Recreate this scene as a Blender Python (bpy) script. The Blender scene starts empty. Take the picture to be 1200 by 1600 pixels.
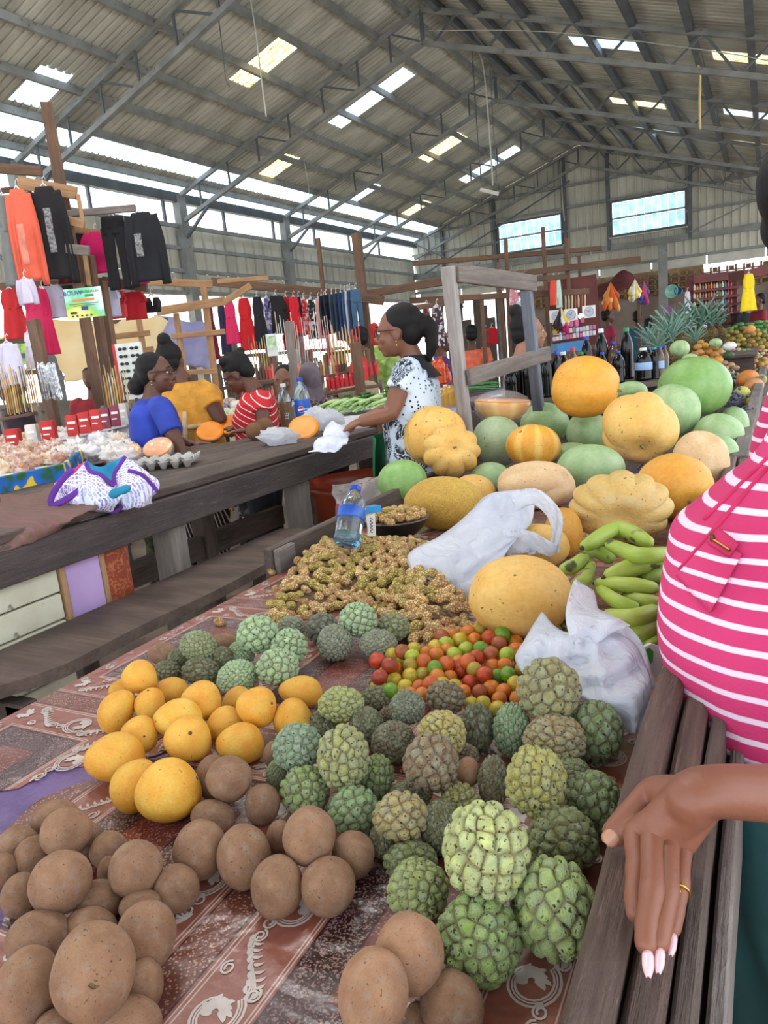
import bpy, bmesh, math, random
import numpy as np
from mathutils import Vector, Matrix, Euler, kdtree, noise
random.seed(7); rs = np.random.RandomState(7)
SC = bpy.context.scene; COL = SC.collection
PI = math.pi
def s2l(c): return tuple(((x/255)/12.92 if x/255 <= .04045 else ((x/255+.055)/1.055)**2.4) for x in c)
# ---------------------------------------------------------------- camera (solved from the photograph's vanishing points; hall axis = +Y)
FP, ROLL, VPX, VPY, HC = 1150., math.radians(5.6), 1202., 493., 1.4
_L = np.array([VPX-600, VPY-800, FP]); _L /= np.linalg.norm(_L)
_hd = np.array([math.cos(ROLL), -math.sin(ROLL), 0.])
_u = np.cross(_hd, _L); _u /= np.linalg.norm(_u)
if _u[1] > 0: _u = -_u
_x = np.cross(_L, _u); _x /= np.linalg.norm(_x)
if _x[0] < 0: _x = -_x
RM = np.array([_x, _L, _u])
CP = Vector((0, 0, HC))
CR, CU, CF = Vector(RM[:, 0]), Vector(-RM[:, 1]), Vector(RM[:, 2])
def ray(px, py): return Vector(RM @ np.array([(px-600)/FP, (py-800)/FP, 1.]))
def W(px, py, d): return CP + ray(px, py)*d            # point at view depth d
def AZ(px, py, z):
    r = ray(px, py); return CP + r*((z-HC)/r.z)
def AY(px, py, y):
    r = ray(px, py); return CP + r*(y/r.y)
def AX(px, py, x):
    r = ray(px, py); return CP + r*(x/r.x)
def depth(p): return (Vector(p)-CP).dot(CF)
cam = bpy.data.objects.new('camera', bpy.data.cameras.new('camera')); COL.objects.link(cam)
cam.data.sensor_fit = 'HORIZONTAL'; cam.data.sensor_width = 36; cam.data.lens = FP/1200*36
cam.data.clip_start = .02; cam.data.clip_end = 300
_m = Matrix((CR, CU, -CF)).transposed().to_4x4(); _m.translation = CP
cam.matrix_world = _m; SC.camera = cam
SC.view_settings.view_transform = 'Standard'; SC.view_settings.look = 'None'
SC.view_settings.gamma = 1; SC.view_settings.use_curve_mapping = False
SC.view_settings.exposure = 0.28
SC.cycles.use_denoising = True
SC.cycles.max_bounces = 7; SC.cycles.diffuse_bounces = 4; SC.cycles.glossy_bounces = 3
SC.cycles.transmission_bounces = 6; SC.cycles.transparent_max_bounces = 8
SC.cycles.sample_clamp_indirect = 6
# ---------------------------------------------------------------- sky, sun
wd = bpy.data.worlds.new('sky'); SC.world = wd; wd.use_nodes = True
nt = wd.node_tree; nt.nodes.clear()
o = nt.nodes.new('ShaderNodeOutputWorld'); b = nt.nodes.new('ShaderNodeBackground')
tc = nt.nodes.new('ShaderNodeTexCoord'); sp = nt.nodes.new('ShaderNodeSeparateXYZ'); cr = nt.nodes.new('ShaderNodeValToRGB')
cr.color_ramp.elements[0].position = 0; cr.color_ramp.elements[0].color = (.93, .94, .95, 1)
cr.color_ramp.elements[1].position = .6; cr.color_ramp.elements[1].color = (.74, .85, 1, 1)
nt.links.new(tc.outputs['Generated'], sp.inputs[0]); nt.links.new(sp.outputs['Z'], cr.inputs[0])
nt.links.new(cr.outputs[0], b.inputs[0]); b.inputs[1].default_value = 2.5; nt.links.new(b.outputs[0], o.inputs[0])
sun = bpy.data.objects.new('sun', bpy.data.lights.new('sun', 'SUN')); COL.objects.link(sun)
sun.data.energy = 6; sun.data.angle = .02; sun.data.color = (1, .95, .86)
sun.rotation_euler = Vector((.55, .35, -.95)).to_track_quat('-Z', 'Y').to_euler()
def area(name, loc, sx, sy, direction, power, col=(1, 1, 1)):
    l = bpy.data.lights.new(name, 'AREA'); l.shape = 'RECTANGLE'; l.size = sx; l.size_y = sy; l.energy = power; l.color = col
    ob = bpy.data.objects.new(name, l); COL.objects.link(ob); ob.location = loc
    ob.rotation_euler = Vector(direction).to_track_quat('-Z', 'Y').to_euler(); return ob
# area lamps added for daylight from the roof lights of the near bays (overhead and behind the camera) and for fill from the unseen right side, taken as open
for (sx, sy_, pw) in ((-2.3, 2.3, 85), (-6.3, 5.8, 50), (-2.3, 5.8, 55), (-6.3, 2.3, 75)):
    area('added_skylight_lamp', (sx, sy_, 6.45-.34*abs(sx+4.74)-.15), 1.7, .7, (0, 0, -1), pw, (1, .98, .95))
area('added_side_fill', (3.9, 1.0, 2.3), 5.5, 2.0, (-1, .12, -.25), 12, (.95, .98, 1))
# ---------------------------------------------------------------- materials
class NT:
    def __init__(s, name):
        s.m = bpy.data.materials.new(name); s.m.use_nodes = True; s.t = s.m.node_tree; s.n = s.t.nodes
        s.b = s.n['Principled BSDF']; s.out = s.n['Material Output']
        s._c = None
    def new(s, typ, **k):
        x = s.n.new('ShaderNode'+typ)
        for a, v in k.items():
            setattr(x, a, v)
        return x
    def lk(s, a, b): s.t.links.new(a, b)
    def coord(s, scale=(1, 1, 1), kind='Object', loc=(0, 0, 0)):
        if s._c is None: s._c = s.new('TexCoord')
        mp = s.new('Mapping'); mp.inputs['Scale'].default_value = scale; mp.inputs['Location'].default_value = loc
        s.lk(s._c.outputs[kind], mp.inputs[0]); return mp.outputs[0]
    def noise(s, co, scale=5, detail=4, rough=.55, dist=0):
        x = s.new('TexNoise'); x.inputs['Scale'].default_value = scale; x.inputs['Detail'].default_value = detail
        x.inputs['Roughness'].default_value = rough; x.inputs['Distortion'].default_value = dist; s.lk(co, x.inputs['Vector']); return x.outputs[0]
    def voro(s, co, scale=5, feat='F1', out='Distance'):
        x = s.new('TexVoronoi'); x.feature = feat; x.inputs['Scale'].default_value = scale; s.lk(co, x.inputs['Vector']); return x.outputs[out]
    def ramp(s, fac, *st):
        x = s.new('ValToRGB'); e = x.color_ramp.elements
        while len(e) < len(st): e.new(.5)
        for i, (p, c) in enumerate(st):
            e[i].position = p; e[i].color = (c, c, c, 1) if isinstance(c, (int, float)) else (*c[:3], 1)
        s.lk(fac, x.inputs[0]); return x.outputs[0]
    def mix(s, fac, a, b, blend='MIX'):
        x = s.new('Mix', data_type='RGBA', blend_type=blend)
        for v, i in ((fac, 0), (a, 6), (b, 7)):
            if isinstance(v, (int, float)): x.inputs[i].default_value = v
            elif isinstance(v, tuple): x.inputs[i].default_value = (*v[:3], 1)
            else: s.lk(v, x.inputs[i])
        return x.outputs[2]
    def math(s, op, a, b=0., c=0.):
        x = s.new('Math', operation=op)
        for v, i in ((a, 0), (b, 1), (c, 2)):
            if isinstance(v, (int, float)): x.inputs[i].default_value = v
            else: s.lk(v, x.inputs[i])
        return x.outputs[0]
    def sep(s, co):
        x = s.new('SeparateXYZ'); s.lk(co, x.inputs[0]); return x.outputs
    def bump(s, h, dist=.01, strength=.6):
        x = s.new('Bump'); x.inputs['Distance'].default_value = dist; x.inputs['Strength'].default_value = strength
        s.lk(h, x.inputs['Height']); s.lk(x.outputs[0], s.b.inputs['Normal'])
    def base(s, c):
        if isinstance(c, tuple): s.b.inputs['Base Color'].default_value = (*c[:3], 1)
        else: s.lk(c, s.b.inputs['Base Color'])
    def rough(s, r):
        if isinstance(r, (int, float)): s.b.inputs['Roughness'].default_value = r
        else: s.lk(r, s.b.inputs['Roughness'])
MC = {}
def mat(name, col, rough=.6, c2=None, scale=8, stretch=(1, 1, 1), spot=None, spot_scale=40, spot_t=.3, bump=0, bscale=30, metal=0, trans=0, alpha=1, spec=.5, tint=False, transl=0):
    """plain procedural material: colour mottled with c2, optional specks, optional relief. tint=True multiplies by the object's own colour"""
    if name in MC: return MC[name]
    t = NT(name); co = t.coord(stretch)
    c = s2l(col)
    n = t.noise(co, scale, 5)
    cc = t.mix(t.ramp(n, (.35, 0), (.65, 1)), c, s2l(c2) if c2 else tuple(x*.82 for x in c))
    if tint:
        oi = t.new('ObjectInfo'); cc = t.mix(1., cc, oi.outputs['Color'], 'MULTIPLY')
    if spot:
        v = t.noise(co, spot_scale, 2); cc = t.mix(t.ramp(v, (spot_t, 1), (spot_t+.05, 0)), cc, s2l(spot))
    t.base(cc); t.rough(rough); t.b.inputs['Metallic'].default_value = metal
    t.b.inputs['Transmission Weight'].default_value = trans; t.b.inputs['Alpha'].default_value = alpha
    t.b.inputs['Specular IOR Level'].default_value = spec
    if bump: t.bump(t.noise(co, bscale, 4), bump)
    if transl:
        tr = t.new('BsdfTranslucent'); t.lk(cc, tr.inputs[0]); mx = t.new('MixShader'); mx.inputs[0].default_value = transl
        t.lk(t.b.outputs[0], mx.inputs[1]); t.lk(tr.outputs[0], mx.inputs[2]); t.lk(mx.outputs[0], t.out.inputs[0])
    MC[name] = t.m; return t.m
def wood(name, c1, c2, dark=(40, 30, 26), rough=.75, wear=None):
    if name in MC: return MC[name]
    t = NT(name); co = t.coord((1.2, 14, 14)); n = t.noise(co, 5, 8, .65, .4); n2 = t.noise(t.coord((.8, 3, 3)), 3, 3)
    cc = t.mix(t.ramp(n, (.3, 0), (.7, 1)), s2l(c1), s2l(c2)); cc = t.mix(t.ramp(n2, (.4, 0), (.7, .55)), cc, s2l(dark))
    g = t.noise(t.coord((1, 40, 40)), 6, 4, .7); cc = t.mix(t.ramp(g, (.28, .75), (.4, 0)), cc, s2l(dark))
    if wear: cc = t.mix(t.ramp(t.noise(t.coord((2, 25, 25)), 7, 3, .6), (.62, 0), (.7, .8)), cc, s2l(wear))
    t.base(cc); t.rough(rough); t.bump(t.math('ADD', t.math('ADD', n, g), t.math('MULTIPLY', t.noise(t.coord((3, 9, 9)), 9, 5, .7), 1.4)), .005, .9); MC[name] = t.m; return t.m
def tinted(name, rough=.7, cloth=True, transl=0):
    """fabric / plastic whose colour is the object's own colour"""
    if name in MC: return MC[name]
    t = NT(name); oi = t.new('ObjectInfo'); n = t.noise(t.coord(), 14, 4)
    cc = t.mix(t.ramp(n, (.3, .0), (.7, .3)), oi.outputs['Color'], t.mix(.5, oi.outputs['Color'], (0., 0., 0.)))
    t.base(cc); t.rough(rough)
    if cloth: t.bump(t.noise(t.coord(), 9, 3), .02, .5)
    MC[name] = t.m; return t.m
# ---------------------------------------------------------------- mesh building
class MB:
    def __init__(s): s.v = []; s.f = []; s.uv = None
    def add(s, vs, fs):
        k = len(s.v); s.v += [tuple(v) for v in vs]; s.f += [tuple(i+k for i in f) for f in fs]; return s
    def box(s, c, size, rot=None):
        hx, hy, hz = [x/2 for x in size]; c = Vector(c)
        P = [Vector((x, y, z)) for x in (-hx, hx) for y in (-hy, hy) for z in (-hz, hz)]
        if rot is not None: P = [rot @ p for p in P]
        return s.add([c+p for p in P], [(0, 1, 3, 2), (4, 6, 7, 5), (0, 4, 5, 1), (2, 3, 7, 6), (0, 2, 6, 4), (1, 5, 7, 3)])
    def bar(s, a, b, w, h=None, up=(0, 0, 1)):
        a, b = Vector(a), Vector(b); d = b-a; L = d.length; x = d/L; u = Vector(up)
        if abs(x.dot(u)) > .98: u = Vector((0, 1, 0))
        y = u.cross(x).normalized(); z = x.cross(y)
        return s.box((a+b)/2, (L, w, h or w), Matrix((x, y, z)).transposed())
    def tube(s, pts, radii, n=8, cap=True, flat=None, closed=False):
        """tube through pts; radii number or list; flat=(vector, ratio) squashes the section along a vector"""
        pts = [Vector(p) for p in pts]; m = len(pts)
        if isinstance(radii, (int, float)): radii = [radii]*m
        rows = []; ref = None
        for i, p in enumerate(pts):
            t = (pts[(i+1) % m]-pts[i-1]) if closed else (pts[min(i+1, m-1)]-pts[max(i-1, 0)])
            t = t.normalized() if t.length > 1e-9 else Vector((0, 0, 1))
            if ref is None: ref = Vector((0, 0, 1)) if abs(t.z) < .9 else Vector((1, 0, 0))
            y = (ref-t*ref.dot(t)).normalized(); ref = y; z = t.cross(y)
            row = []
            for k in range(n):
                a = 2*PI*k/n; q = (y*math.cos(a)+z*math.sin(a))*radii[i]
                if flat: fv = flat[0]; q = q-fv*(q.dot(fv)*(1-flat[1]))
                row.append(p+q)
            rows.append(row)
        vs = [v for r in rows for v in r]; fs = []
        R = m if closed else m-1
        for i in range(R):
            for k in range(n):
                a = i*n+k; b = i*n+(k+1) % n; c = ((i+1) % m)*n+(k+1) % n; d = ((i+1) % m)*n+k; fs.append((a, b, c, d))
        if cap and not closed: fs.append(tuple(range(n))[::-1]); fs.append(tuple((m-1)*n+k for k in range(n)))
        return s.add(vs, fs)
    def lathe(s, prof, c=(0, 0, 0), n=24, rot=None, sc=(1, 1, 1)):
        c = Vector(c); vs = []; fs = []
        for (r, z) in prof:
            for k in range(n):
                a = 2*PI*k/n; p = Vector((r*math.cos(a)*sc[0], r*math.sin(a)*sc[1], z*sc[2]))
                if rot is not None: p = rot @ p
                vs.append(c+p)
        m = len(prof)
        for i in range(m-1):
            for k in range(n): fs.append((i*n+k, i*n+(k+1) % n, (i+1)*n+(k+1) % n, (i+1)*n+k))
        if prof[0][0] > 1e-6: fs.append(tuple(range(n))[::-1])
        if prof[-1][0] > 1e-6: fs.append(tuple((m-1)*n+k for k in range(n)))
        return s.add(vs, fs)
    def ball(s, c, r, n=12, m=8, rot=None):
        if isinstance(r, (int, float)): r = (r, r, r)
        prof = [(math.sin(PI*i/m), -math.cos(PI*i/m)) for i in range(m+1)]; prof[0] = (1e-4, -1); prof[-1] = (1e-4, 1)
        R = Matrix.Diagonal(Vector(r)); R = (rot @ R) if rot is not None else R
        return s.lathe(prof, c, n, R)
    def grid(s, rows, thick=0):
        """rows: 2D array of points -> sheet (optionally two sided with thickness)"""
        R, C = len(rows), len(rows[0]); vs = [Vector(p) for r in rows for p in r]
        fs = [(i*C+j, i*C+j+1, (i+1)*C+j+1, (i+1)*C+j) for i in range(R-1) for j in range(C-1)]
        if not thick: return s.add(vs, fs)
        nn = []
        for i in range(R):
            for j in range(C):
                a = vs[min(i+1, R-1)*C+j]-vs[max(i-1, 0)*C+j]; b = vs[i*C+min(j+1, C-1)]-vs[i*C+max(j-1, 0)]
                q = a.cross(b); nn.append(q.normalized() if q.length > 1e-12 else Vector((0, 0, 1)))
        k = len(vs); v2 = [v-n_*thick for v, n_ in zip(vs, nn)]
        f2 = [tuple(i+k for i in f[::-1]) for f in fs]; ed = []
        bd = [j for j in range(C)]+[i*C+C-1 for i in range(1, R)]+[(R-1)*C+j for j in range(C-2, -1, -1)]+[i*C for i in range(R-2, 0, -1)]
        for q in range(len(bd)): a, b = bd[q], bd[(q+1) % len(bd)]; ed.append((b, a, a+k, b+k))
        return s.add(vs+v2, fs+f2+ed)
    def prism(s, poly, z0, z1):
        n = len(poly)
        return s.add([(*p[:2], z0) for p in poly]+[(*p[:2], z1) for p in poly], [tuple(range(n))[::-1], tuple(range(n, 2*n))]+[(i, (i+1) % n, n+(i+1) % n, n+i) for i in range(n)])
    def mesh(s, name, smooth=True):
        me = bpy.data.meshes.new(name); me.from_pydata(s.v, [], s.f); me.update()
        if smooth: me.polygons.foreach_set('use_smooth', [True]*len(me.polygons))
        return me
    def build(s, name, m, parent=None, smooth=False, origin=None):
        """link as ONE object; world coordinates, re-based on origin (or on the parent's place)"""
        me = s.mesh(name, smooth)
        org = Vector(origin) if origin is not None else (world_loc(parent) if parent else None)
        if org is None:
            a = np.array(s.v); org = Vector((a[:, 0].mean(), a[:, 1].mean(), a[:, 2].min()))
        me.transform(Matrix.Translation(-org))
        return link(name, me, m, parent, org)
def world_loc(o):
    v = Vector((0, 0, 0))
    while o: v += o.location; o = o.parent
    return v
def link(name, me, m, parent=None, org=None):
    if m is not None and not me.materials: me.materials.append(m)
    o = bpy.data.objects.new(name, me); COL.objects.link(o)
    if parent: o.parent = parent; o.location = (org-world_loc(parent)) if org is not None else (0, 0, 0)
    elif org is not None: o.location = org
    return o
def smoothed(o, ang=35):
    try: o.data.shade_smooth_by_angle = None
    except Exception: pass
    return o
def empty(name, loc=(0, 0, 0)):
    o = bpy.data.objects.new(name, None); COL.objects.link(o); o.location = loc; o.empty_display_size = .1; return o
def tag(o, label=None, cat=None, group=None, kind=None):
    for k, v in (('label', label), ('category', cat), ('group', group), ('kind', kind)):
        if v: o[k] = v
    return o
def thing(name, label, cat, loc=(0, 0, 0), group=None): return tag(empty(name, loc), label, cat, group)
def struct(o): o['kind'] = 'structure'; return o
def tcol(o, c): o.color = (*s2l(c), 1); return o
def beam(name, a, b, w, h, m, parent=None, up=(0, 0, 1), bev=.004, rag=0):
    """plank or bar with its own local x along its length, so that the wood grain follows it"""
    a, b = Vector(a), Vector(b); d = b-a; L = d.length; x = d/L; u = Vector(up)
    if abs(x.dot(u)) > .98: u = Vector((0, 1, 0))
    y = u.cross(x).normalized(); z = x.cross(y)
    bm = bmesh.new(); bmesh.ops.create_cube(bm, size=1); bmesh.ops.scale(bm, vec=(L, w, h), verts=bm.verts)
    if rag:
        bmesh.ops.subdivide_edges(bm, edges=[e for e in bm.edges if abs((e.verts[0].co-e.verts[1].co).normalized().x) > .9], cuts=max(6, int(L/.12)), use_grid_fill=True)
        for v in bm.verts: v.co += Vector((0, noise.noise(Vector((v.co.x*3, a.x*7, v.co.z*5)))*rag, noise.noise(Vector((v.co.x*4, v.co.y*9, a.y+3)))*rag))
    if bev: bmesh.ops.bevel(bm, geom=[e for e in bm.edges if e.is_boundary or len(e.link_faces) == 2 and e.calc_face_angle(0) > .7], offset=min(bev, w*.2, h*.2), segments=1, affect='EDGES')
    me = bpy.data.meshes.new(name); bm.to_mesh(me); bm.free(); me.materials.append(m)
    o = bpy.data.objects.new(name, me); COL.objects.link(o)
    o.rotation_mode = 'QUATERNION'; o.rotation_quaternion = Matrix((x, y, z)).transposed().to_quaternion(); c = (a+b)/2
    if parent: o.parent = parent; c = c-world_loc(parent)
    o.location = c; return o
def spline(pts, n):
    """Catmull-Rom through pts -> n points"""
    P = [Vector(p) for p in pts]; m = len(P); out = []
    for i in range(n):
        t = i*(m-1)/(n-1); k = min(int(t), m-2); f = t-k
        p0, p1, p2, p3 = P[max(k-1, 0)], P[k], P[k+1], P[min(k+2, m-1)]
        out.append(.5*((2*p1)+(p2-p0)*f+(2*p0-5*p1+4*p2-p3)*f*f+(3*p1-p0-3*p2+p3)*f**3))
    return out
def sheet_rows(ctrl, R, C, amp=0, fs=8, seed=0):
    rows = [spline(r, C) for r in ctrl]; cols = [spline([rows[i][j] for i in range(len(rows))], R) for j in range(C)]
    g = [[cols[j][i] for j in range(C)] for i in range(R)]
    if amp:
        for i in range(R):
            for j in range(C):
                p = g[i][j]; g[i][j] = p+noise.turbulence_vector(p*fs+Vector((seed, 0, 0)), 3, False)*amp
    return g
def remeshed(name, mb, voxel, m, parent=None, org=None, sm=6, sub=None):
    """one continuous surface out of overlapping volumes"""
    me = mb.mesh('tmp'); o = bpy.data.objects.new('tmp', me); COL.objects.link(o)
    r = o.modifiers.new('r', 'REMESH'); r.mode = 'VOXEL'; r.voxel_size = voxel; r.use_smooth_shade = True
    if sm: q = o.modifiers.new('s', 'SMOOTH'); q.factor = .5; q.iterations = sm
    dg = bpy.context.evaluated_depsgraph_get(); dg.update(); me2 = bpy.data.meshes.new_from_object(o.evaluated_get(dg)); me2.name = name
    bpy.data.objects.remove(o); bpy.data.meshes.remove(me)
    org = Vector(org) if org is not None else (world_loc(parent) if parent else Vector((0, 0, 0)))
    me2.transform(Matrix.Translation(-org)); me2.materials.clear(); me2.materials.append(m)
    me2.polygons.foreach_set('use_smooth', [True]*len(me2.polygons))
    return link(name, me2, m, parent, org)
# ================================================================ the hall
XR, ZR, SL = -4.74, 6.53, .34
YG, XWL, XWR, YB = 22.4, -10.0, 4.2, -4.0
def roofz(x): return ZR-SL*abs(x-XR)
steel = mat('painted_steel', (142, 144, 142), .5, (116, 118, 114), 3, spot=(120, 84, 60), spot_scale=14, spot_t=.27)
steel_dk = mat('dark_steel', (98, 104, 108), .5, (76, 82, 86), 3, spot=(96, 70, 52), spot_scale=14, spot_t=.26)
roofm = mat('galvanised_roof', (206, 205, 190), .5, (168, 166, 152), .9, (1, 3, 1), metal=.0)
wallm = mat('cladding_steel', (206, 204, 190), .55, (172, 170, 156), 1.2, (1, 1, .4))
clear = mat('frosted_roof_light', (225, 240, 250), .4, (190, 220, 240), 6, transl=.85)
yell = NT('yellowed_roof_light'); _n = yell.noise(yell.coord((1, 3, 1)), 16, 5, .7)
_c = yell.ramp(_n, (.36, s2l((178, 132, 40))), (.47, s2l((240, 205, 110))), (.56, s2l((255, 250, 215))))
_t = yell.new('BsdfTranslucent'); yell.lk(_c, _t.inputs[0]); yell.lk(_t.outputs[0], yell.out.inputs[0]); yell = yell.m
conc = mat('worn_concrete_floor', (150, 132, 116), .8, (104, 90, 80), 1.6, spot=(120, 104, 92), spot_scale=9, spot_t=.30, bump=.01)
struct(MB().box((-3.5, 9, -.05), (18, 27.6, .1)).build('floor', conc))
ground = mat('bright_dry_ground', (206, 196, 172), .9, (176, 168, 140), .8)
struct(MB().box((-22, 10, -.12), (22, 60, .04)).build('outside_ground', ground))
struct(MB().box((-3, 38, -.12), (20, 28, .04)).build('outside_ground', ground))
# roof: corrugated sheets (parts), with roof lights let in on a regular grid
ceil = struct(empty('ceiling', (XR, 9, ZR)))
lights_L = [(-7.3, -6.25, 10.05, 10.55, 'y'), (-7.3, -5.7, 12.95, 13.45, 'w'), (-9.0, -8.3, 12.95, 13.45, 'y'), (-7.2, -6.2, 16.8, 17.4, 'y'), (-7.3, -5.75, 19.6, 20.2, 'w'), (-9.0, -8.3, 19.5, 20.05, 'y'),
            (-7.3, -5.7, 6.0, 6.5, 'w'), (-9.0, -8.3, 16.5, 17.0, 'w'), (-8.9, -8.2, 7.35, 7.85, 'w')]
lights_R = [(-2.8, -1.7, 12.7, 13.15, 'w'), (-.78, .3, 12.75, 13.2, 'y'), (-2.86, -1.85, 16.4, 16.85, 'y'), (-.8, .3, 16.2, 16.65, 'w'), (-2.8, -1.7, 19.0, 19.5, 'w'), (-.75, .3, 19.0, 19.45, 'y'),
            (-2.8, -1.7, 9.3, 9.75, 'y'), (-2.8, -1.8, 2.0, 2.6, 'w'), (-2.8, -1.8, 5.5, 6.1, 'w'), (-6.8, -5.8, 5.5, 6.1, 'w')]
def rib_sheet(name, x0, x1, y0, y1, m, lift=0, pitch=.125):
    n = max(2, round((y1-y0)/pitch)); vs = []; fs = []; ys = []
    for i in range(n):
        a = y0+(y1-y0)*i/n; w = (y1-y0)/n
        ys += [(a, 0), (a+w*.62, 0), (a+w*.70, .028), (a+w*.92, .028)]
    ys.append((y1, 0)); mb = MB()
    for x in (x0, x1):
        for y, h in ys: vs.append((x, y, roofz(x)+h+lift))
    k = len(ys); mb.add(vs, [(i, i+1, k+i+1, k+i) for i in range(k-1)])
    return mb.build(name, m, ceil)
def slope(xa, xb, cuts, bands=()):
    y = YB
    while y < YG+.3:
        y1 = y+1.0
        cs = [c for c in cuts if c[2] < y1 and c[3] > y]
        ys = sorted({y, y1} | {min(max(c[2], y), y1) for c in cs} | {min(max(c[3], y), y1) for c in cs})
        for ya, yb in zip(ys[:-1], ys[1:]):
            if yb-ya < .04: continue
            seg = [(c[0], c[1], c[4]) for c in cs if c[2] <= ya+.01 and c[3] >= yb-.01]+[(*b_, 'b') for b_ in bands]
            xs = sorted({xa, xb} | {s[0] for s in seg} | {s[1] for s in seg})
            for x0, x1 in zip(xs[:-1], xs[1:]):
                if x1-x0 < .02: continue
                k = next((s[2] for s in seg if s[0] <= x0+.001 and s[1] >= x1-.001), None)
                if k: rib_sheet('roof_light', x0, x1, ya, yb, yell if k == 'y' else clear)
                else: rib_sheet('roof_sheet', x0, x1, ya, yb, roofm)
        y = y1
slope(-10.4, XR, lights_L, ((-10.4, -9.8), (-9.5, -9.15)))
slope(XR, 2.2, lights_R)
MB().tube([(XR, YB, ZR+.03), (XR, YG+.3, ZR+.03)], .06, 6).build('ridge_cap', roofm, ceil)
# purlins
pu = struct(empty('purlins', (XR, 9, ZR-.1)))
for x in (-10.1, -9.65, -8.99, -8.34, -7.64, -6.93, -6.22, -5.5, -4.95): beam('purlin', (x, YB, roofz(x)-.06), (x, YG, roofz(x)-.06), .055, .10, steel, pu, bev=0)
for x in (-4.45, -3.85, -3.15, -2.42, -1.69, -.97, -.26, .5, 1.3): beam('purlin', (x, YB, roofz(x)-.07), (x, YG, roofz(x)-.07), .09, .13, steel_dk, pu, bev=0)
# columns and trusses
TY = (1.1, 4.6, 8.1, 11.6, 15.1, 18.6, 22.2)
for y in TY:
    tr = struct(empty('roof_truss', (XR, y, 5.5)))
    def P(x, dn=0): return Vector((x, y, roofz(x)-.12-dn))
    D = .46
    beam('truss_chord', P(-10.0), P(XR), .07, .07, steel, tr, bev=0); beam('truss_chord', P(XR), P(2.4), .07, .07, steel, tr, bev=0)
    beam('truss_chord', P(-9.9, D), P(XR, D), .07, .07, steel, tr, bev=0); beam('truss_chord', P(XR, D), P(2.4, D), .07, .07, steel, tr, bev=0)
    beam('web_bar', P(XR), P(XR, D), .05, .05, steel_dk, tr, bev=0)
    xs = [-9.4, -8.7, -8.0, -7.3, -6.6, -5.9, -5.3]
    for i, x in enumerate(xs):
        beam('web_bar', P(x), P(x, D), .028, .028, steel_dk, tr, bev=0)
        if i % 2 == 0: beam('web_bar', P(x, 0), P(x+.68, D), .028, .028, steel_dk, tr, bev=0)
    x = XR+.15; k = 0
    while x < 2:
        beam('web_bar', P(x, 0 if k % 2 else D), P(x+.42, D if k % 2 else 0), .032, .032, steel_dk, tr, bev=0); x += .42; k += 1
    if y < 22: 
        c = struct(empty('column', (-9.93, y, 0)))
        beam('column_shaft', (-9.93, y, 0), (-9.93, y, roofz(-9.93)-.1), .16, .2, steel, c, up=(0, 1, 0), bev=0)
        beam('knee_brace', (-9.85, y, 3.9), (-9.1, y, roofz(-9.1)-.55), .045, .045, steel_dk, c, bev=0)
# left wall: cladding between z 2.86 and 4.12, daylight gap above it, lean-to beyond
wl = struct(empty('wall_left', (-10.05, 9, 2.86)))
def clad(name, par_, a, b, z0, z1, m, pitch=.2, axis='y', off=0., ztop=None):
    """one upright ribbed sheet from a to b along the axis"""
    n = max(1, round((b-a)/pitch)); pts = []
    for i in range(n):
        u = a+(b-a)*i/n; w = (b-a)/n; pts += [(u, 0), (u+w*.74, 0), (u+w*.80, .045), (u+w*.94, .045)]
    pts.append((b, 0)); vs = []
    for z in (0, 1):
        for u, h in pts:
            zz = z0 if z == 0 else (ztop(u) if ztop else z1)
            vs.append((off-h, u, zz) if axis == 'y' else (u, off-h, zz))
    k = len(pts); return MB().add(vs, [(i, i+1, k+i+1, k+i) for i in range(k-1)]).build(name, m, par_)
y = YB
while y < YG-.1:
    for z0, z1 in ((2.86, 3.28), (3.30, 4.12)): clad('wall_sheet', wl, y, min(y+1.0, YG), z0, z1, wallm, .33, 'y', -10.05)
    y += 1.0
for z in (2.9, 3.3, 3.72, 4.12): beam('girt', (-9.96, YB, z), (-9.96, YG, z), .05, .07, steel, wl, bev=0)
beam('eave_beam', (-9.95, YB, 4.62), (-9.95, YG, 4.62), .12, .17, steel_dk, wl, bev=0)
for k in range(9): beam('eave_strut', (-10.02, 6+k*1.75, 4.12), (-10.02, 6+k*1.75, 4.6), .05, .05, steel_dk, wl, bev=0)
lean = struct(empty('ceiling_lean_to', (-11.5, 9, 3)))
whitesheet = mat('white_lean_to_sheet', (236, 232, 220), .6, (214, 210, 196), 2, transl=.7)
y = YB
while y < 24:
    vs = []
    for x in (-10.1, -13.2):
        for i in range(9): vs.append((x, y+i*.124+(0 if i % 2 else .0), 2.9-.16*(-10.1-x)+(.03 if i % 2 else 0)))
    MB().add(vs, [(i, i+1, 9+i+1, 9+i) for i in range(8)]).build('lean_to_sheet', whitesheet, lean); y += 1.0
for y in (4.6, 8.1, 11.6, 15.1, 18.6): beam('lean_to_post', (-13.1, y, 0), (-13.1, y, 2.45), .1, .1, steel, lean, bev=0)
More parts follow.
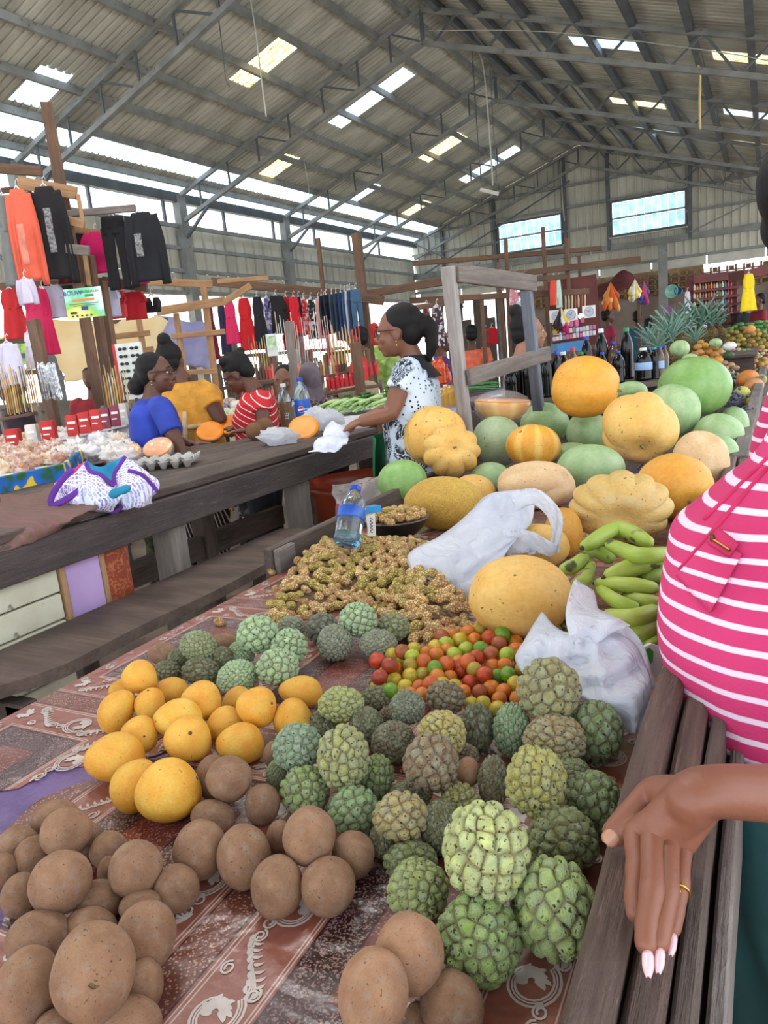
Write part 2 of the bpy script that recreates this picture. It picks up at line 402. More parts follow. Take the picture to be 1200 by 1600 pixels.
# gable wall
wg = struct(empty('wall_back', (XR, YG, 2.95)))
gx0, gx1 = -10.05, 3.0
WN = [(-7.2, -5.3, 3.95, 4.8), (-3.93, -2.0, 3.97, 4.86)]
x = gx0
while x < gx1-.05:
    x1 = min(x+.6, gx1); xs = sorted({x, x1} | {w[i] for w in WN for i in (0, 1) if x < w[i] < x1})
    for a, b_ in zip(xs[:-1], xs[1:]):
        mid = (a+b_)/2; w = next((w for w in WN if w[0] < mid < w[1]), None)
        top = lambda u: roofz(u)-.02
        m_ = wallm
        if w:
            clad('wall_sheet', wg, a, b_, 3.66, w[2], m_, .2, 'x', YG+.05); clad('wall_sheet', wg, a, b_, w[3], 0, m_, .2, 'x', YG+.05, top)
        else: clad('wall_sheet', wg, a, b_, 3.66, 0, m_, .2, 'x', YG+.05, top)
        clad('wall_sheet', wg, a, b_, 3.16, 3.66, m_, .2, 'x', YG+.05)
    x = x1
pale = mat('pale_painted_board', (205, 205, 196), .7, (176, 176, 166), 2)
k = 0; x = -9.9
while x < 2.5:
    MB().box((x+.7, YG-.01, 3.02), (1.36, .03, .25)).build('fascia_board', pale if k % 3 != 1 else wallm, wg); x += 1.4; k += 1
for z, h in ((3.66, .16), (3.16, .07), (4.3, .06), (4.92, .06), (5.5, .06)):
    xa = max(gx0, XR-(ZR-z)/SL+.05); xb = min(gx1, XR+(ZR-z)/SL-.05)
    segs = [(xa, xb)]
    if 3.97 < z < 4.8: segs = [(xa, -7.2), (-5.3, -3.93), (-2.0, xb)]
    for a, b_ in segs: beam('girt', (a, YG-.05, z), (b_, YG-.05, z), .08, h, steel, wg, bev=0)
for x in (-9.0, -7.3, -5.2, -4.0, -1.9, .1): beam('gable_post', (x, YG-.06, 0 if x in (-7.3, -5.2, .1) else 3.6), (x, YG-.06, roofz(x)-.1), .09, .09, steel_dk, wg, bev=0)
_p = AY(1036, 376, YG-.4); beam('gable_column', (_p.x, YG-.5, 0), (_p.x, YG-.5, 3.7), .22, .2, steel, wg, up=(0, 1, 0), bev=0)
beam('brace_rod', (-9.6, YG-.2, 3.7), (-5.0, YG-.2, 5.6), .035, .035, steel_dk, wg, bev=0); beam('brace_rod', (-1.9, YG-.2, 3.75), (1.4, YG-.2, 4.9), .035, .035, steel, wg, bev=0)
beam('brace_rod', (-9.8, YG-.3, 4.6), (-7.6, YG-.3, 3.4), .04, .04, steel_dk, wg, bev=0)
for i, w in enumerate(WN):
    wn = struct(empty('window_%d' % (i+1), ((w[0]+w[1])/2, YG, w[2])))
    for a, b_ in (((w[0], w[2]), (w[1], w[2])), ((w[0], w[3]), (w[1], w[3])), ((w[0], w[2]), (w[0], w[3])), ((w[1], w[2]), (w[1], w[3]))):
        beam('window_frame', (a[0], YG-.04, a[1]), (b_[0], YG-.04, b_[1]), .06, .05, steel_dk, wn, bev=0)
    beam('sill', (w[0]-.05, YG-.1, w[2]-.06), (w[1]+.05, YG-.1, w[2]-.06), .1, .03, pale, wn, bev=0)
    zz = w[2]+.5*(w[3]-w[2]); beam('mullion', (w[0], YG-.02, zz), (w[1], YG-.02, zz), .05, .04, steel, wn, bev=0)
    n = 9
    for j in range(n):
        a = w[0]+.03+(w[1]-w[0]-.06)*j/n; b_ = a+(w[1]-w[0]-.06)/n-.02
        MB().grid([[(a, YG+.16, w[2]+.03), (b_, YG+.16, w[2]+.03)], [(a, YG+.02, zz-.03), (b_, YG+.02, zz-.03)]], .004).build('pane', clear, wn)
        MB().grid([[(a, YG+.16, zz+.03), (b_, YG+.16, zz+.03)], [(a, YG+.03, w[3]-.03), (b_, YG+.03, w[3]-.03)]], .004).build('pane', clear, wn)
# vent block wall under the fascia and the plastered wall below
block = mat('breeze_block', (150, 122, 92), .85, (118, 94, 70), 6)
vb = MB(); x = -6.4
while x < 2.6:
    for r in range(4):
        z = 2.3+r*.145; vb.box((x, YG+.0, z), (.055, .12, .125)); vb.box((x+.1, YG+.0, z-.062), (.2, .12, .03))
        if (int(x*5)+r) % 2: vb.box((x+.1, YG+.03, z), (.12, .04, .1))
    x += .2
tag(vb.build('vent_blocks', block, wg), kind='stuff')
struct(MB().box((-4.0, YG+.25, 2.6), (4.8, .06, .75)).build('wall_back_light_stop', block)); struct(MB().box((-.7, YG+.25, 2.40), (1.8, .06, .36)).build('wall_back_light_stop', block)); struct(MB().box((1.7, YG+.25, 2.6), (3.0, .06, .75)).build('wall_back_light_stop', block))  # solid backing added behind the blocks to cut down the backlight
slat = wood('dim_wall_board', (92, 80, 70), (66, 56, 50)); rb_ = random.Random(4); db_ = struct(empty('wall_back_boards', (-8.2, YG+.1, 0))); x = -9.9
while x < -6.4:
    w = rb_.uniform(.16, .3); z_ = rb_.uniform(2.0, 2.9)
    beam('wall_board', (x+w/2, YG+.12, 0), (x+w/2, YG+.12, z_), w, .03, slat, db_, up=(0, 1, 0), bev=0); x += w+(rb_.uniform(.03, .14) if rb_.random() < .6 else .01)
y = 12.6
while y < 22.4:
    w = rb_.uniform(.2, .4); z_ = rb_.uniform(1.3, 2.35)
    beam('wall_board', (-12.9, y+w/2, 0), (-12.9, y+w/2, z_), .03, w, slat, db_, up=(0, 1, 0), bev=0); y += w+(rb_.uniform(.05, .5) if rb_.random() < .5 else .02)
for z_ in (.9, 1.7, 2.3): beam('wall_rail', (-12.85, 8, z_), (-12.85, 22.4, z_), .05, .09, slat, db_, bev=0)
plaster = mat('plaster_wall', (138, 122, 110), .8, (112, 98, 88), 1.5)
struct(MB().box((-1.9, YG+.05, 1.1), (9.0, .12, 2.25)).build('wall_back_plaster', plaster))
# ================================================================ timber
w_dark = wood('dark_weathered_timber', (112, 96, 87), (82, 68, 60), (34, 28, 25), wear=(116, 104, 94))
w_rim = wood('worn_red_brown_timber', (116, 92, 80), (78, 60, 52), (44, 30, 28), .6, wear=(126, 104, 96))
w_grey = wood('grey_weathered_timber', (150, 140, 132), (116, 106, 100), (70, 62, 58), .8)
w_new = wood('raw_pine_timber', (196, 158, 116), (166, 126, 90), (120, 80, 50), .75)
w_brown = wood('brown_timber', (128, 96, 74), (98, 72, 56), (56, 40, 32), .75)
# ---- the long front stall (fruit table)
TZ = .8; TX0, TX1 = -1.27, -.145; TY0, TY1 = -.6, 11.0
ft = thing('market_table', 'long front stall table of worn dark planks carrying all the fruit', 'table', (-.7, .2, 0))
for i in range(6):
    a = TX0+i*(TX1-TX0+.02)/6; w = (TX1-TX0+.02)/6
    beam('plank', (a+w/2, TY0, TZ-.018), (a+w/2, TY1, TZ-.018), w-.006, .03, w_dark, ft)
for y in (.0, 2.2, 4.4, 6.6, 8.8, 10.8):
    for x in (TX0+.06, TX1-.04): beam('leg', (x, y, 0), (x, y, TZ-.035), .09, .09, w_dark, ft, up=(0, 1, 0))
    beam('crossbar', (TX0, y, TZ-.08), (TX1, y, TZ-.08), .05, .09, w_dark, ft)
beam('rim_board', (-.1185, TY0, .845), (-.1185, 3.05, .845), .037, .115, w_rim, ft, rag=.009, bev=.012)
beam('rim_board', (-.0815, TY0, .836), (-.0815, 3.3, .836), .031, .105, w_rim, ft, rag=.005, bev=.008)
beam('rim_board', (-.095, 3.07, .845), (-.03, TY1, .845), .06, .10, w_grey, ft, rag=.006)
beam('side_board', (-.0535, TY0, .815), (-.0535, 3.0, .815), .018, .13, w_dark, ft, rag=.006)
beam('side_board', (-.031, TY0, .79), (-.031, 3.0, .79), .016, .11, w_grey, ft, rag=.004)
beam('rim_board', (-1.285, 1.66, .83), (-1.285, 2.9, .83), .03, .10, w_dark, ft, rag=.004)
beam('corner_block', (-1.262, 1.67, .83), (-1.262, 1.76, .83), .02, .09, w_grey, ft)
# ---- the bench and the bare middle table
bench = thing('bench', 'low dark plank bench between the two tables', 'bench', (-1.8, 1.6, 0))
mb = MB(); rowsL = []; nb = 26
for i in range(nb):
    y = 1.02+1.62*i/(nb-1); e = min(1, (i+.35)/3); x0 = -1.95+.0*y; x1 = -1.66-.09*(1-e)+.012*noise.noise(Vector((0, y*3, 0)))-(.14*max(0, (y-2.1)/.54)**1.5)
    rowsL.append([(x0, y, .64), ((x0+x1)/2, y, .641+.003*noise.noise(Vector((1, y*2, 0)))), (x1, y, .638)])
mb.grid(rowsL, .035); benchm = wood('bench_timber', (126, 106, 95), (102, 84, 75), (40, 34, 32))
mb.build('seat', benchm, bench)
for y in (1.12, 2.4):
    for x in (-1.9, -1.73): beam('leg', (x, y, 0), (x, y, .605), .07, .05, w_dark, bench, up=(0, 1, 0))
    beam('crossbar', (-1.93, y, .57), (-1.68, y, .57), .05, .06, w_dark, bench)
MZ = 1.0; MX0, MX1, MY0, MY1 = -2.95, -1.945, -.2, 3.66
mt = thing('market_table', 'bare weathered middle table with thick side beam and square legs', 'table', (-2.4, 1.6, 0))
for i, (a, b_) in enumerate(((-1.95, -2.2), (-2.206, -2.45), (-2.456, -2.7), (-2.706, -2.86))):
    beam('plank', ((a+b_)/2, MY0, MZ-.017), ((a+b_)/2, MY1-(.0, .05, .02, .45)[i], MZ-.017), abs(a-b_), .03, w_dark, mt, rag=.003)
w_beam = wood('table_beam_timber', (100, 88, 84), (76, 66, 64), (40, 34, 34), wear=(112, 102, 98))
beam('side_beam', (-1.955, MY0, .905), (-1.955, MY1+.02, .905), .045, .115, w_beam, mt, rag=.003)
beam('side_beam', (-2.68, MY0, .905), (-2.68, MY1, .905), .045, .115, w_dark, mt)
for y in (.1, AX(275, 860, -2.0).y, AX(472, 790, -2.0).y):
    beam('leg', (-2.02, y, 0), (-2.02, y, .96), .10, .085, w_grey, mt, up=(0, 1, 0), rag=.003)
    beam('leg', (-2.64, y, 0), (-2.64, y, .96), .09, .09, w_dark, mt, up=(0, 1, 0))
beam('lower_rail', (-2.02, 1.2, .36), (-2.02, 3.6, .36), .05, .10, w_dark, mt)
beam('lower_rail', (-2.64, 1.2, .5), (-2.64, 3.6, .5), .05, .12, w_dark, mt)
cream = mat('cream_shutter_paint', (214, 212, 190), .6, (190, 184, 160), 5, spot=(120, 110, 96), spot_scale=18, spot_t=.3)
lilac = mat('lilac_painted_board', (196, 166, 212), .6, (176, 146, 196), 3, spot=(110, 90, 110), spot_scale=26, spot_t=.24)
redm = NT('red_marbled_laminate'); _n = redm.noise(redm.coord(), 14, 6, .6, 2.5)
redm.base(redm.mix(redm.ramp(_n, (.47, 0), (.5, .8), (.53, 0)), redm.mix(redm.noise(redm.coord(), 6, 3), s2l((112, 46, 30)), s2l((168, 78, 48))), s2l((206, 130, 92)))); redm.rough(.35); redm = redm.m
pz = .52
def ycol(px, py): return AX(px, py, -1.985).y
yl0, yl1, yr0, yr1 = ycol(100, 890), ycol(153, 870), ycol(160, 868), ycol(197, 850)
for k in range(9):
    beam('shutter_slat', (-1.99, -.2, .845-.088*k-.04), (-1.99, yl0-.03, .845-.088*k-.04), .02, .082, cream, mt, bev=.008)
beam('batten', (-1.985, yl0-.015, .85), (-1.985, yl0-.015, pz), .02, .028, w_new, mt, up=(1, 0, 0))
beam('lilac_panel', (-1.988, (yl0+yl1)/2, .85), (-1.988, (yl0+yl1)/2, pz), .012, abs(yl1-yl0), lilac, mt, up=(0, 1, 0))
beam('batten', (-1.985, (yl1+yr0)/2, .85), (-1.985, (yl1+yr0)/2, pz), .02, .02, w_new, mt, up=(1, 0, 0))
beam('laminate_panel', (-1.988, (yr0+yr1)/2, .85), (-1.988, (yr0+yr1)/2, pz), .012, abs(yr1-yr0), redm, mt, up=(0, 1, 0))
# ---- little post frame standing on the front table
fr = thing('hanging_stand', 'whitewashed hanging frame of old boards standing behind the pumpkins', 'frame', (-1.2, 3.1, .8))
wwhite = wood('whitewashed_timber', (190, 184, 180), (150, 142, 140), (96, 84, 80), .8)
_a, _b = AX(700, 416, -1.2), AX(731, 672, -1.2); _c, _d = AX(820, 434, -1.02), AX(842, 560, -1.02)
beam('post', (-1.2, _b.y, TZ), (-1.2, _a.y, _a.z), .05, .055, wwhite, fr, up=(0, 1, 0), rag=.003)
beam('post', (-1.02, _d.y, TZ), (-1.02, _c.y, _c.z), .05, .05, wood('blue_grey_timber', (128, 138, 150), (100, 108, 120), (70, 70, 78)), fr, up=(0, 1, 0), rag=.003)
beam('top_rail', (-1.17, _a.y+.02, _a.z-.03), (-.985, _c.y+.05, _c.z-.03), .025, .075, w_grey, fr, rag=.002)
_e, _f = AX(732, 590, -1.16), AX(858, 552, -.97); beam('middle_rail', _e, _f, .025, .072, w_grey, fr, rag=.002)
for t_ in (.2, .35, .5, .65, .8): 
    q = Vector((-1.17, _a.y+.02, _a.z+.005)).lerp(Vector((-.985, _c.y+.05, _c.z+.005)), t_); MB().tube([q, q+Vector((.03, .0, .012))], .0025, 5).build('nail', steel_dk, fr)
# ================================================================ tablecloth
def cloth_mat():
    t = NT('printed_vinyl_cloth'); co = t.coord(); X, Y, _z = t.sep(co)
    def fold(v, off, per):
        a = t.math('DIVIDE', t.math('SUBTRACT', v, off), per); a = t.math('FRACT', a)
        a = t.math('ABSOLUTE', t.math('SUBTRACT', a, .5)); return t.math('MULTIPLY', t.math('SUBTRACT', .5, a), per)
    m = t.math('MINIMUM', fold(X, -.527, .40), fold(Y, .31, .56))
    def band(a, b_): return t.math('MULTIPLY', t.math('GREATER_THAN', m, a), t.math('LESS_THAN', m, b_))
    dots = t.ramp(t.voro(co, 260), (.30, 1), (.36, 0)); flk = t.ramp(t.noise(co, 330, 2, .6), (.52, 0), (.58, 1))
    light = t.mix(dots, s2l((112, 62, 50)), s2l((186, 140, 118))); dark = t.mix(flk, s2l((52, 28, 28)), s2l((160, 126, 118)))
    dark = t.mix(t.ramp(t.noise(co, 18, 3), (.45, 0), (.6, .6)), dark, s2l((66, 38, 38)))
    scr = s2l((142, 80, 62)); c = t.mix(band(.024, .109), light, scr); c = t.mix(t.math('GREATER_THAN', m, .109), c, dark)
    inner = t.mix(dots, s2l((110, 48, 40)), s2l((170, 116, 100))); c = t.mix(t.math('GREATER_THAN', m, .160), c, inner)
    for a in (.029, .034, .101, .105): c = t.mix(t.math('MULTIPLY', band(a-.0009, a+.0009), .8), c, s2l((200, 182, 172)))
    for a in (.0235, .110, .160): c = t.mix(band(a-.0012, a+.0012), c, s2l((40, 22, 22)))
    n = t.noise(co, 9, 4); c = t.mix(t.ramp(n, (.4, 0), (.8, .3)), c, s2l((150, 120, 120)))
    t.base(c); t.rough(t.ramp(n, (.3, .26), (.7, .44))); t.bump(t.math('ADD', t.noise(co, 7, 3, .5, .8), t.math('MULTIPLY', t.noise(co, 40, 3), .12)), .035, .45)
    t.b.inputs['Specular IOR Level'].default_value = .6; return t.m
clothm = cloth_mat(); purple = mat('purple_plastic_sheet', (112, 84, 136), .35, (84, 58, 110), 14, bump=.01, bscale=20)
printm = mat('cream_print', (206, 194, 184), .32, (182, 168, 160), 30)
cz = TZ+.0012
def flat(name, poly, z, th, m, parent=None):
    return MB().prism(poly, z-th, z).build(name, m, parent, origin=(0, 0, 0) if parent is None else None)
us = flat('under_sheet', [(-1.262, -.55), (-.152, -.55), (-.152, 3.3), (-1.262, 3.3)], cz, .001, purple); tag(us, 'purple plastic under-sheet showing in the tear of the printed tablecloth', 'sheet')
tcA = flat('tablecloth', [(-1.262, .30), (-1.12, .50), (-1.045, .605), (-1.015, .625), (-1.008, .69), (-.93, .716), (-.87, .77), (-.84, .83), (-.83, 1.0), (-1.262, 1.0)], cz+.002, .0012, clothm)
tag(tcA, 'torn left-hand piece of brown scroll-printed tablecloth above the purple strip', 'tablecloth')
tcB = flat('tablecloth', [(-.60, -.55), (-.61, .29), (-.66, .345), (-.717, .378), (-.764, .412), (-.80, .45), (-.88, .50), (-.932, .532), (-.955, .61), (-.93, .665), (-.89, .705), (-.85, .77), (-.83, .83), (-.83, 1.0), (-1.262, 1.0), (-1.262, 2.6), (-.152, 2.6), (-.152, -.55)], cz+.0028, .0012, clothm)
tag(tcB, 'large glossy brown vinyl tablecloth printed with cream scrolls under the fruit', 'tablecloth')
def ribbon(mb, pts, ws, z):
    vs = []; m = len(pts)
    for i, p in enumerate(pts):
        a = pts[max(i-1, 0)]; b_ = pts[min(i+1, m-1)]; dx, dy = b_[0]-a[0], b_[1]-a[1]; L = math.hypot(dx, dy) or 1
        w = ws[i]/2; vs += [(p[0]-dy/L*w, p[1]+dx/L*w, z), (p[0]+dy/L*w, p[1]-dx/L*w, z)]
    mb.add(vs, [(2*i, 2*i+1, 2*i+3, 2*i+2) for i in range(m-1)])
def motif_strokes():
    S = []; L_ = np.linspace
    for dr, w in ((0, .035), (.055, .022), (.10, .03)):
        S.append([((.52+(.46-dr-.24*u)*math.cos(.6+u*6.6)), (.46-dr-.24*u)*math.sin(.6+u*6.6), w) for u in L_(0, 1, 20)])
        S.append([(.85+1.0*u, (.36-dr)*math.cos(PI*(u*1.05)-.1), w) for u in L_(0, 1, 14)])
    for k in range(9):
        a = -2.2+k*.46; L = .20+.05*(k % 2); S.append([(.55+.05*math.cos(a)+L*u*math.cos(a+.6*u), .05*math.sin(a)+L*u*math.sin(a+.6*u), .085*math.sin(PI*min(1, u*.95+.05))**.6+.004) for u in L_(0, 1, 7)])
    for k in range(8):
        x0 = .95+k*.11; y0 = .30*math.cos(PI*((x0-.85)*1.05)-.1); a = -1.5+.1*k
        S.append([(x0+.17*u*math.cos(a+1.0*u), y0+.05*math.sin(a)+.17*u*math.sin(a+1.0*u), .055*math.sin(PI*min(1, u+.1))**.7+.004) for u in L_(0, 1, 6)])
        S.append([(x0+.16*u*math.cos(a+2.9-.8*u), y0+.05*math.sin(a+2.9)+.16*u*math.sin(a+2.9-.8*u), .05*math.sin(PI*min(1, u+.1))**.7+.003) for u in L_(0, 1, 6)])
    for c, sg in (((1.86, -.24), 1), ((.12, .26), -1), ((1.2, -.33), -1), ((.95, .36), 1)):
        S.append([(c[0]+.13*(1-.65*u)*math.cos(sg*u*9), c[1]+.12*(1-.65*u)*math.sin(sg*u*9), .034) for u in L_(0, 1, 16)])
    return S
MS = motif_strokes(); pm = MB(); H_ = .066
def inpoly(x, y, poly):
    c = False; n = len(poly)
    for i in range(n):
        x1, y1 = poly[i]; x2, y2 = poly[i-1]
        if (y1 > y) != (y2 > y) and x < (x2-x1)*(y-y1)/(y2-y1)+x1: c = not c
    return c
polyA = [(-1.262, .30), (-1.12, .50), (-1.045, .605), (-1.015, .625), (-1.008, .69), (-.93, .716), (-.87, .77), (-.84, .83), (-.83, 1.0), (-1.262, 1.0)]
polyP = [(-.61, .29), (-.66, .345), (-.717, .378), (-.764, .412), (-.80, .45), (-.88, .50), (-.932, .532), (-.955, .61), (-.93, .665), (-.89, .705), (-.85, .77), (-.84, .83), (-1.3, .3), (-1.3, 0)]
def put_motif(ox, oy, dx, dy, flip, L):
    k = L/2.0/H_
    for si, st in enumerate(MS):
        P = [(ox+(s_*k*dx)*H_-(q*flip*dy)*H_, oy+(s_*k*dy)*H_+(q*flip*dx)*H_) for s_, q, w in st]
        if any(not(-1.255 < p[0] < -.16) for p in P): continue
        inA = inpoly(*P[0], polyA)
        if not inA and any(inpoly(*p, polyP) for p in P): continue
        ribbon(pm, P, [w*H_*1.15 for _, _, w in st], cz+.0031+si*.000022)
for i in range(-2, 2):
    for j in range(-1, 5):
        x0, x1, y0, y1 = -.527+.4*i, -.127+.4*i, .31+.56*j, .87+.56*j
        if y1 > 2.6: continue
        e = .0665
        for q in range(3): L = (.56-.13)/3; put_motif(x0+e, y0+.073+q*L, 0, 1, 1 if q % 2 else -1, L); put_motif(x1-e, y0+.073+q*L, 0, 1, -1 if q % 2 else 1, L)
        for q in range(2): L = (.40-.10)/2; put_motif(x0+.05+q*L, y0+e, 1, 0, 1 if q % 2 else -1, L); put_motif(x0+.05+q*L, y1-e, 1, 0, -1 if q % 2 else 1, L)
pr = pm.build('scroll_print', printm, tcB); pr['kind'] = 'stuff'
# ================================================================ fruit meshes
def finish(me, m): me.polygons.foreach_set('use_smooth', [True]*len(me.polygons)); me.materials.append(m); return me
def sphere_mesh(name, fn, nu=40, nv=26):
    """unit ball whose radius is fn(theta, phi) -> Vector"""
    vs = [fn(PI*i/nv, 2*PI*j/nu) for i in range(nv+1) for j in range(nu)]
    fs = [(i*nu+j, i*nu+(j+1) % nu, (i+1)*nu+(j+1) % nu, (i+1)*nu+j) for i in range(nv) for j in range(nu)]
    me = bpy.data.meshes.new(name); me.from_pydata([tuple(v) for v in vs], [], [f[::-1] for f in fs]); me.update()
    bm = bmesh.new(); bm.from_mesh(me); bmesh.ops.remove_doubles(bm, verts=bm.verts, dist=1e-5); bm.to_mesh(me); bm.free(); return me
def sph(t, p): return Vector((math.sin(t)*math.cos(p), math.sin(t)*math.sin(p), math.cos(t)))
def nz(v, k=1): return noise.noise(Vector(v)*k)
def turned(me, seed):
    r = random.Random(seed); me = me.copy(); me.transform(Euler((r.uniform(-.6, .6), r.uniform(-.6, .6), r.uniform(0, 6))).to_matrix().to_4x4()); return me
def norm_mesh(me):
    a = np.zeros(len(me.vertices)*3); me.vertices.foreach_get('co', a); a = a.reshape(-1, 3); lo, hi = a.min(0), a.max(0)
    a = (a-(lo+hi)/2)/((hi-lo)/2); me.vertices.foreach_set('co', a.ravel()); me.update(); return me
SUGAR = NT('custard_apple_skin')
def sugar_mat():
    t = SUGAR; at = t.new('Attribute', attribute_name='edge').outputs['Fac']; tn = t.new('Attribute', attribute_name='tint').outputs['Fac']
    oi = t.new('ObjectInfo'); co = t.coord(); base = oi.outputs['Color']
    c = t.mix(t.ramp(tn, (0, 0), (1, .55)), base, t.mix(1., base, (1.5, 1.6, 1.1), 'MULTIPLY'))
    c = t.mix(t.ramp(t.noise(co, 5, 5, .6), (.38, 0), (.62, .55)), c, t.mix(1., base, (.45, .45, .40), 'MULTIPLY'))
    pow_ = t.ramp(t.noise(co, 3.2, 6, .7), (.38, 0), (.66, .6)); c = t.mix(pow_, c, s2l((176, 190, 160)))
    c = t.mix(t.ramp(at, (0, .85), (.14, .5), (.32, 0)), c, s2l((136, 112, 88)))
    sp_ = t.ramp(t.noise(co, 10, 3, .5), (.33, .95), (.415, 0)); c = t.mix(sp_, c, s2l((26, 24, 20)))
    t.base(c); t.rough(.48); t.bump(t.noise(co, 26, 4), .02, .5); return t.m
sugarm = sugar_mat()
def sugar_mesh(seed, N=100, depth_=.13, cone=.12):
    r = random.Random(seed); bm = bmesh.new(); bmesh.ops.create_icosphere(bm, subdivisions=6, radius=1)
    C = []
    for i in range(N):
        z = 1-2*(i+.5)/N; a = i*PI*(3-5**.5)+r.uniform(-.05, .05); q = math.sqrt(1-z*z); C.append(Vector((q*math.cos(a), q*math.sin(a), z)))
    kd = kdtree.KDTree(N)
    for i, c in enumerate(C): kd.insert(c+Vector((r.uniform(-.05, .05), r.uniform(-.05, .05), r.uniform(-.05, .05))), i)
    kd.balance(); T = [r.random() for _ in C]; B = [r.uniform(.75, 1.2) for _ in C]; sp_ = math.sqrt(4*PI/N); E_, TT = [], []
    ax = Vector((r.uniform(-1, 1), r.uniform(-1, 1), r.uniform(-1, 1)))
    for v in bm.verts:
        d = v.co.normalized(); wv = d+noise.noise_vector(d*3+ax)*.05; (c1, i1, d1), (c2, i2, d2) = kd.find_n(wv, 2)
        e = min(1, (d2-d1)/sp_/.62); dome = (1-(1-e)**2.6); mid = 1-min(1, d1/(sp_*.6))
        k = 1-depth_+depth_*dome*B[i1]+.028*mid; k *= 1+.05*noise.noise(d*1.7+ax)+cone*.25*d.z; f = 1-cone*max(0, d.z)**1.5
        v.co = Vector((d.x*k*f, d.y*k*f, d.z*k*1.0)); E_.append(e); TT.append(T[i1])
    me = bpy.data.meshes.new('sugar_apple'); bm.to_mesh(me); bm.free()
    for nm, L in (('edge', E_), ('tint', TT)): a = me.attributes.new(nm, 'FLOAT', 'POINT'); a.data.foreach_set('value', L)
    me.transform(Euler((r.uniform(-1.2, 1.2), r.uniform(-1.2, 1.2), r.uniform(0, 6))).to_matrix().to_4x4())
    return finish(norm_mesh(me), sugarm)
SUG = [sugar_mesh(i, N, dp) for i, (N, dp) in enumerate(((74, .16), (88, .14), (62, .17), (104, .12), (82, .15), (68, .15)))]
SUGF = [sugar_mesh(20+i, N, dp) for i, (N, dp) in enumerate(((170, .10), (200, .09)))]
def fruit_mat(name, c1, c2, rough, spots=(90, 60, 30), st=.26, ss=14, bump=.006, mott=4, extra=None, stripe=None, dust=None):
    t = NT(name); co = t.coord(); oi = t.new('ObjectInfo')
    off = t.new('VectorMath', operation='ADD'); t.lk(co, off.inputs[0]); cb = t.new('CombineXYZ'); t.lk(t.math('MULTIPLY', oi.outputs['Random'], 50), cb.inputs[0]); t.lk(cb.outputs[0], off.inputs[1]); c0 = off.outputs[0]
    c = t.mix(t.ramp(t.noise(c0, 1.3, 4), (.35, 0), (.65, 1)), s2l(c1), s2l(c2))
    c = t.mix(t.ramp(t.noise(c0, mott*3, 5, .65), (.4, 0), (.75, .45)), c, t.mix(1., c, (.62, .6, .55), 'MULTIPLY'))
    if stripe:
        X, Y, Z = t.sep(co); an = t.math('ARCTAN2', Y, X); w = t.math('SINE', t.math('ADD', t.math('MULTIPLY', an, stripe[0]), t.math('MULTIPLY', t.noise(co, 3, 3), 2.5)))
        c = t.mix(t.ramp(w, (.0, 0), (1., stripe[2])), c, s2l(stripe[1]))
    c = t.mix(1., c, oi.outputs['Color'], 'MULTIPLY')
    if dust: c = t.mix(t.ramp(t.noise(c0, 2.2, 5, .7), (.50, 0), (.68, dust[1])), c, s2l(dust[0]))
    c = t.mix(t.ramp(t.noise(c0, ss, 2, .5), (st, .9), (st+.05, 0)), c, s2l(spots))
    if extra == 'net':
        v = t.noise(t.coord((3, 3, 5)), 3.4, 4, .6, 2.2); c = t.mix(t.ramp(v, (.455, 0), (.49, .75), (.51, .75), (.545, 0)), c, s2l((112, 88, 58)))
    t.base(c); t.rough(rough); t.bump(t.noise(c0, 22, 5, .7), bump, .5); return t.m
WHITE = (1, 1, 1, 1)
# mango, sapodilla, tomatoes
def mango_fn(t, p):
    d = sph(t, p); x = d.copy(); k = 1+.05*nz(d, 1.2); x = x*k; x.x += .16*(d.z**2)-.05; x.x *= (1-.10*d.z); x.y *= (1-.10*d.z); return x
mangom = fruit_mat('mango_skin', (236, 160, 44), (240, 186, 72), .42, (92, 62, 24), .25, 9, .004)
mangom.node_tree.nodes['Principled BSDF'].inputs['Subsurface Weight'].default_value = .05
MAN = finish(norm_mesh(sphere_mesh('mango', mango_fn)), mangom)
scarm = mat('fruit_stem_scar', (74, 52, 30), .8, (120, 96, 60), 60)
sapm = fruit_mat('sapodilla_skin', (160, 122, 94), (136, 100, 76), .8, (92, 68, 52), .29, 12, .012, 5, dust=((168, 152, 136), .45))
def sap_fn(seed):
    def f(t, p):
        d = sph(t, p); k = 1+.045*nz(d+Vector((seed, 0, 0)), 1.4)
        if t < .22: k *= 1-.07*(1-t/.22)**2
        if t > PI-.16: k *= 1+.035*(1-(PI-t)/.16)
        return d*k
    return f
SAP = []
for i in range(4):
    me = sphere_mesh('sapodilla', sap_fn(i*3.1)); r = random.Random(i); me.transform(Euler((r.uniform(-1.3, 1.3), r.uniform(-1.3, 1.3), 0)).to_matrix().to_4x4()); SAP.append(finish(norm_mesh(me), sapm))
def scar_star(r=.10, n=9):
    mb = MB(); mb.lathe([(1e-3, .03), (r*.35, .035), (r*.5, .015), (r*.8, .012), (r, -.02)], n=n); return mb
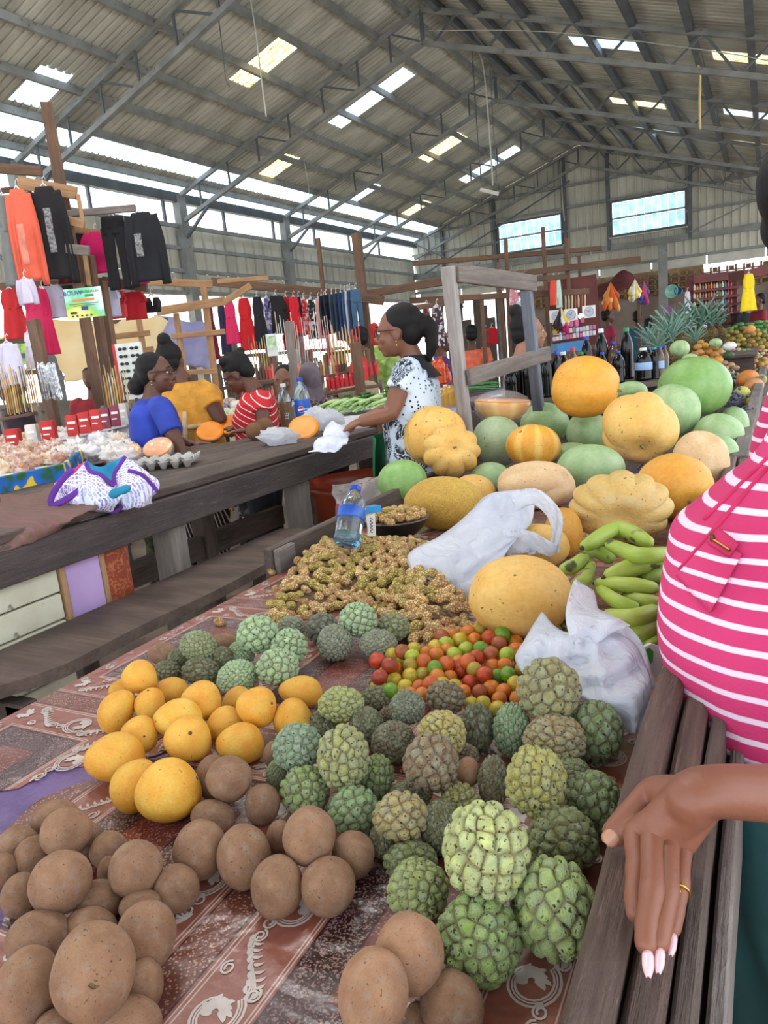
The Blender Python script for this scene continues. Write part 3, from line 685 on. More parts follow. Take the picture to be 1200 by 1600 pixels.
def place(name, me, px, py, w, h, ang=0, lift=0, z0=TZ, d=None, dr=None, origin_mode='c'):
    """ellipsoid-like thing whose outline is w x h photo pixels at (px, py), resting lift above z0 (or at view depth d)"""
    if d is None:
        d = 1.0
        for _ in range(12): half = h/2*d/FP; d = .5*d+.5*depth(AZ(px, py, z0+.93*half+lift+.004))
    PLACED_D = d; a, b_ = w/2*d/FP, h/2*d/FP; o = link(name, me, None, None, W(px, py, d))
    A = math.radians(ang); X = CR*math.cos(A)+CU*math.sin(A); Z = CU*math.cos(A)-CR*math.sin(A); Yv = Z.cross(X)
    o.rotation_mode = 'QUATERNION'; o.rotation_quaternion = Matrix((X, Yv, Z)).transposed().to_quaternion()
    o.scale = (a, dr*d/FP/2 if dr else (a+b_)/2 if abs(a-b_) < .35*max(a, b_) else min(a, b_), b_); o.color = WHITE
    PL.append([o, px, py, d]); return o
PL = []
def settle(names, cap=.10, it=40, kk=.86):
    """ease overlapping fruit apart: the nearer of a clashing pair moves towards the viewer, up and off the other"""
    L = [q for q in PL if q[0].name.split('.')[0] in names]; n = len(L); D0 = np.array([q[3] for q in L]); D = D0.copy(); Rv = np.array([list(ray(q[1], q[2])) for q in L]); R0 = np.array([(q[0].scale[0]*q[0].scale[1]*q[0].scale[2])**(1/3) for q in L])*kk/D0
    for _ in range(it):
        P = Rv*D[:, None]; r = R0*D; dist = np.linalg.norm(P[:, None]-P[None], axis=2)+np.eye(n)*9; ov = r[:, None]+r[None]-dist
        if (ov > 0).sum() == 0: break
        for i, j in zip(*np.where(np.triu(ov > .001))):
            k = i if D[i] <= D[j] else j; D[k] = max(D0[k]*(1-cap), D[k]-ov[i, j]*.25)
    for q, d0_, d in zip(L, D0, D): q[0].location = CP+Vector(ray(q[1], q[2]))*d; q[0].scale = tuple(x*d/d0_ for x in q[0].scale)
def child_on(o, name, mb, m, dirn, out=.97, tip=0):
    """small part set on the surface of a unit-ball fruit o, facing dirn (in camera axes: right, towards viewer, up)"""
    V = (CP-o.location).normalized(); Rr = V.cross(CU).normalized()*-1; Uu = V.cross(Rr).normalized(); Uu = Uu if Uu.dot(CU) > 0 else -Uu
    d = (o.rotation_quaternion.inverted() @ (Rr*dirn[0]+V*dirn[1]+Uu*dirn[2])).normalized(); me = mb.mesh(name, True); me.transform(d.to_track_quat('Z', 'Y').to_matrix().to_4x4()); me.transform(Matrix.Translation(d*out)); me.materials.append(m)
    c = bpy.data.objects.new(name, me); COL.objects.link(c); c.parent = o; return c
G = 'mangoes in the yellow heap'
MANGOES = [
 (217, 1057, 55, 52, 10, .035, 'round yellow mango perched topmost at the back left of the mango heap', (.3, .6, -.2), 1.05),
 (182, 1110, 54, 70, -25, .0, 'orange-yellow mango leaning left, second from the left edge of the mango heap', None, .97),
 (190, 1078, 40, 34, 0, .0, 'mango almost hidden under the perched round mango', None, .9),
 (234, 1100, 48, 52, -8, .012, 'small mango with a ridge and a dark nub, right of the leaning left one', (-.1, .5, .75), 1.),
 (267, 1078, 56, 40, 0, .0, 'orange mango lying just right of the perched round mango', None, .93),
 (314, 1094, 64, 62, 0, .02, 'smooth orange mango at the back middle of the heap', None, .98),
 (277, 1121, 78, 58, 8, .016, 'pale yellow mango with black flecks lying across the heap middle', (-.85, .5, -.1), 1.22),
 (217, 1147, 58, 58, 0, .012, 'mango with a black stem stain facing the viewer', (.25, .85, -.15), 1.),
 (293, 1153, 74, 70, 0, .01, 'yellow mango with brown scuffs at the heap centre front', (.1, .9, .2), 1.08),
 (351, 1131, 60, 54, 20, .0, 'yellow-green tinged mango between the centre and the bright round one', None, 1.1),
 (401, 1103, 64, 62, -15, .03, 'bright round mango with black freckles on the right, topmost there', (.7, .6, .1), 1.02),
 (370, 1094, 50, 40, 30, .0, 'mango half hidden behind the bright freckled one', None, .92),
 (375, 1160, 76, 62, 0, .0, 'orange mango at the front right of the heap, pointing right', None, .95),
 (470, 1079, 70, 47, -5, .01, 'outlying orange mango at the far right end, lying level', (-.85, .5, -.35), .93),
 (457, 1124, 62, 66, 15, .0, 'outlying orange mango leaning on a green custard apple', (.55, .3, .8), .95),
 (179, 1182, 94, 74, 5, .0, 'long yellow mango at the far left front of the heap', None, .99),
 (209, 1225, 70, 84, -25, .0, 'slim orange mango between the two big front mangoes', None, .96),
 (261, 1234, 102, 96, 18, .003, 'largest yellow mango, front and centre with its stem end to the right', (.93, .35, .25), 1.1)]
for (px, py, w, h, a, lf, lab, scar, br) in MANGOES:
    o = place('mango', MAN, px, py, w, h, a, lf); tag(o, lab, 'mango', G); o.color = (1.0*min(br, 1.05), br, br*br, 1)
    if scar: child_on(o, 'stem_scar', scar_star(.085), scarm, scar, .965)
G = 'brown sapodillas on the tablecloth'
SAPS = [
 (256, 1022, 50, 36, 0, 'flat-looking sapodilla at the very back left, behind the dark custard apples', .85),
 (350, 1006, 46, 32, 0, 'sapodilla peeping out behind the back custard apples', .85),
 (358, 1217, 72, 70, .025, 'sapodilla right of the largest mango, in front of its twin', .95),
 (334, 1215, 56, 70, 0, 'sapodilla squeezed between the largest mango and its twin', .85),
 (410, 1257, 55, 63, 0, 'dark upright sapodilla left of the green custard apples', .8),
 (333, 1276, 70, 50, 0, 'darker sapodilla behind the middle group', .85),
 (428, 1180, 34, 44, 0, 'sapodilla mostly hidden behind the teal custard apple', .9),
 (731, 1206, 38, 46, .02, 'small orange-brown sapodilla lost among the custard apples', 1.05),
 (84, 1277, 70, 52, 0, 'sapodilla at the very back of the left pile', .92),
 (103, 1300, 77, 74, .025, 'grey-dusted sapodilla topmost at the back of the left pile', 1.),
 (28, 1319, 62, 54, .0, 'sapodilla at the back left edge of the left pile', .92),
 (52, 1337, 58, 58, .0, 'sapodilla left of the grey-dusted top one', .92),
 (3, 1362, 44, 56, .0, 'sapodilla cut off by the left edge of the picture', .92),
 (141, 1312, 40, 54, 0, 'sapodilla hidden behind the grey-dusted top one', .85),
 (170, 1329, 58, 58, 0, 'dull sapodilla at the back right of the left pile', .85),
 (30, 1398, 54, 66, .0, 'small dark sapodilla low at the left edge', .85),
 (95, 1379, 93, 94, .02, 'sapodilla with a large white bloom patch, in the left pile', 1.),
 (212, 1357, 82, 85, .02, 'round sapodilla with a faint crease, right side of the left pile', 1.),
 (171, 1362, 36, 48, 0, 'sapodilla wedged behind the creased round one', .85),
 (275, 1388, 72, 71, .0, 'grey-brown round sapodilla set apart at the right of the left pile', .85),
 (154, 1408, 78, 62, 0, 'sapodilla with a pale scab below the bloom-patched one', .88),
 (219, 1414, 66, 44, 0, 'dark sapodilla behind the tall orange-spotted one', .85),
 (61, 1467, 100, 82, .0, 'wide darker sapodilla above the bottom left corner', .88),
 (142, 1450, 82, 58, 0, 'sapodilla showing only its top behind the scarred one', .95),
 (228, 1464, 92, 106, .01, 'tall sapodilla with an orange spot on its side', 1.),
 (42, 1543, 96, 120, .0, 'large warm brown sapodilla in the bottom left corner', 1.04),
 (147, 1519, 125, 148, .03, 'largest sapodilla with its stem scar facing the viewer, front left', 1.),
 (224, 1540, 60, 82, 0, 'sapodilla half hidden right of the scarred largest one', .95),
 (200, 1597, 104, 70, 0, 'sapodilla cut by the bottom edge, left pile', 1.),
 (84, 1606, 62, 50, -.0, 'dark sapodilla low under the scarred one', .75),
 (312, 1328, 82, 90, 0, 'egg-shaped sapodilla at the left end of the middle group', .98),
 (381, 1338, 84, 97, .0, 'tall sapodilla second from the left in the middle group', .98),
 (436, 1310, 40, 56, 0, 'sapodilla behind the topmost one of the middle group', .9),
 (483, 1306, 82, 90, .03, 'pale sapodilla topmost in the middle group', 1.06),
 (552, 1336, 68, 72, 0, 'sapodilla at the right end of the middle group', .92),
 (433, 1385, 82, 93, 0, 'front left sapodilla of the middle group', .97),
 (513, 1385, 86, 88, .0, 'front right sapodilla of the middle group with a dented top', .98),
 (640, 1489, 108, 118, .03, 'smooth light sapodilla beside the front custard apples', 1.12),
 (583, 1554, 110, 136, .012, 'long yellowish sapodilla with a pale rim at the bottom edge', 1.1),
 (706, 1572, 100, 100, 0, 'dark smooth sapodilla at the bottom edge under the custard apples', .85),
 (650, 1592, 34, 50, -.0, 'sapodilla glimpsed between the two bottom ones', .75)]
whitep = mat('white_bloom', (190, 184, 180), .9, (160, 150, 146), 30)
for i, (px, py, w, h, lf, lab, br) in enumerate(SAPS):
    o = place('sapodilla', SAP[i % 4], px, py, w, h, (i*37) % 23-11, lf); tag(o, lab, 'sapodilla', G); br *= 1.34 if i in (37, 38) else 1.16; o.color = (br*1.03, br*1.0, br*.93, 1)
    if i in (26, 16, 36, 9): child_on(o, 'stem_scar', scar_star(.24 if i == 26 else .10, 12), scarm, {26: (.1, 1, -.12), 16: (-.2, .9, -.45), 36: (.1, .5, .85), 9: (.3, .8, .2)}[i], .965)
# custard (sugar) apples
cg, ct, cd, cb, cy, cs, cgr = (128, 152, 88), (138, 184, 142), (78, 84, 48), (100, 86, 60), (164, 166, 92), (112, 134, 92), (108, 126, 110)
G = 'knobbly green custard apples'
SUGS = [
 (311, 1010, 60, 50, .03, cs, 'custard apple with grey-green top on the dark back-left group'), (261, 1048, 44, 32, 0, cd, 'small dark custard apple touching the perched mango'),
 (312, 1048, 58, 44, 0, cd, 'dark olive custard apple in front of the grey-green topped one'), (279, 1030, 34, 36, 0, cd, 'dark custard apple wedged in the back-left group'),
 (347, 1028, 36, 38, 0, cd, 'dark custard apple right of the grey-green topped one'), (402, 991, 66, 60, .035, ct, 'topmost mint-green custard apple of the mint group'),
 (376, 1022, 44, 42, 0, ct, 'mint custard apple low on the left of the mint group'), (452, 1012, 58, 60, .01, ct, 'mint custard apple on the right of the mint group'),
 (433, 1042, 67, 60, .015, ct, 'mint custard apple front centre of the mint group'), (371, 1058, 64, 54, 0, ct, 'mint custard apple nearest the mangoes'),
 (456, 980, 44, 36, 0, cgr, 'grey-green custard apple behind the mint group'), (503, 982, 52, 50, 0, (76, 82, 76), 'blackish custard apple below the peanuts'),
 (523, 1004, 56, 58, .0, cgr, 'frosty grey-green custard apple in front of the blackish one'), (560, 968, 60, 54, .03, ct, 'bright green custard apple topmost of the group by the peanuts'),
 (613, 980, 54, 46, 0, cs, 'custard apple at the right end of the group by the peanuts'), (591, 1006, 60, 46, 0, cgr, 'pale custard apple in front of the group by the peanuts'),
 (533, 1101, 72, 57, .025, (140, 164, 92), 'bright whitish-green custard apple left of the middle rows'), (587, 1090, 46, 38, 0, cd, 'dark custard apple under the small tomatoes, left'),
 (636, 1105, 56, 54, .03, (86, 100, 84), 'small blackish frosted custard apple with deep pits'), (697, 1090, 62, 52, .01, cb, 'olive-brown custard apple touching the tomatoes'),
 (745, 1136, 56, 76, 0, (64, 66, 38), 'very dark upright custard apple right of the olive-brown one'), (573, 1134, 54, 60, 0, cd, 'olive custard apple behind the centre rows'),
 (505, 1131, 52, 42, 0, cd, 'dark custard apple behind the two large left ones'), (615, 1160, 70, 66, 0, (82, 76, 50), 'dark custard apple showing a radiating stem end'),
 (607, 1121, 34, 34, -.0, cb, 'small brown custard apple under the frosted blackish one'), (690, 1146, 76, 70, .03, cy, 'bright yellow-green custard apple on the centre of the heap'),
 (673, 1192, 87, 93, .035, (110, 92, 66), 'large brown-skinned custard apple in the centre'), (465, 1168, 78, 76, .035, (104, 142, 118), 'frosty teal custard apple at the left front'),
 (536, 1183, 82, 98, .035, (134, 150, 92), 'tall pale-green custard apple second from the left front'), (476, 1234, 78, 78, .0, (112, 144, 84), 'green speckled custard apple below the frosty teal one'),
 (432, 1211, 34, 48, 0, cs, 'custard apple peeking out left below the frosty teal one'), (590, 1213, 54, 68, 0, (104, 136, 74), 'smooth-green custard apple right of the tall pale one'),
 (553, 1267, 80, 77, 0, (106, 144, 96), 'green custard apple at the front left, above the sapodillas'), (642, 1241, 68, 44, 0, cd, 'dark custard apple sunk below the large brown one'),
 (729, 1180, 40, 36, 0, cb, 'olive custard apple half hidden right of the large brown one'), (857, 1077, 98, 103, .05, (124, 132, 88), 'black-speckled custard apple topmost on the right, by the bag'),
 (800, 1141, 60, 86, .0, (98, 138, 100), 'smooth blue-green custard apple left of the speckled top one'), (866, 1156, 97, 78, .012, (136, 134, 92), 'custard apple with tan patches and black marks on the right'),
 (932, 1143, 82, 98, .0, (84, 112, 62), 'dark green custard apple nearest the board, back right'), (837, 1222, 94, 112, .035, (146, 156, 76), 'yellow-green custard apple with a neat scale pattern'),
 (892, 1206, 58, 46, 0, cs, 'small custard apple behind the thumb-side one'), (927, 1253, 86, 100, .0, (96, 124, 72), 'custard apple with black pits next to the thumb'),
 (771, 1220, 50, 80, .0, (92, 90, 58), 'dark custard apple with a rotten brown hollow'), (718, 1253, 62, 60, 0, (140, 154, 82), 'small yellow-green custard apple in the centre gap'),
 (626, 1276, 88, 76, .025, (142, 138, 88), 'tan-green custard apple with petal-like scales'), (688, 1293, 64, 84, 0, (80, 84, 48), 'dark custard apple right of the petal-scaled one'),
 (597, 1316, 42, 52, 0, cd, 'dark custard apple under the petal-scaled one'), (641, 1346, 84, 62, 0, (94, 114, 58), 'green custard apple low left of the biggest one'),
 (760, 1330, 134, 150, .05, (158, 184, 118), 'biggest bright green custard apple with pink seams, front centre'), (877, 1315, 112, 102, .0, (98, 116, 60), 'custard apple with a cracked pale crown right of the biggest'),
 (866, 1421, 130, 155, .0, (132, 166, 100), 'large bright custard apple at the right front by the board'), (653, 1391, 98, 90, 0, (130, 160, 94), 'light green custard apple left under the biggest'),
 (747, 1467, 132, 132, .0, (112, 148, 74), 'large green custard apple lowest at the front')]
for i, (px, py, w, h, lf, c, lab) in enumerate(SUGS):
    big = w > 75; me = (SUG[i % 6] if big else (SUG[(i*5+1) % 6] if i % 3 else SUGF[i % 2])); 
    if i == 23: me = SUGF[1]
    o = place('sugar_apple', me, px, py, w*1.02, h*1.02, (i*53) % 40-20 if abs(w-h) < 12 else 0, lf); tag(o, lab, 'custard apple', G); tcol(o, (min(255, c[0]*1.30), min(255, c[1]*1.13), min(255, c[2]*1.14)))
# ================================================================ tomatoes, peanuts, bowl, bottle
tomm = fruit_mat('small_tomato_skin', (255, 250, 245), (206, 222, 150), .22, (120, 90, 40), .2, 20, .001, 2)
def tom_fn(t, p):
    d = sph(t, p); k = 1-.10*math.exp(-(t/.35)**2); return d*k
TOM = finish(norm_mesh(sphere_mesh('small_tomato', tom_fn, 22, 14)), tomm); TOM.transform(Euler((.6, .3, 0)).to_matrix().to_4x4())
tc_ = {'r': ((190, 66, 34), 'ripe red'), 'd': ((158, 58, 36), 'dark red'), 'b': ((168, 84, 54), 'brick-coloured'), 'o': ((214, 120, 44), 'orange'), 'm': ((200, 92, 40), 'orange-red'), 'y': ((196, 168, 56), 'yellow-green'), 'l': ((172, 182, 60), 'lime green'), 'g': ((108, 148, 40), 'unripe green'), 'v': ((170, 140, 52), 'olive yellow')}
TL = """540,265,r 612,243,y 597,285,d 660,262,l 697,245,l 707,218,y 617,302,o 617,350,y 550,338,d 543,378,y 600,398,g 668,382,y 688,333,y 690,287,v 750,268,m 745,325,v 765,232,o 733,385,m 740,418,o 808,338,o 850,280,m 805,240,o 800,298,g 848,195,l 910,175,y 886,240,l 855,222,o 918,305,r 865,340,o 938,215,l 985,250,r 975,172,o 1040,160,r 1000,128,v 1050,235,b 1085,190,b 1100,150,g 1155,182,o 1120,238,l 1110,285,o 1020,325,r 955,360,r 1005,210,g 1075,335,g 1125,325,g 1155,365,y 1050,385,o 998,405,b 1105,400,o 1085,435,o 960,460,y 1012,455,y 1075,478,y 1168,435,o 1160,215,o 1178,240,m 905,275,o 870,155,o 945,140,o 832,160,b 1055,290,o 975,305,v 945,268,m 800,205,y 778,368,m 640,415,v 925,405,o 890,380,y 690,420,o 1190,300,y 1195,390,o 830,370,y 655,225,b 580,320,v"""
seen = {}
for i, q in enumerate(TL.split()):
    u, v, k = q.split(','); u, v = float(u), float(v); r = random.Random(i); up = k in 'rmdblg' and i % 2 == 0
    o = place('small_tomato', TOM, 400+u/2.857, 940+v/2.857, 25.5+r.uniform(-2, 2), 24.5+r.uniform(-2, 2), r.uniform(-60, 60), .016 if up else 0)
    side = 'left part' if u < 780 else ('middle part' if u < 980 else 'right part'); lab = f'{tc_[k][1]} small tomato, {side} of the pile'
    tag(o, lab, 'tomato', f'{tc_[k][1]} small tomatoes, {side} of the pile'); tcol(o, tuple(min(255, x*1.08) for x in tc_[k][0]))
# peanuts
pnm = NT('peanut_shell'); _co = pnm.coord(); _oi = pnm.new('ObjectInfo')
_v = pnm.voro(_co, 3.6, 'DISTANCE_TO_EDGE'); _c = pnm.mix(pnm.ramp(pnm.noise(_co, 1.6, 4), (.4, 0), (.62, 1)), s2l((236, 206, 148)), s2l((200, 150, 100)))
_c = pnm.mix(1., _c, _oi.outputs['Color'], 'MULTIPLY'); _c = pnm.mix(pnm.ramp(_v, (.0, .3), (.10, 0)), _c, s2l((140, 100, 60))); pnm.base(_c); pnm.rough(.7); pnm.bump(pnm.math('MINIMUM', _v, .15), .12, .8); pnm = pnm.m
def peanut(seed, lobes):
    r = random.Random(seed); L = 2.0*lobes*.62+.3; n = 8*lobes+3; pts = []; rad = []; bend = r.uniform(-.2, .2); b2 = r.uniform(-.2, .2)
    for i in range(n):
        u = i/(n-1); x = (u-.5)*L; pts.append((x, bend*math.sin(PI*u)-bend*.5, b2*math.sin(2*PI*u)))
        e = math.sqrt(max(0, 1-(2*u-1)**8)); rad.append(max(.04, (.60+.085*math.cos(2*PI*u*lobes-PI))*e*(1-.12*u)))
    me = MB().tube(pts, rad, 9).mesh('peanut'); me.materials.append(pnm); return me
PN = [peanut(i, l) for i, l in enumerate((2, 2, 3, 2, 1, 3, 2, 2))]
poly = [(424, 962), (436, 925), (468, 880), (500, 850), (548, 838), (600, 842), (640, 842), (668, 850), (690, 895), (712, 930), (742, 968), (738, 988), (700, 988), (650, 1004), (628, 990), (610, 962), (585, 948), (540, 944), (505, 962), (470, 962), (440, 978)]
def P2(p):
    c = (Vector(p)-CP); z = c.dot(CF); return (600+FP*c.dot(CR)/z, 800-FP*c.dot(CU)/z)
def pdist(px, py):
    m = 1e9
    for i in range(len(poly)):
        a, b_ = Vector(poly[i]), Vector(poly[i-1]); p = Vector((px, py)); t = max(0, min(1, (p-a).dot(b_-a)/(b_-a).length_squared)); m = min(m, (p-a-(b_-a)*t).length)
    return m if inpoly(px, py, poly) else 0
def heap(x, y):
    """height of the peanut heap above the cloth"""
    q = P2((x, y, TZ)); m = pdist(*q); return .062*min(1, m/55)**.7 if m > 0 else 0
cand = []
r_ = random.Random(5); tries = 0; PT = []
while len(PT) < 260 and tries < 12000:
    tries += 1; px, py = r_.uniform(420, 745), r_.uniform(836, 1004)
    if not inpoly(px, py, poly): continue
    p = AZ(px, py, TZ+.02)
    for _ in range(6): p = AZ(px, py, TZ+.014+heap(p.x, p.y))
    if p.x < -1.25: continue
    if all((p-q).length > .0275 for q in PT): PT.append(p)
PT.sort(key=lambda p: p.y)
pcols = [(1.05, 1.05, 1.0), (1.12, 1.05, .88), (.95, 1.05, .65), (.85, .72, .62), (1.2, 1.2, 1.1), (.8, .9, .5)]
for i, p in enumerate(PT):
    o = link('peanut', PN[r_.randrange(8)], None, None, p); o.rotation_mode = 'XYZ'; o.rotation_euler = (r_.uniform(0, 6.3), r_.uniform(-.35, .35), r_.uniform(0, 3.14)); k = r_.uniform(.0165, .0215)
    o.scale = (k, k, k); c = pcols[r_.randrange(6)]; o.color = (*c, 1)
    tag(o, 'unshelled tan peanut in the big heap in front of the steel bowl', 'peanut', 'peanuts in the big heap')
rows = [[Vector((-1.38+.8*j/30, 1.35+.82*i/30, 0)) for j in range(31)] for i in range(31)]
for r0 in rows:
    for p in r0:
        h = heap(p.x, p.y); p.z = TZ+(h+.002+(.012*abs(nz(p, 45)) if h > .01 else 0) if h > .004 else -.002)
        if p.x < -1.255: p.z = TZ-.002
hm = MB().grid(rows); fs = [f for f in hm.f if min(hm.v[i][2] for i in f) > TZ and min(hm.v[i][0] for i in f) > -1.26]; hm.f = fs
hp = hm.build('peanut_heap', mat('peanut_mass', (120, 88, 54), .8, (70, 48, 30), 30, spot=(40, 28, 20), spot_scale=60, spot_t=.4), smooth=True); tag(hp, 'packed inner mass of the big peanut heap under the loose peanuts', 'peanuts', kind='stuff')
for (px, py) in ((343, 972), (424, 893), (432, 968)):
    p = AZ(px, py, TZ+.012); o = link('peanut', PN[4], None, None, p); o.scale = (.016,)*3; o.rotation_euler = (.3, .2, px)
    o.color = (1, .95, .7, 1); tag(o, {343: 'stray yellow nut alone on the cloth near the bench', 424: 'stray nut by the end block of the rim board', 432: 'stray nut at the lower left foot of the peanut heap'}[px], 'peanut')
# steel bowl heaped with peanuts
bc = AZ(622, 836, TZ+.035); bd = depth(bc); br = 49*bd/FP
st = mat('dull_steel', (120, 112, 106), .38, (84, 78, 74), 12, metal=.85)
bw = thing('steel_bowl', 'dull steel bowl heaped with peanuts behind the big peanut heap', 'bowl', bc)
mb = MB(); mb.lathe([(1e-3, 0), (br*.55, .0), (br*.82, .022), (br*.97, .05), (br*1.02, .052), (br*1.03, .056), (br*.98, .058), (br*.92, .052), (br*.78, .026), (br*.5, .008), (1e-3, .006)], bc, 40); mb.build('body', st, bw, smooth=True)
MB().tube([bc+Vector((br*1.02*math.cos(a), br*1.02*math.sin(a), .056)) for a in np.linspace(0, 2*PI, 40, endpoint=False)], .0035, 6, closed=True).build('rim', st, bw, smooth=True)
k = 0; r_ = random.Random(9); B = []
while k < 30:
    a, q = r_.uniform(0, 6.3), br*.86*math.sqrt(r_.random()); p = bc+Vector((q*math.cos(a), q*math.sin(a), .052+.030*(1-(q/br)**2)))
    if any((p-z).length < .021 for z in B):
        q_ = r_.random()
        if q_ > .02: continue
    B.append(p); o = link('peanut', PN[r_.choice((0, 4, 6, 1))], None, None, p); o.scale = (.019,)*3; o.rotation_euler = (r_.uniform(0, 6), r_.uniform(-.4, .4), r_.uniform(0, 6)); c = pcols[r_.randrange(6)]; o.color = (c[0]*1.08, c[1]*1.04, c[2], 1)
    tag(o, 'unshelled peanut heaped in the steel bowl', 'peanut', 'peanuts in the steel bowl'); k += 1
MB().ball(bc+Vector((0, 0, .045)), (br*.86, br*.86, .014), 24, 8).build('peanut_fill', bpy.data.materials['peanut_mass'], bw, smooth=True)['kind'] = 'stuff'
# clear water bottle lying tilted on the rim
glass = mat('clear_bottle_plastic', (225, 240, 246), .06, (215, 232, 240), 3, trans=.93, spec=.6)
bottle_blue = mat('blue_bottle_label', (36, 76, 170), .35, (60, 120, 205), 14); capblue = mat('blue_cap', (26, 70, 176), .35); capwhite = mat('white_cap', (226, 232, 236), .35); capteal = mat('teal_cap', (34, 150, 176), .35); capgreen = mat('green_cap', (20, 140, 84), .35); capred = mat('red_cap', (190, 40, 50), .35)
CAPS = {'b': capblue, 'w': capwhite, 't': capteal, 'g': capgreen, 'r': capred}
def bottle_prof(R, H):
    P = [(1e-3, 0), (R*.8, 0), (R, R*.25)]
    for i in range(9): P.append((R*(1-.045*(i % 2)), R*.4+(H*.5-R*.4)*i/8))
    return P+[(R, H*.60), (R*.97, H*.68), (R*.82, H*.78), (R*.55, H*.87), (R*.36, H*.92), (R*.34, H*.96)]
def bottle(name, label, cat, base, R, H, body, cap, group=None, axis=None, lab=None, fill=None, fillh=.8, labz=(.42, .62), n=20):
    t = thing(name, label, cat, base, group); ax = Vector(axis).normalized() if axis else Vector((0, 0, 1)); rot = ax.to_track_quat('Z', 'Y').to_matrix(); P = bottle_prof(R, H)
    MB().lathe(P, base, n, rot).build('body', body, t, smooth=True)
    MB().lathe([(1e-3, H*1.02), (R*.38, H*1.02), (R*.42, H*1.01), (R*.42, H*.945), (R*.36, H*.94)], base, 14, rot).build('cap', CAPS[cap], t, smooth=False)
    if lab: MB().lathe([(R*1.015, H*labz[0]), (R*1.025, H*(labz[0]+.01)), (R*1.025, H*(labz[1]-.01)), (R*1.015, H*labz[1])], base, n, rot).build('label', lab, t, smooth=True)
    if fill:
        Q = [(min(a, R)*.93, z) for a, z in P if z <= H*fillh]; Q[0] = (1e-3, R*.06); Q = [Q[0]]+[(a, max(z, R*.06)) for a, z in Q[1:]]; Q.append((1e-3, Q[-1][1]+.001)); MB().lathe(Q, base, n, rot).build('drink', fill, t, smooth=True)
    return t
b0, b1 = W(541, 852, 2.02), W(556, 762, 2.08)
t = bottle('water_bottle', 'empty clear plastic bottle with blue band leaning beside the steel bowl', 'bottle', b0, 22*2.02/FP, (b1-b0).length, glass, 'b', axis=(b1-b0), n=28, labz=(.44, .62), lab=bottle_blue)
water = mat('bluish_water', (120, 190, 225), .03, (90, 170, 215), 3, trans=.9)
MB().lathe([(1e-3, .004), (.031, .006), (.035, .02), (.034, .034), (1e-3, .036)], b0, 24, (b1-b0).normalized().to_track_quat('Z', 'Y').to_matrix()).build('water', water, t, smooth=True)
# ================================================================ melons and pumpkins
def ribbed_fn(n, dep, dimple=.18, sharp=1.0, seed=0, taper=0):
    def f(t, p):
        w = abs(math.cos(n*p/2+.25*math.sin(3*p+seed)))**sharp; st_ = math.sin(t); k = 1-dep*(1-w)*st_**.6; k *= 1+.035*nz(sph(t, p)+Vector((seed, 0, 0)), 1.5)
        r = st_*k*(1-taper*math.cos(t)); z = math.cos(t)*(1-dimple*math.exp(-(st_/.35)**2)*1.0); return Vector((r*math.cos(p), r*math.sin(p), z))
    return f
mel_g = fruit_mat('pale_green_melon_skin', (152, 184, 124), (178, 202, 150), .36, (96, 100, 70), .22, 16, .003, 3, stripe=(9, (124, 166, 104), .25))
mel_gp = fruit_mat('blemished_melon_skin', (160, 190, 138), (190, 204, 164), .4, (140, 104, 88), .30, 4, .004, 3)
mel_w = fruit_mat('green_watermelon_skin', (124, 168, 84), (148, 184, 112), .33, (70, 90, 50), .22, 16, .003, 3, stripe=(12, (104, 152, 78), .3))
pum_y = fruit_mat('yellow_pumpkin_skin', (236, 182, 88), (240, 196, 112), .5, (110, 72, 40), .27, 8, .006, 3)
pum_o = fruit_mat('orange_pumpkin_skin', (232, 158, 48), (238, 178, 72), .42, (120, 74, 30), .25, 11, .005, 3)
pum_p = fruit_mat('pale_pumpkin_skin', (236, 204, 158), (226, 184, 132), .55, (140, 96, 60), .26, 9, .008, 3)
pum_l = fruit_mat('light_ribbed_pumpkin_skin', (226, 190, 112), (214, 172, 92), .55, (110, 78, 44), .27, 9, .008, 3, dust=((214, 200, 170), .4))
pum_n = fruit_mat('netted_melon_skin', (226, 186, 74), (214, 164, 62), .6, (120, 90, 50), .25, 9, .01, 3, extra='net')
pum_s = fruit_mat('striped_orange_melon_skin', (238, 160, 46), (236, 176, 58), .4, (110, 70, 30), .22, 9, .004, 3, stripe=(8, (246, 206, 110), .7))
KINDS = {'plain': sphere_mesh('m', ribbed_fn(10, .012, .05), 60, 32), 'rib8': sphere_mesh('m', ribbed_fn(9, .14, .22, .7), 90, 36), 'rib5': sphere_mesh('m', ribbed_fn(5, .16, .2, .8, 2), 90, 36), 'rib10': sphere_mesh('m', ribbed_fn(12, .13, .25, .6, 4), 100, 36), 'lobes': sphere_mesh('m', ribbed_fn(6, .12, .2, .7, 1), 90, 36), 'soft': sphere_mesh('m', ribbed_fn(7, .035, .1, .8, 3, .04), 80, 32)}
def stem_mb(L=.12, r=.05):
    mb = MB(); mb.tube([(0, 0, -.06), (0, 0, .02), (.02, .01, L*.6), (.05, .0, L)], [r*1.6, r, r*.75, r*.85], 7); return mb
stemm = mat('dry_pumpkin_stem', (150, 132, 96), .85, (110, 92, 64), 20); stemg = mat('green_pumpkin_stem', (120, 134, 80), .8, (150, 140, 100), 20)
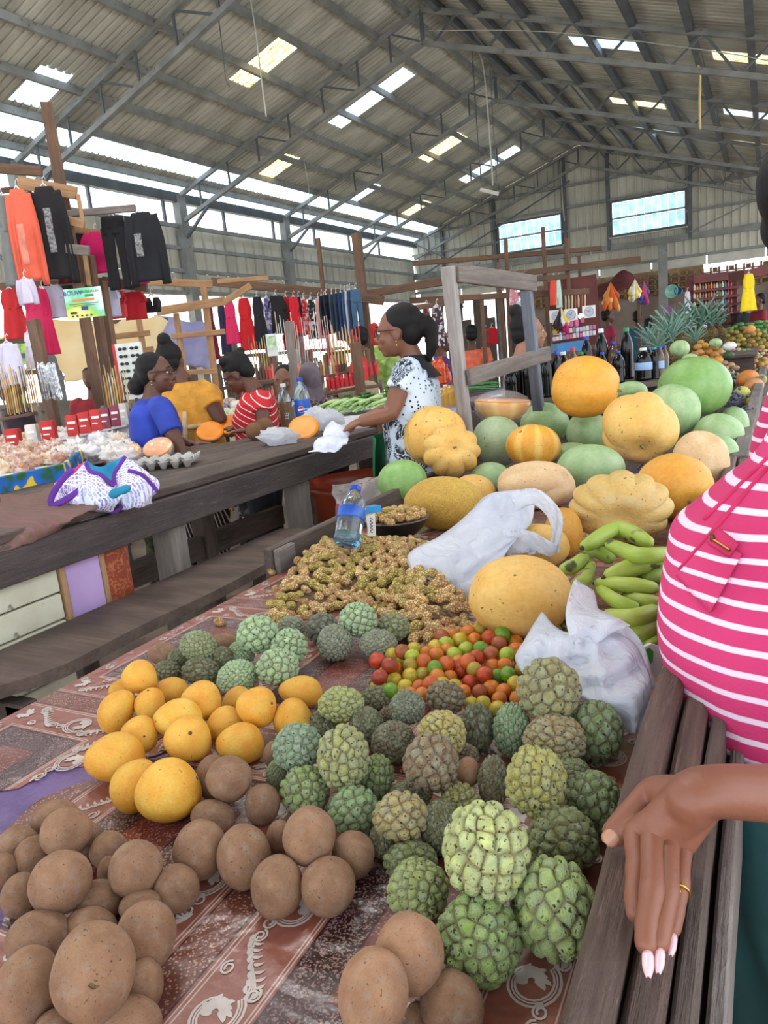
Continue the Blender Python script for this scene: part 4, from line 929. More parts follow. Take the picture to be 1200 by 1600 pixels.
MELONS = [ # px py w h d kind mat  pole(right, to viewer, up)  label  brightness stem
 (680, 682, 98, 94, 3.25, 'rib8', pum_y, (.2, -.3, .9), 'yellow pumpkin with dark round spots beside the woman in paisley', 1., 0),
 (706, 705, 90, 84, 3.08, 'rib8', pum_y, (.1, .95, .15), 'squat yellow pumpkin showing its ribbed stem end, leftmost front', .98, 1),
 (776, 690, 78, 80, 3.45, 'plain', mel_gp, (.2, .3, .9), 'pale green melon with brown scabs below the wrapped pumpkin half', 1., 0),
 (851, 662, 76, 66, 3.75, 'plain', mel_g, (.6, .3, .5), 'green melon between the wrapped half and the big orange one', .95, 0),
 (833, 697, 85, 68, 3.2, 'soft', pum_s, (-.4, .5, .6), 'orange melon with pale stripes in the middle of the heap', 1., 2),
 (914, 605, 107, 96, 3.35, 'soft', pum_o, (1, .1, -.15), 'big smooth orange pumpkin on top, in front of the dark bottles', 1.05, 1),
 (918, 676, 66, 66, 3.55, 'plain', mel_g, (.3, .3, .8), 'green melon under the big orange pumpkin', .95, 0),
 (1000, 668, 120, 112, 3.05, 'rib5', pum_y, (.1, .75, -.6), 'yellow pumpkin with a five-pointed star crease on top of the heap', 1., 2),
 (1085, 604, 108, 92, 3.6, 'plain', mel_w, (-.9, .45, .1), 'largest green watermelon at the top right of the heap', 1., 2),
 (1050, 642, 84, 84, 3.45, 'plain', mel_g, (.3, .2, .9), 'green melon behind the star-creased pumpkin', 1., 0),
 (986, 612, 50, 32, 3.95, 'plain', mel_g, (0, 0, 1), 'melon whose top shows behind the star-creased pumpkin', 1.05, 0),
 (1122, 680, 76, 68, 3.45, 'plain', mel_g, (.5, .3, .7), 'green melon at the right under the largest watermelon', 1., 0),
 (1116, 710, 74, 64, 3.25, 'plain', mel_g, (.2, .4, .8), 'green melon low at the right, above the pale lobed pumpkin', .98, 0),
 (1146, 666, 44, 62, 3.75, 'plain', mel_g, (.2, .2, .9), 'green melon at the far right rim of the heap', .97, 0),
 (922, 733, 106, 78, 3.05, 'plain', mel_g, (.4, .5, .6), 'wide green melon at the centre above the light ribbed pumpkin', .92, 0),
 (894, 715, 66, 48, 3.35, 'plain', mel_g, (.4, .5, .6), 'green melon tucked behind the wide central one', .9, 0),
 (629, 752, 78, 68, 2.95, 'plain', mel_w, (-.5, .3, .6), 'striped green watermelon at the left end beside the bowl', 1.06, 0),
 (766, 745, 60, 46, 3.15, 'plain', mel_g, (0, .3, .9), 'green melon between the squat yellow and the pinkish pumpkin', .85, 0),
 (838, 758, 122, 76, 2.85, 'lobes', pum_p, (.9, .3, .3), 'pinkish lobed pumpkin lying above the white bag', 1., 0),
 (740, 772, 70, 62, 2.75, 'plain', pum_y, (.5, .3, .6), 'orange melon behind the netted one', .9, 0),
 (694, 786, 126, 84, 2.5, 'plain', pum_n, (.9, .3, .2), 'yellow netted melon with brown cracks behind the steel bowl', 1., 0),
 (970, 793, 160, 118, 2.4, 'rib10', pum_l, (.08, .9, -.32), 'light tan deeply ribbed pumpkin above the plantains', 1., 0),
 (1054, 760, 118, 104, 2.72, 'soft', pum_o, (.45, .8, -.5), 'orange pumpkin with a pale stem scar near the pink shirt', .98, 1),
 (1094, 722, 88, 98, 2.98, 'lobes', pum_p, (.3, .4, .8), 'pale freckled lobed pumpkin behind the scarred orange one', 1.03, 0),
 (880, 832, 60, 78, 2.35, 'soft', pum_o, (0, .3, .9), 'orange pumpkin hidden behind the white bag handle', .86, 0),
 (838, 853, 104, 70, 2.05, 'soft', pum_y, (0, .3, .9), 'yellow pumpkin seen through the white bag', .95, 0),
 (812, 932, 158, 130, 1.66, 'soft', pum_y, (-.9, .3, .2), 'yellow melon with a smooth shine in front of the white bag', 1.02, 0)]
for (px, py, w, h, d, kd_, m, pole, lab, br, stm) in MELONS:
    me = KINDS[kd_].copy(); me.name = 'melon'; V_ = (-ray(px, py)).normalized(); Rr_ = -V_.cross(CU).normalized(); Uu_ = Rr_.cross(V_)*-1; Uu_ = Uu_ if Uu_.dot(CU) > 0 else -Uu_; w_ = Rr_*pole[0]+V_*pole[1]+Uu_*pole[2]; pl = Vector((w_.dot(CR), w_.dot(CF), w_.dot(CU))).normalized(); R = pl.to_track_quat('Z', 'Y').to_matrix().to_4x4()
    me.transform(R); norm_mesh(me); finish(me, m); nm = 'melon' if m in (mel_g, mel_gp, mel_w, pum_s, pum_n) else 'pumpkin'
    dd_ = 2.
    for _ in range(20): dd_ = .5*dd_+.5*depth(AZ(px, py, TZ+.96*h/2*dd_/FP+.004))
    d = min(d, dd_); o = place(nm, me, px, py, w, h, 0, 0, d=d, dr=(w+h)/2*.92); tag(o, lab, nm, None); o.color = (br, br, br, 1)
    if stm: child_on(o, 'stem', stem_mb(.10 if stm == 1 else .05, .045), stemm if stm == 1 else stemg, pole, .86 if kd_.startswith('rib') else .94)
settle(('melon', 'pumpkin'), .06); settle(('mango', 'sapodilla', 'sugar_apple'), .09); settle(('small_tomato',), .03, 20)
# film-wrapped pumpkin half
flesh = mat('pumpkin_flesh', (240, 176, 120), .35, (226, 150, 96), 10, spot=(250, 214, 170), spot_scale=20, spot_t=.35); film = mat('cling_film', (250, 250, 250), .06, alpha=.16, bump=.01, bscale=14, spec=1)
c = W(786, 640, 3.55); wr = thing('pumpkin_half', 'film-wrapped pumpkin half on the pale scabbed melon', 'pumpkin', c)
mb = MB(); R = CR; U = Vector((0, 0, 1)); Yh = U.cross(R).normalized()
prof = [(math.sin(PI/2*i/8), -math.cos(PI/2*i/8)) for i in range(9)]; prof[0] = (1e-3, -1)
rot = Matrix((CR, Yh*1.0, (U*.97+CR*.1).normalized())).transposed(); mb.lathe([(a*.135, z*.10) for a, z in prof], c+Vector((0, 0, .04)), 32, rot, (1, .85, 1)); mb.build('rind', pum_s, wr, smooth=True)
MB().lathe([(.134, .0), (.128, .006), (.1, -.002), (.07, -.012), (1e-3, -.016)], c+Vector((0, 0, .041)), 32, rot, (1, .85, 1)).build('flesh', flesh, wr, smooth=True)
mb = MB(); mb.ball(c+Vector((0, 0, .01)), (.142, .122, .085), 24, 14, rot); [mb.v.__setitem__(i, tuple(Vector(v)+noise.noise_vector(Vector(v)*22)*.006)) for i, v in enumerate(mb.v)]; mb.build('film', film, wr, smooth=True)
# ================================================================ plantains
plm = fruit_mat('plantain_skin', (150, 176, 66), (176, 190, 84), .5, (48, 44, 24), .33, 16, .004, 3); tipm = mat('plantain_tip', (40, 34, 22), .8, (90, 84, 50), 30)
PLN = [
 ((910, 856), (966, 828), (1018, 850), 26, .12, 'arched plantain at the top back of the bunch, under the ribbed pumpkin', 1.), ((948, 848), (1000, 868), (1049, 864), 25, .13, 'plantain with a black tip lying over the top, pointing left', 1.1),
 ((945, 902), (995, 884), (1047, 874), 28, .10, 'plantain third from the top with dark end stains', .98), ((915, 866), (935, 862), (958, 876), 22, .08, 'short plantain showing under the two top ones', .9),
 ((876, 892), (898, 884), (915, 868), 22, .09, 'small green plantain nearest the white bag, upper', 1.), ((895, 914), (914, 906), (925, 880), 20, .08, 'small green plantain nearest the white bag, lower', .85),
 ((930, 912), (980, 914), (1028, 920), 24, .08, 'straight plantain in the middle of the bunch with a brown end', 1.05), ((934, 918), (962, 938), (998, 951), 22, .07, 'bright plantain slanting down in the middle', 1.15),
 ((985, 900), (1020, 902), (1050, 896), 24, .07, 'plantain tucked right behind the middle one', .85), ((970, 934), (1005, 938), (1036, 944), 20, .06, 'thin plantain behind the slanting bright one', .9),
 ((944, 962), (990, 966), (1030, 952), 29, .05, 'thick yellowish plantain low in the bunch, pointing right', 1.08), ((962, 992), (1000, 992), (1030, 972), 32, .02, 'thickest plantain at the bottom of the bunch, by the white dish', 1.02),
 ((882, 982), (893, 962), (904, 944), 22, .02, 'dark plantain end between yellow melon and white bag', .8), ((1000, 1010), (1022, 1006), (1040, 985), 18, .01, 'olive plantain end under the thickest one', .75)]
for i, (a, b_, c, wpx, z, lab, br) in enumerate(PLN):
    P = spline([AZ(*a, TZ+z+.0), AZ(*b_, TZ+z+.012), AZ(*c, TZ+z)], 15); d = depth(P[7]); rr = wpx/2*d/FP
    rad = [rr*(.28+.72*min(1, math.sin(PI*min(max(u, .02), .98))**.55*1.05)) for u in np.linspace(.05, .95, 15)]; rad[0] = rr*.3; rad[-1] = rr*.34
    mb = MB(); mb.tube(P, rad, 10); vs = [Vector(v) for v in mb.v]
    for q in range(15):
        for k in range(10):
            if k % 2 == 0: vs[q*10+k] = P[q]+(vs[q*10+k]-P[q])*1.10
    mb.v = [tuple(v) for v in vs]; o = mb.build('plantain', plm, smooth=True, origin=P[7]); tag(o, lab, 'plantain', 'bunch of green plantains'); o.color = (br, br, br, 1)
    MB().tube([P[0], P[0]+(P[0]-P[1]).normalized()*rr*.35], [rr*.3, rr*.2], 7).build('tip', tipm, o)
# white dish / small thing with green pad at the board
p = AZ(1020, 1030, TZ+.055); db = tag(empty('scrub_brush', AZ(1020, 1030, TZ+.03)), 'small white plastic case with a green pad between bag, board and pink shirt', 'case')
_whp = mat('white_plastic', (232, 230, 226), .3); sx = CR; sz = CU; sn = -CF
ol = [(1006, 1012), (1018, 1006), (1031, 1010), (1036, 1028), (1032, 1052), (1024, 1060), (1014, 1058), (1008, 1040)]
q = [W(a, b_, depth(p)) for a, b_ in ol]; mb = MB(); mb.add(q+[v-sn*.012 for v in q], [tuple(range(8))[::-1], tuple(range(8, 16))]+[(i, (i+1) % 8, 8+(i+1) % 8, 8+i) for i in range(8)]); mb.build('shell', _whp, db)
ol = [(1008, 1016), (1015, 1012), (1021, 1018), (1020, 1034), (1014, 1040), (1009, 1030)]; q = [W(a, b_, depth(p)-.003) for a, b_ in ol]; mb = MB(); mb.add(q+[v-sn*.004 for v in q], [tuple(range(6))[::-1], tuple(range(6, 12))]+[(i, (i+1) % 6, 6+(i+1) % 6, 6+i) for i in range(6)]); mb.build('green_pad', mat('green_pad', (70, 160, 66), .5), db)
# ================================================================ plastic bags
bagm = NT('thin_white_bag_plastic'); _co = bagm.coord(); bagm.base(bagm.mix(bagm.ramp(bagm.noise(_co, 6, 4), (.4, 0), (.7, 1)), s2l((246, 247, 251)), s2l((230, 235, 246)))); bagm.rough(.28)
bagm.bump(bagm.noise(bagm.coord((1, 1, .5)), 22, 4, .6, 1.2), .02, .7); _t = bagm.new('BsdfTranslucent'); _t.inputs[0].default_value = (.92, .94, 1, 1); _m1 = bagm.new('MixShader'); _m1.inputs[0].default_value = .5
bagm.lk(bagm.b.outputs[0], _m1.inputs[1]); bagm.lk(_t.outputs[0], _m1.inputs[2]); _tr = bagm.new('BsdfTransparent'); _m2 = bagm.new('MixShader'); _m2.inputs[0].default_value = .12; bagm.lk(_m1.outputs[0], _m2.inputs[1]); bagm.lk(_tr.outputs[0], _m2.inputs[2]); bagm.lk(_m2.outputs[0], bagm.out.inputs[0]); bagm = bagm.m
def bag(name, label, ctrl, handles, R=34, C=34, amp=.012, fs=11, seed=1, bulge=.035):
    t = thing(name, label, 'plastic bag', ctrl[-1][len(ctrl[-1])//2]); g = sheet_rows(ctrl, R, C, 0)
    for side, sg in (('front_sheet', 1), ('back_sheet', -1)):
        G2 = []
        for i in range(R):
            row = []
            for j in range(C):
                u, v = i/(R-1), j/(C-1); e = math.sin(PI*v)**.5*math.sin(PI*min(1, .15+u*.85))**.6; p = g[i][j]-CF*(bulge*sg*e)
                f = noise.noise(Vector((v*7+seed, u*2.2, sg)))*1.0+.6*noise.noise(Vector((v*3+u*9, seed, u*3)))+.4*abs(noise.noise(Vector((v*16, u*13, seed)))); p = p-CF*(amp*f*e*1.6)+noise.noise_vector(p*fs)*amp*.5*e; row.append(p)
            G2.append(row)
        MB().grid(G2, .0006).build(side, bagm, t, smooth=True)
    for hp_, ws in handles:
        P = spline(hp_, 18); rows = []
        for i, p in enumerate(P):
            tn = (P[min(i+1, 17)]-P[max(i-1, 0)]).normalized(); sd = tn.cross(CF).normalized(); w = ws[0]+(ws[1]-ws[0])*i/17
            rows.append([p+sd*w*(q-.5)+CF*(.006*math.sin(q*9+i*.8)) for q in np.linspace(0, 1, 7)])
        MB().grid(rows, .0006).build('handle', bagm, t, smooth=True)
    return t
def wl_(pts, d): return [W(a, b_, d) for a, b_ in pts]
bag('plastic_bag', 'large bluish-white carrier bag draped between peanuts and pumpkins', [wl_([(716, 818), (760, 776), (800, 766), (836, 770)], 1.98), wl_([(680, 842), (745, 806), (800, 800), (832, 812)], 1.95), wl_([(638, 866), (715, 858), (780, 842), (818, 832)], 1.86), wl_([(650, 905), (702, 905), (748, 888), (796, 856)], 1.80), wl_([(672, 945), (700, 955), (738, 957), (770, 900)], 1.76)],
    [([W(800, 785, 1.9), W(835, 776, 1.9), W(864, 800, 1.88), W(870, 830, 1.86), W(866, 862, 1.84)], (.05, .022)), ([W(790, 850, 1.83), W(820, 846, 1.83), W(840, 850, 1.83), W(868, 862, 1.84)], (.07, .03)), ([W(826, 838, 1.85), W(830, 850, 1.84), W(834, 866, 1.83)], (.02, .03))], seed=3, bulge=.03, amp=.016)
def zl(pts, z): return [AZ(a, b_, z) for a, b_ in pts]
bag('plastic_bag', 'crumpled white carrier bag between tomatoes and rim board', [zl([(846, 956), (880, 985), (910, 990), (936, 978)], .93), zl([(818, 1002), (872, 1010), (925, 1005), (985, 1000)], .92), zl([(806, 1034), (868, 1042), (935, 1050), (1008, 1036)], .89), zl([(842, 1072), (890, 1078), (948, 1088), (1018, 1072)], .87), zl([(900, 1082), (940, 1100), (975, 1118), (1008, 1112)], .845), zl([(950, 1098), (968, 1122), (985, 1146), (1000, 1142)], .83)],
    [([AZ(914, 914, .98), AZ(912, 945, .965), AZ(925, 975, .95), AZ(940, 1000, .93)], (.036, .10)), ([AZ(905, 1000, .93), AZ(960, 985, .93), AZ(990, 1020, .90), AZ(1010, 1080, .86)], (.03, .04))], seed=8, bulge=.02, amp=.02, fs=18)
# ================================================================ people
from mathutils.bvhtree import BVHTree
def skin(name, c, rough=.5):
    m = fruit_mat(name, c, tuple(x*.86 for x in c), rough, tuple(x*.6 for x in c), .2, 30, .003, 2); b_ = m.node_tree.nodes['Principled BSDF']; b_.inputs['Subsurface Weight'].default_value = .04; return m
sk_mid = skin('brown_skin', (134, 86, 64)); sk_dk = skin('deep_brown_skin', (104, 66, 50)); sk_lt = skin('light_brown_skin', (156, 108, 84))
hairm = NT('black_hair'); _n = hairm.noise(hairm.coord((60, 60, 6)), 3, 5, .7); hairm.base(hairm.mix(_n, s2l((10, 9, 10)), s2l((30, 26, 27)))); hairm.rough(.55); hairm.b.inputs['Specular IOR Level'].default_value = .25; hairm.bump(_n, .006, .8); hairm = hairm.m
eyew = mat('eye_white', (226, 220, 212), .2); eyed = mat('dark_iris', (30, 20, 16), .15); lipm = mat('lips', (132, 66, 58), .4); gold = mat('gold', (214, 164, 70), .25, metal=1); frames = mat('spectacle_frame', (34, 30, 32), .3)
def cloth(name, c, **k): return mat(name, c, .75, tuple(x*.8 for x in c), 12, bump=.012, bscale=9, **k)
def loft(mb, rings, n=20):
    """rings: (centre, half-width vector, half-depth vector)"""
    vs = []
    for c, a, b_ in rings:
        for k in range(n): t = 2*PI*k/n; vs.append(Vector(c)+a*math.copysign(abs(math.cos(t))**.85, math.cos(t))+b_*math.copysign(abs(math.sin(t))**.85, math.sin(t)))
    m = len(rings); fs = [(i*n+k, i*n+(k+1) % n, (i+1)*n+(k+1) % n, (i+1)*n+k) for i in range(m-1) for k in range(n)]
    return mb.add(vs, fs+[tuple(range(n))[::-1], tuple((m-1)*n+k for k in range(n))])
def head(mb, c, f, u, s):
    """head volumes round centre c (between the ears); f forward, u up, s scale (1 = 0.23 m tall)"""
    r = f.cross(u).normalized(); R = Matrix((r, f, u)).transposed()
    P = lambda x, y, z: c+(r*x+f*y+u*z)*s
    E = lambda p, rad, n=16, m=12: mb.ball(P(*p), tuple(q*s for q in rad), n, m, R)
    E((0, -.012, .035), (.073, .094, .085), 20, 16); E((0, .028, -.035), (.060, .062, .072)); E((0, .066, -.083), (.026, .022, .022)); E((0, .055, .02), (.056, .036, .05))
    mb.tube([P(0, .088, .02), P(0, .103, -.006), P(0, .110, -.026)], [.009*s, .011*s, .014*s], 8); E((.011, .098, -.03), (.010, .012, .008)); E((-.011, .098, -.03), (.010, .012, .008))
    E((0, .090, -.052), (.026, .012, .007)); E((0, .088, -.064), (.022, .013, .008)); E((.036, .064, -.022), (.022, .022, .02)); E((-.036, .064, -.022), (.022, .022, .02))
    for q in (-1, 1): E((q*.074, -.004, -.008), (.010, .021, .032)); E((q*.031, .080, .028), (.024, .012, .006))
    return P, R
def hand(mb, wr, dirv, pn, s=1, curl=.5, side=1):
    """palm and five unequal fingers from wrist wr along dirv; pn = back-of-hand normal"""
    d = dirv.normalized(); n_ = (pn-d*pn.dot(d)).normalized(); x = d.cross(n_)*side; R = Matrix((x, d, n_)).transposed()
    mb.ball(wr+d*.045*s, (.037*s, .05*s, .016*s), 12, 8, R)
    for k, (o_, L) in enumerate(((-.028, .062), (-.010, .074), (.010, .070), (.027, .054))):
        p = wr+d*.078*s+x*o_*s; q = p+d*L*.45*s-n_*L*.15*curl*s; e = q+(d*(1-curl)-n_*curl).normalized()*L*.5*s; mb.tube([p-d*.02*s, p, q, e], [.0095*s, .0092*s, .0085*s, .0065*s], 7)
    p = wr+d*.02*s-x*.028*s; mb.tube([p, p+(d*.6-x*.7-n_*.2).normalized()*.032*s, p+(d*.9-x*.55-n_*.3).normalized()*.062*s], [.013*s, .011*s, .008*s], 7)
def person(label, hc, f, up=None, hs=1., neck=None, pelvis=None, wid=1., arms=(), shirt=None, sk=None, trouser=None, sleeve=.5, hair='bun', voxel=.011, depth_=1., legs=True, group=None, glasses=False, tuckz=None, earrings=False, foot=None):
    """one standing or sitting figure; all joints are world points. arms: (shoulder, elbow, wrist, hand direction)"""
    f = Vector((*f[:2], 0)).normalized(); fh = Vector(f); u = Vector(up).normalized() if up else Vector((0, 0, 1)); fh = (fh-u*fh.dot(u)).normalized(); r = f.cross(Vector((0, 0, 1)))
    base = Vector((pelvis.x, pelvis.y, 0)); t = thing('person', label, 'person', base, group); sk = sk or sk_mid
    mb = MB(); P, R = head(mb, hc, fh, u, hs); mb.tube([P(0, -.02, -.03), hc.lerp(neck, .55)-fh*.01, neck], [.05*hs, .048*hs, .058*hs], 12)
    def torso(m2, k=0.):
        D = pelvis-neck; w = wid; dd = depth_
        loft(m2, [(neck+D*.00, r*(.075*w+k), f*(.06*dd+k)), (neck+D*.07, r*(.155*w+k), f*(.075*dd+k)), (neck+D*.18, r*(.185*w+k), f*(.10*dd+k)), (neck+D*.42+f*.02, r*(.175*w+k), f*(.125*dd+k)), (neck+D*.68+f*.012, r*(.158*w+k), f*(.12*dd+k)), (neck+D*.92, r*(.175*w+k), f*(.13*dd+k)), (neck+D*1.08, r*(.18*w+k), f*(.13*dd+k))])
    torso(mb, -.012)
    for sh, el, wr, hd in arms:
        mb.tube([sh, sh.lerp(el, .5), el, el.lerp(wr, .35), wr], [.050*wid, .046*wid, .036*wid, .038*wid, .025*wid], 10); mb.ball(sh, .05*wid, 10, 8)
        s_ = 1 if (sh-neck).dot(r) > 0 else -1; hand(mb, wr, hd, Vector((0, 0, 1)) if abs(hd.normalized().z) < .8 else -f, .92, .5, s_)
    remeshed('body', mb, voxel*.75, sk, t, sm=3)
    m2 = MB(); torso(m2, .006)
    for sh, el, wr, hd in arms:
        e = sh.lerp(el, sleeve) if sleeve <= 1 else el.lerp(wr, sleeve-1)
        pts = [sh+(neck-sh)*.35, sh, sh.lerp(el, min(sleeve, 1)*.5), sh.lerp(el, min(sleeve, 1))]+([e] if sleeve > 1 else []); m2.tube(pts, [.062*wid, .062*wid, .060*wid, .062*wid]+([.04*wid] if sleeve > 1 else []), 12)
    remeshed('shirt', m2, voxel, shirt, t, sm=3)
    hm_ = MB(); s = hs; Pq = P
    B = lambda p, rad: hm_.ball(Pq(*p), tuple(q*s for q in rad), 18, 12, R)
    if hair != 'scarf':
        B((0, -.030, .052), (.083, .094, .082)); B((0, -.058, .0), (.072, .058, .072))
        if hair == 'bun': B((0, -.135, .03), (.05, .045, .05))
        if hair == 'topbun': B((0, -.075, .145), (.045, .045, .045)); B((0, -.05, .10), (.06, .06, .05))
        if hair == 'lowbun': B((0, -.135, -.06), (.055, .055, .055)); B((0, -.10, -.02), (.055, .05, .06))
        if hair == 'tail': B((0, -.125, .02), (.035, .04, .05)); hm_.tube([P(0, -.13, .05), P(0, -.16, 0), P(0, -.15, -.08), P(0, -.125, -.15)], [.03*s, .034*s, .03*s, .012*s], 10)
        if hair == 'curly':
            for k in range(16): a = random.Random(k); B((a.uniform(-.06, .06), -.03+a.uniform(-.06, .07), .10+a.uniform(-.04, .03)), (.03, .03, .03))
        remeshed('hair', hm_, .008*max(1, voxel/.011), hairm, t, sm=3)
    else:
        B((0, -.02, .02), (.088, .105, .125)); hm_.tube([P(0, -.04, -.02), P(0, -.06, -.12), P(0, -.09, -.28), P(0, -.09, -.42)], [.08*s, .09*s, .13*s, .15*s], 16, flat=(f, .55))
        remeshed('headscarf', hm_, .011, cloth('grey_mauve_scarf', (112, 98, 108)), t, sm=2)
    if voxel < .0115:
        for q in (-1, 1):
            MB().ball(P(q*.031, .0800, .012), .0115*s, 10, 8).build('eye', eyew, t, smooth=True); MB().ball(P(q*.031, .0795, .0165), .0122*s, 10, 8).build('eyelid', sk, t, smooth=True); MB().ball(P(q*.031, .0872, .0095), .0055*s, 8, 6).build('iris', eyed, t, smooth=True)
            hb = MB(); hb.tube([P(q*.012, .094, .034), P(q*.031, .096, .040), P(q*.052, .082, .034)], [.002*s, .0035*s, .002*s], 6); hb.build('eyebrow', hairm, t, smooth=True)
        lb = MB(); lb.ball(P(0, .0955, -.054), (.021*s, .009*s, .005*s), 10, 6, R); lb.ball(P(0, .0935, -.063), (.018*s, .009*s, .006*s), 10, 6, R); lb.build('lips', lipm, t, smooth=True)
        if glasses:
            gm = MB()
            for q in (-1, 1):
                gm.tube([P(q*.034+.024*math.cos(a), .104-.004*abs(math.cos(a)), .010+.017*math.sin(a)) for a in np.linspace(0, 2*PI, 14, endpoint=False)], .0018*s, 5, closed=True); gm.tube([P(q*.058, .100, .016), P(q*.076, .06, .016), P(q*.080, -.01, .012)], .0018*s, 5)
            gm.tube([P(-.010, .104, .014), P(.010, .104, .014)], .0018*s, 5); gm.build('glasses', frames, t)
        if earrings:
            for q in (-1, 1): eb = MB(); eb.ball(P(q*.084, -.002, -.038), .004*s, 8, 6); eb.ball(P(q*.084, -.002, -.056), .006*s, 8, 6); eb.build('earring', gold, t, smooth=True)
    if legs:
        lg = MB(); sh_ = MB(); ft_ = foot or pelvis
        for q in (-1, 1):
            hp_ = pelvis+r*.09*q*wid; kn = Vector((hp_.x*.5+(ft_.x+r.x*.1*q)*.5, hp_.y*.5+(ft_.y+r.y*.1*q)*.5, pelvis.z*.52))+f*.02; an = Vector((ft_.x+r.x*.1*q, ft_.y+r.y*.1*q, .07))
            lg.tube([hp_+Vector((0, 0, .04)), hp_.lerp(kn, .5), kn, kn.lerp(an, .5), an], [.105*wid, .10*wid, .075*wid, .07*wid, .058*wid], 12)
            sb = MB(); sb.ball(an+f*.05-Vector((0, 0, .035)), (.04, .115, .034), 12, 8, Matrix((r, f, Vector((0, 0, 1)))).transposed()); sb.build('shoe', mat('dark_shoe', (30, 28, 30), .5), t, smooth=True)
        remeshed('trousers', lg, .014, trouser or cloth('dark_trousers', (36, 36, 44)), t, sm=2)
    return t, P, r, f
ZU = Vector((0, 0, 1)); LEFTV = Vector((-CR.x, -CR.y, 0)).normalized(); FWD = Vector((CF.x, CF.y, 0)).normalized()
# paisley blouse
pa = NT('black_white_paisley'); _co = pa.coord(); _n = pa.noise(pa.coord((1, 1, .6)), 9, 3, .5, 3.5)
_w = pa.math('SINE', pa.math('MULTIPLY', _n, 60)); _b = pa.ramp(_w, (.50, 0), (.58, 1)); _m = pa.ramp(pa.noise(_co, 5.5, 2, .5, 1.2), (.49, 0), (.52, 1)); _v = pa.ramp(pa.voro(_co, 46), (.20, 1), (.26, 0))
_q = pa.mix(_m, pa.mix(_v, s2l((206, 220, 236)), s2l((22, 24, 34))), pa.mix(_b, s2l((22, 24, 34)), s2l((206, 220, 236)))); pa.base(_q); pa.rough(.7); pa = pa.m
D0 = 3.35
hc = W(622, 520, D0); nk = W(648, 572, D0+.04); pv = W(652, 742, D0+.12)
shn = W(634, 582, D0-.10); eln = W(611, 646, D0-.12); wrn = W(562, 659, D0-.12); shf = W(650, 575, D0+.26); elf = W(612, 640, D0+.2); wrf = W(570, 655, D0+.05)
fz = (LEFTV*.97+FWD*.2)
T_, P_, r_p, f_p = person('woman in black-and-white paisley blouse and green apron at the middle table end', hc, fz, (-.03, -.02, 1), .98, nk, pv, 1.04,
    [(shn, eln, wrn, (W(545, 668, D0-.12)-wrn)), (shf, elf, wrf, (W(553, 662, D0)-wrf))], pa, sk_mid, cloth('navy_trousers', (34, 36, 62)), .46, 'tail', .009, 1.06, glasses=True, earrings=True)
mb = MB(); mb.tube([nk+ZU*.05, nk+ZU*.02, nk-ZU*.02, nk-ZU*.055], [.068, .082, .118, .155], 18, cap=False, flat=(f_p, .8)); mb.build('collar', cloth('black_knit_collar', (24, 22, 26)), T_, smooth=True)
gr = sheet_rows([[pv+ZU*.20+f_p*.15-r_p*.16, pv+ZU*.20+f_p*.185, pv+ZU*.20+f_p*.15+r_p*.16], [pv+f_p*.16-r_p*.19, pv+f_p*.2, pv+f_p*.16+r_p*.19], [pv-ZU*.3+f_p*.15-r_p*.2, pv-ZU*.3+f_p*.2, pv-ZU*.3+f_p*.15+r_p*.2]], 14, 18, .008, 9); MB().grid(gr, .003).build('apron', cloth('green_apron', (0, 124, 72)), T_, smooth=True)
hb_ = MB(); hb_.tube([pv+ZU*.035, pv-ZU*.03], [.205, .21], 24, cap=False, flat=(f_p, .78)); hb_.build('hem_band', cloth('navy_hem', (26, 28, 48)), T_, smooth=True)
# woman in blue
blue = cloth('royal_blue_blouse', (44, 70, 186)); camo = NT('camouflage_cloth'); _n = camo.noise(camo.coord(), 9, 2); camo.base(camo.ramp(_n, (.40, s2l((28, 32, 22))), (.44, s2l((56, 66, 38))), (.56, s2l((84, 84, 54))), (.6, s2l((40, 34, 26))))); camo.n['Color Ramp'].color_ramp.interpolation = 'CONSTANT'; camo.rough(.85); camo = camo.m
D1 = 4.05; hc = W(245, 585, D1); nk = W(238, 622, D1+.02); pv = W(242, 745, D1+.1); fz = (-LEFTV*.95-FWD*.12)
shn = W(252, 640, D1-.14); eln = W(284, 708, D1-.16); wrn = W(302, 706, D1-.02); shf = W(235, 632, D1+.18); elf = W(268, 690, D1+.2); wrf = W(300, 694, D1+.12)
person('woman in a royal blue blouse with glasses leaning on the middle table, looking right', hc, fz, (.02, 0, 1), .93, nk, pv, .98, [(shn, eln, wrn, -LEFTV*.9+FWD*.5), (shf, elf, wrf, -LEFTV)], blue, sk_dk, camo, .52, 'lowbun', .010, 1., glasses=True, earrings=True, foot=AZ(262, 930, 0))
# woman in yellow seen from the back
yel = cloth('mustard_blouse', (232, 164, 56)); D2 = 4.75; hc = W(264, 560, D2); nk = W(290, 597, D2); pv = W(305, 712, D2+.1)
stp = NT('striped_trouser_cloth'); X_, Y_, Z_ = stp.sep(stp.coord()); stp.base(stp.mix(stp.ramp(stp.math('SINE', stp.math('MULTIPLY', stp.math('ADD', X_, stp.math('MULTIPLY', Y_, .5)), 230)), (.48, 0), (.52, 1)), s2l((34, 28, 34)), s2l((206, 196, 190)))); stp.rough(.8); stp = stp.m
shn = W(318, 612, D2-.02); eln = W(345, 655, D2-.05); wrn = W(338, 672, D2+.22); shf = W(266, 612, D2); elf = W(258, 660, D2+.1); wrf = W(280, 680, D2+.3)
ty, Py, ry, fy = person('woman in a mustard yellow blouse seen from behind with her hair in a high bun', W(268, 566, D2), FWD*.9-LEFTV*.1, None, .98, nk, pv, 1.22, [(shn, eln, wrn, FWD-LEFTV*.3), (shf, elf, wrf, FWD)], yel, sk_dk, stp, .55, 'topbun', .011, 1.1, foot=AZ(326, 882, 0))
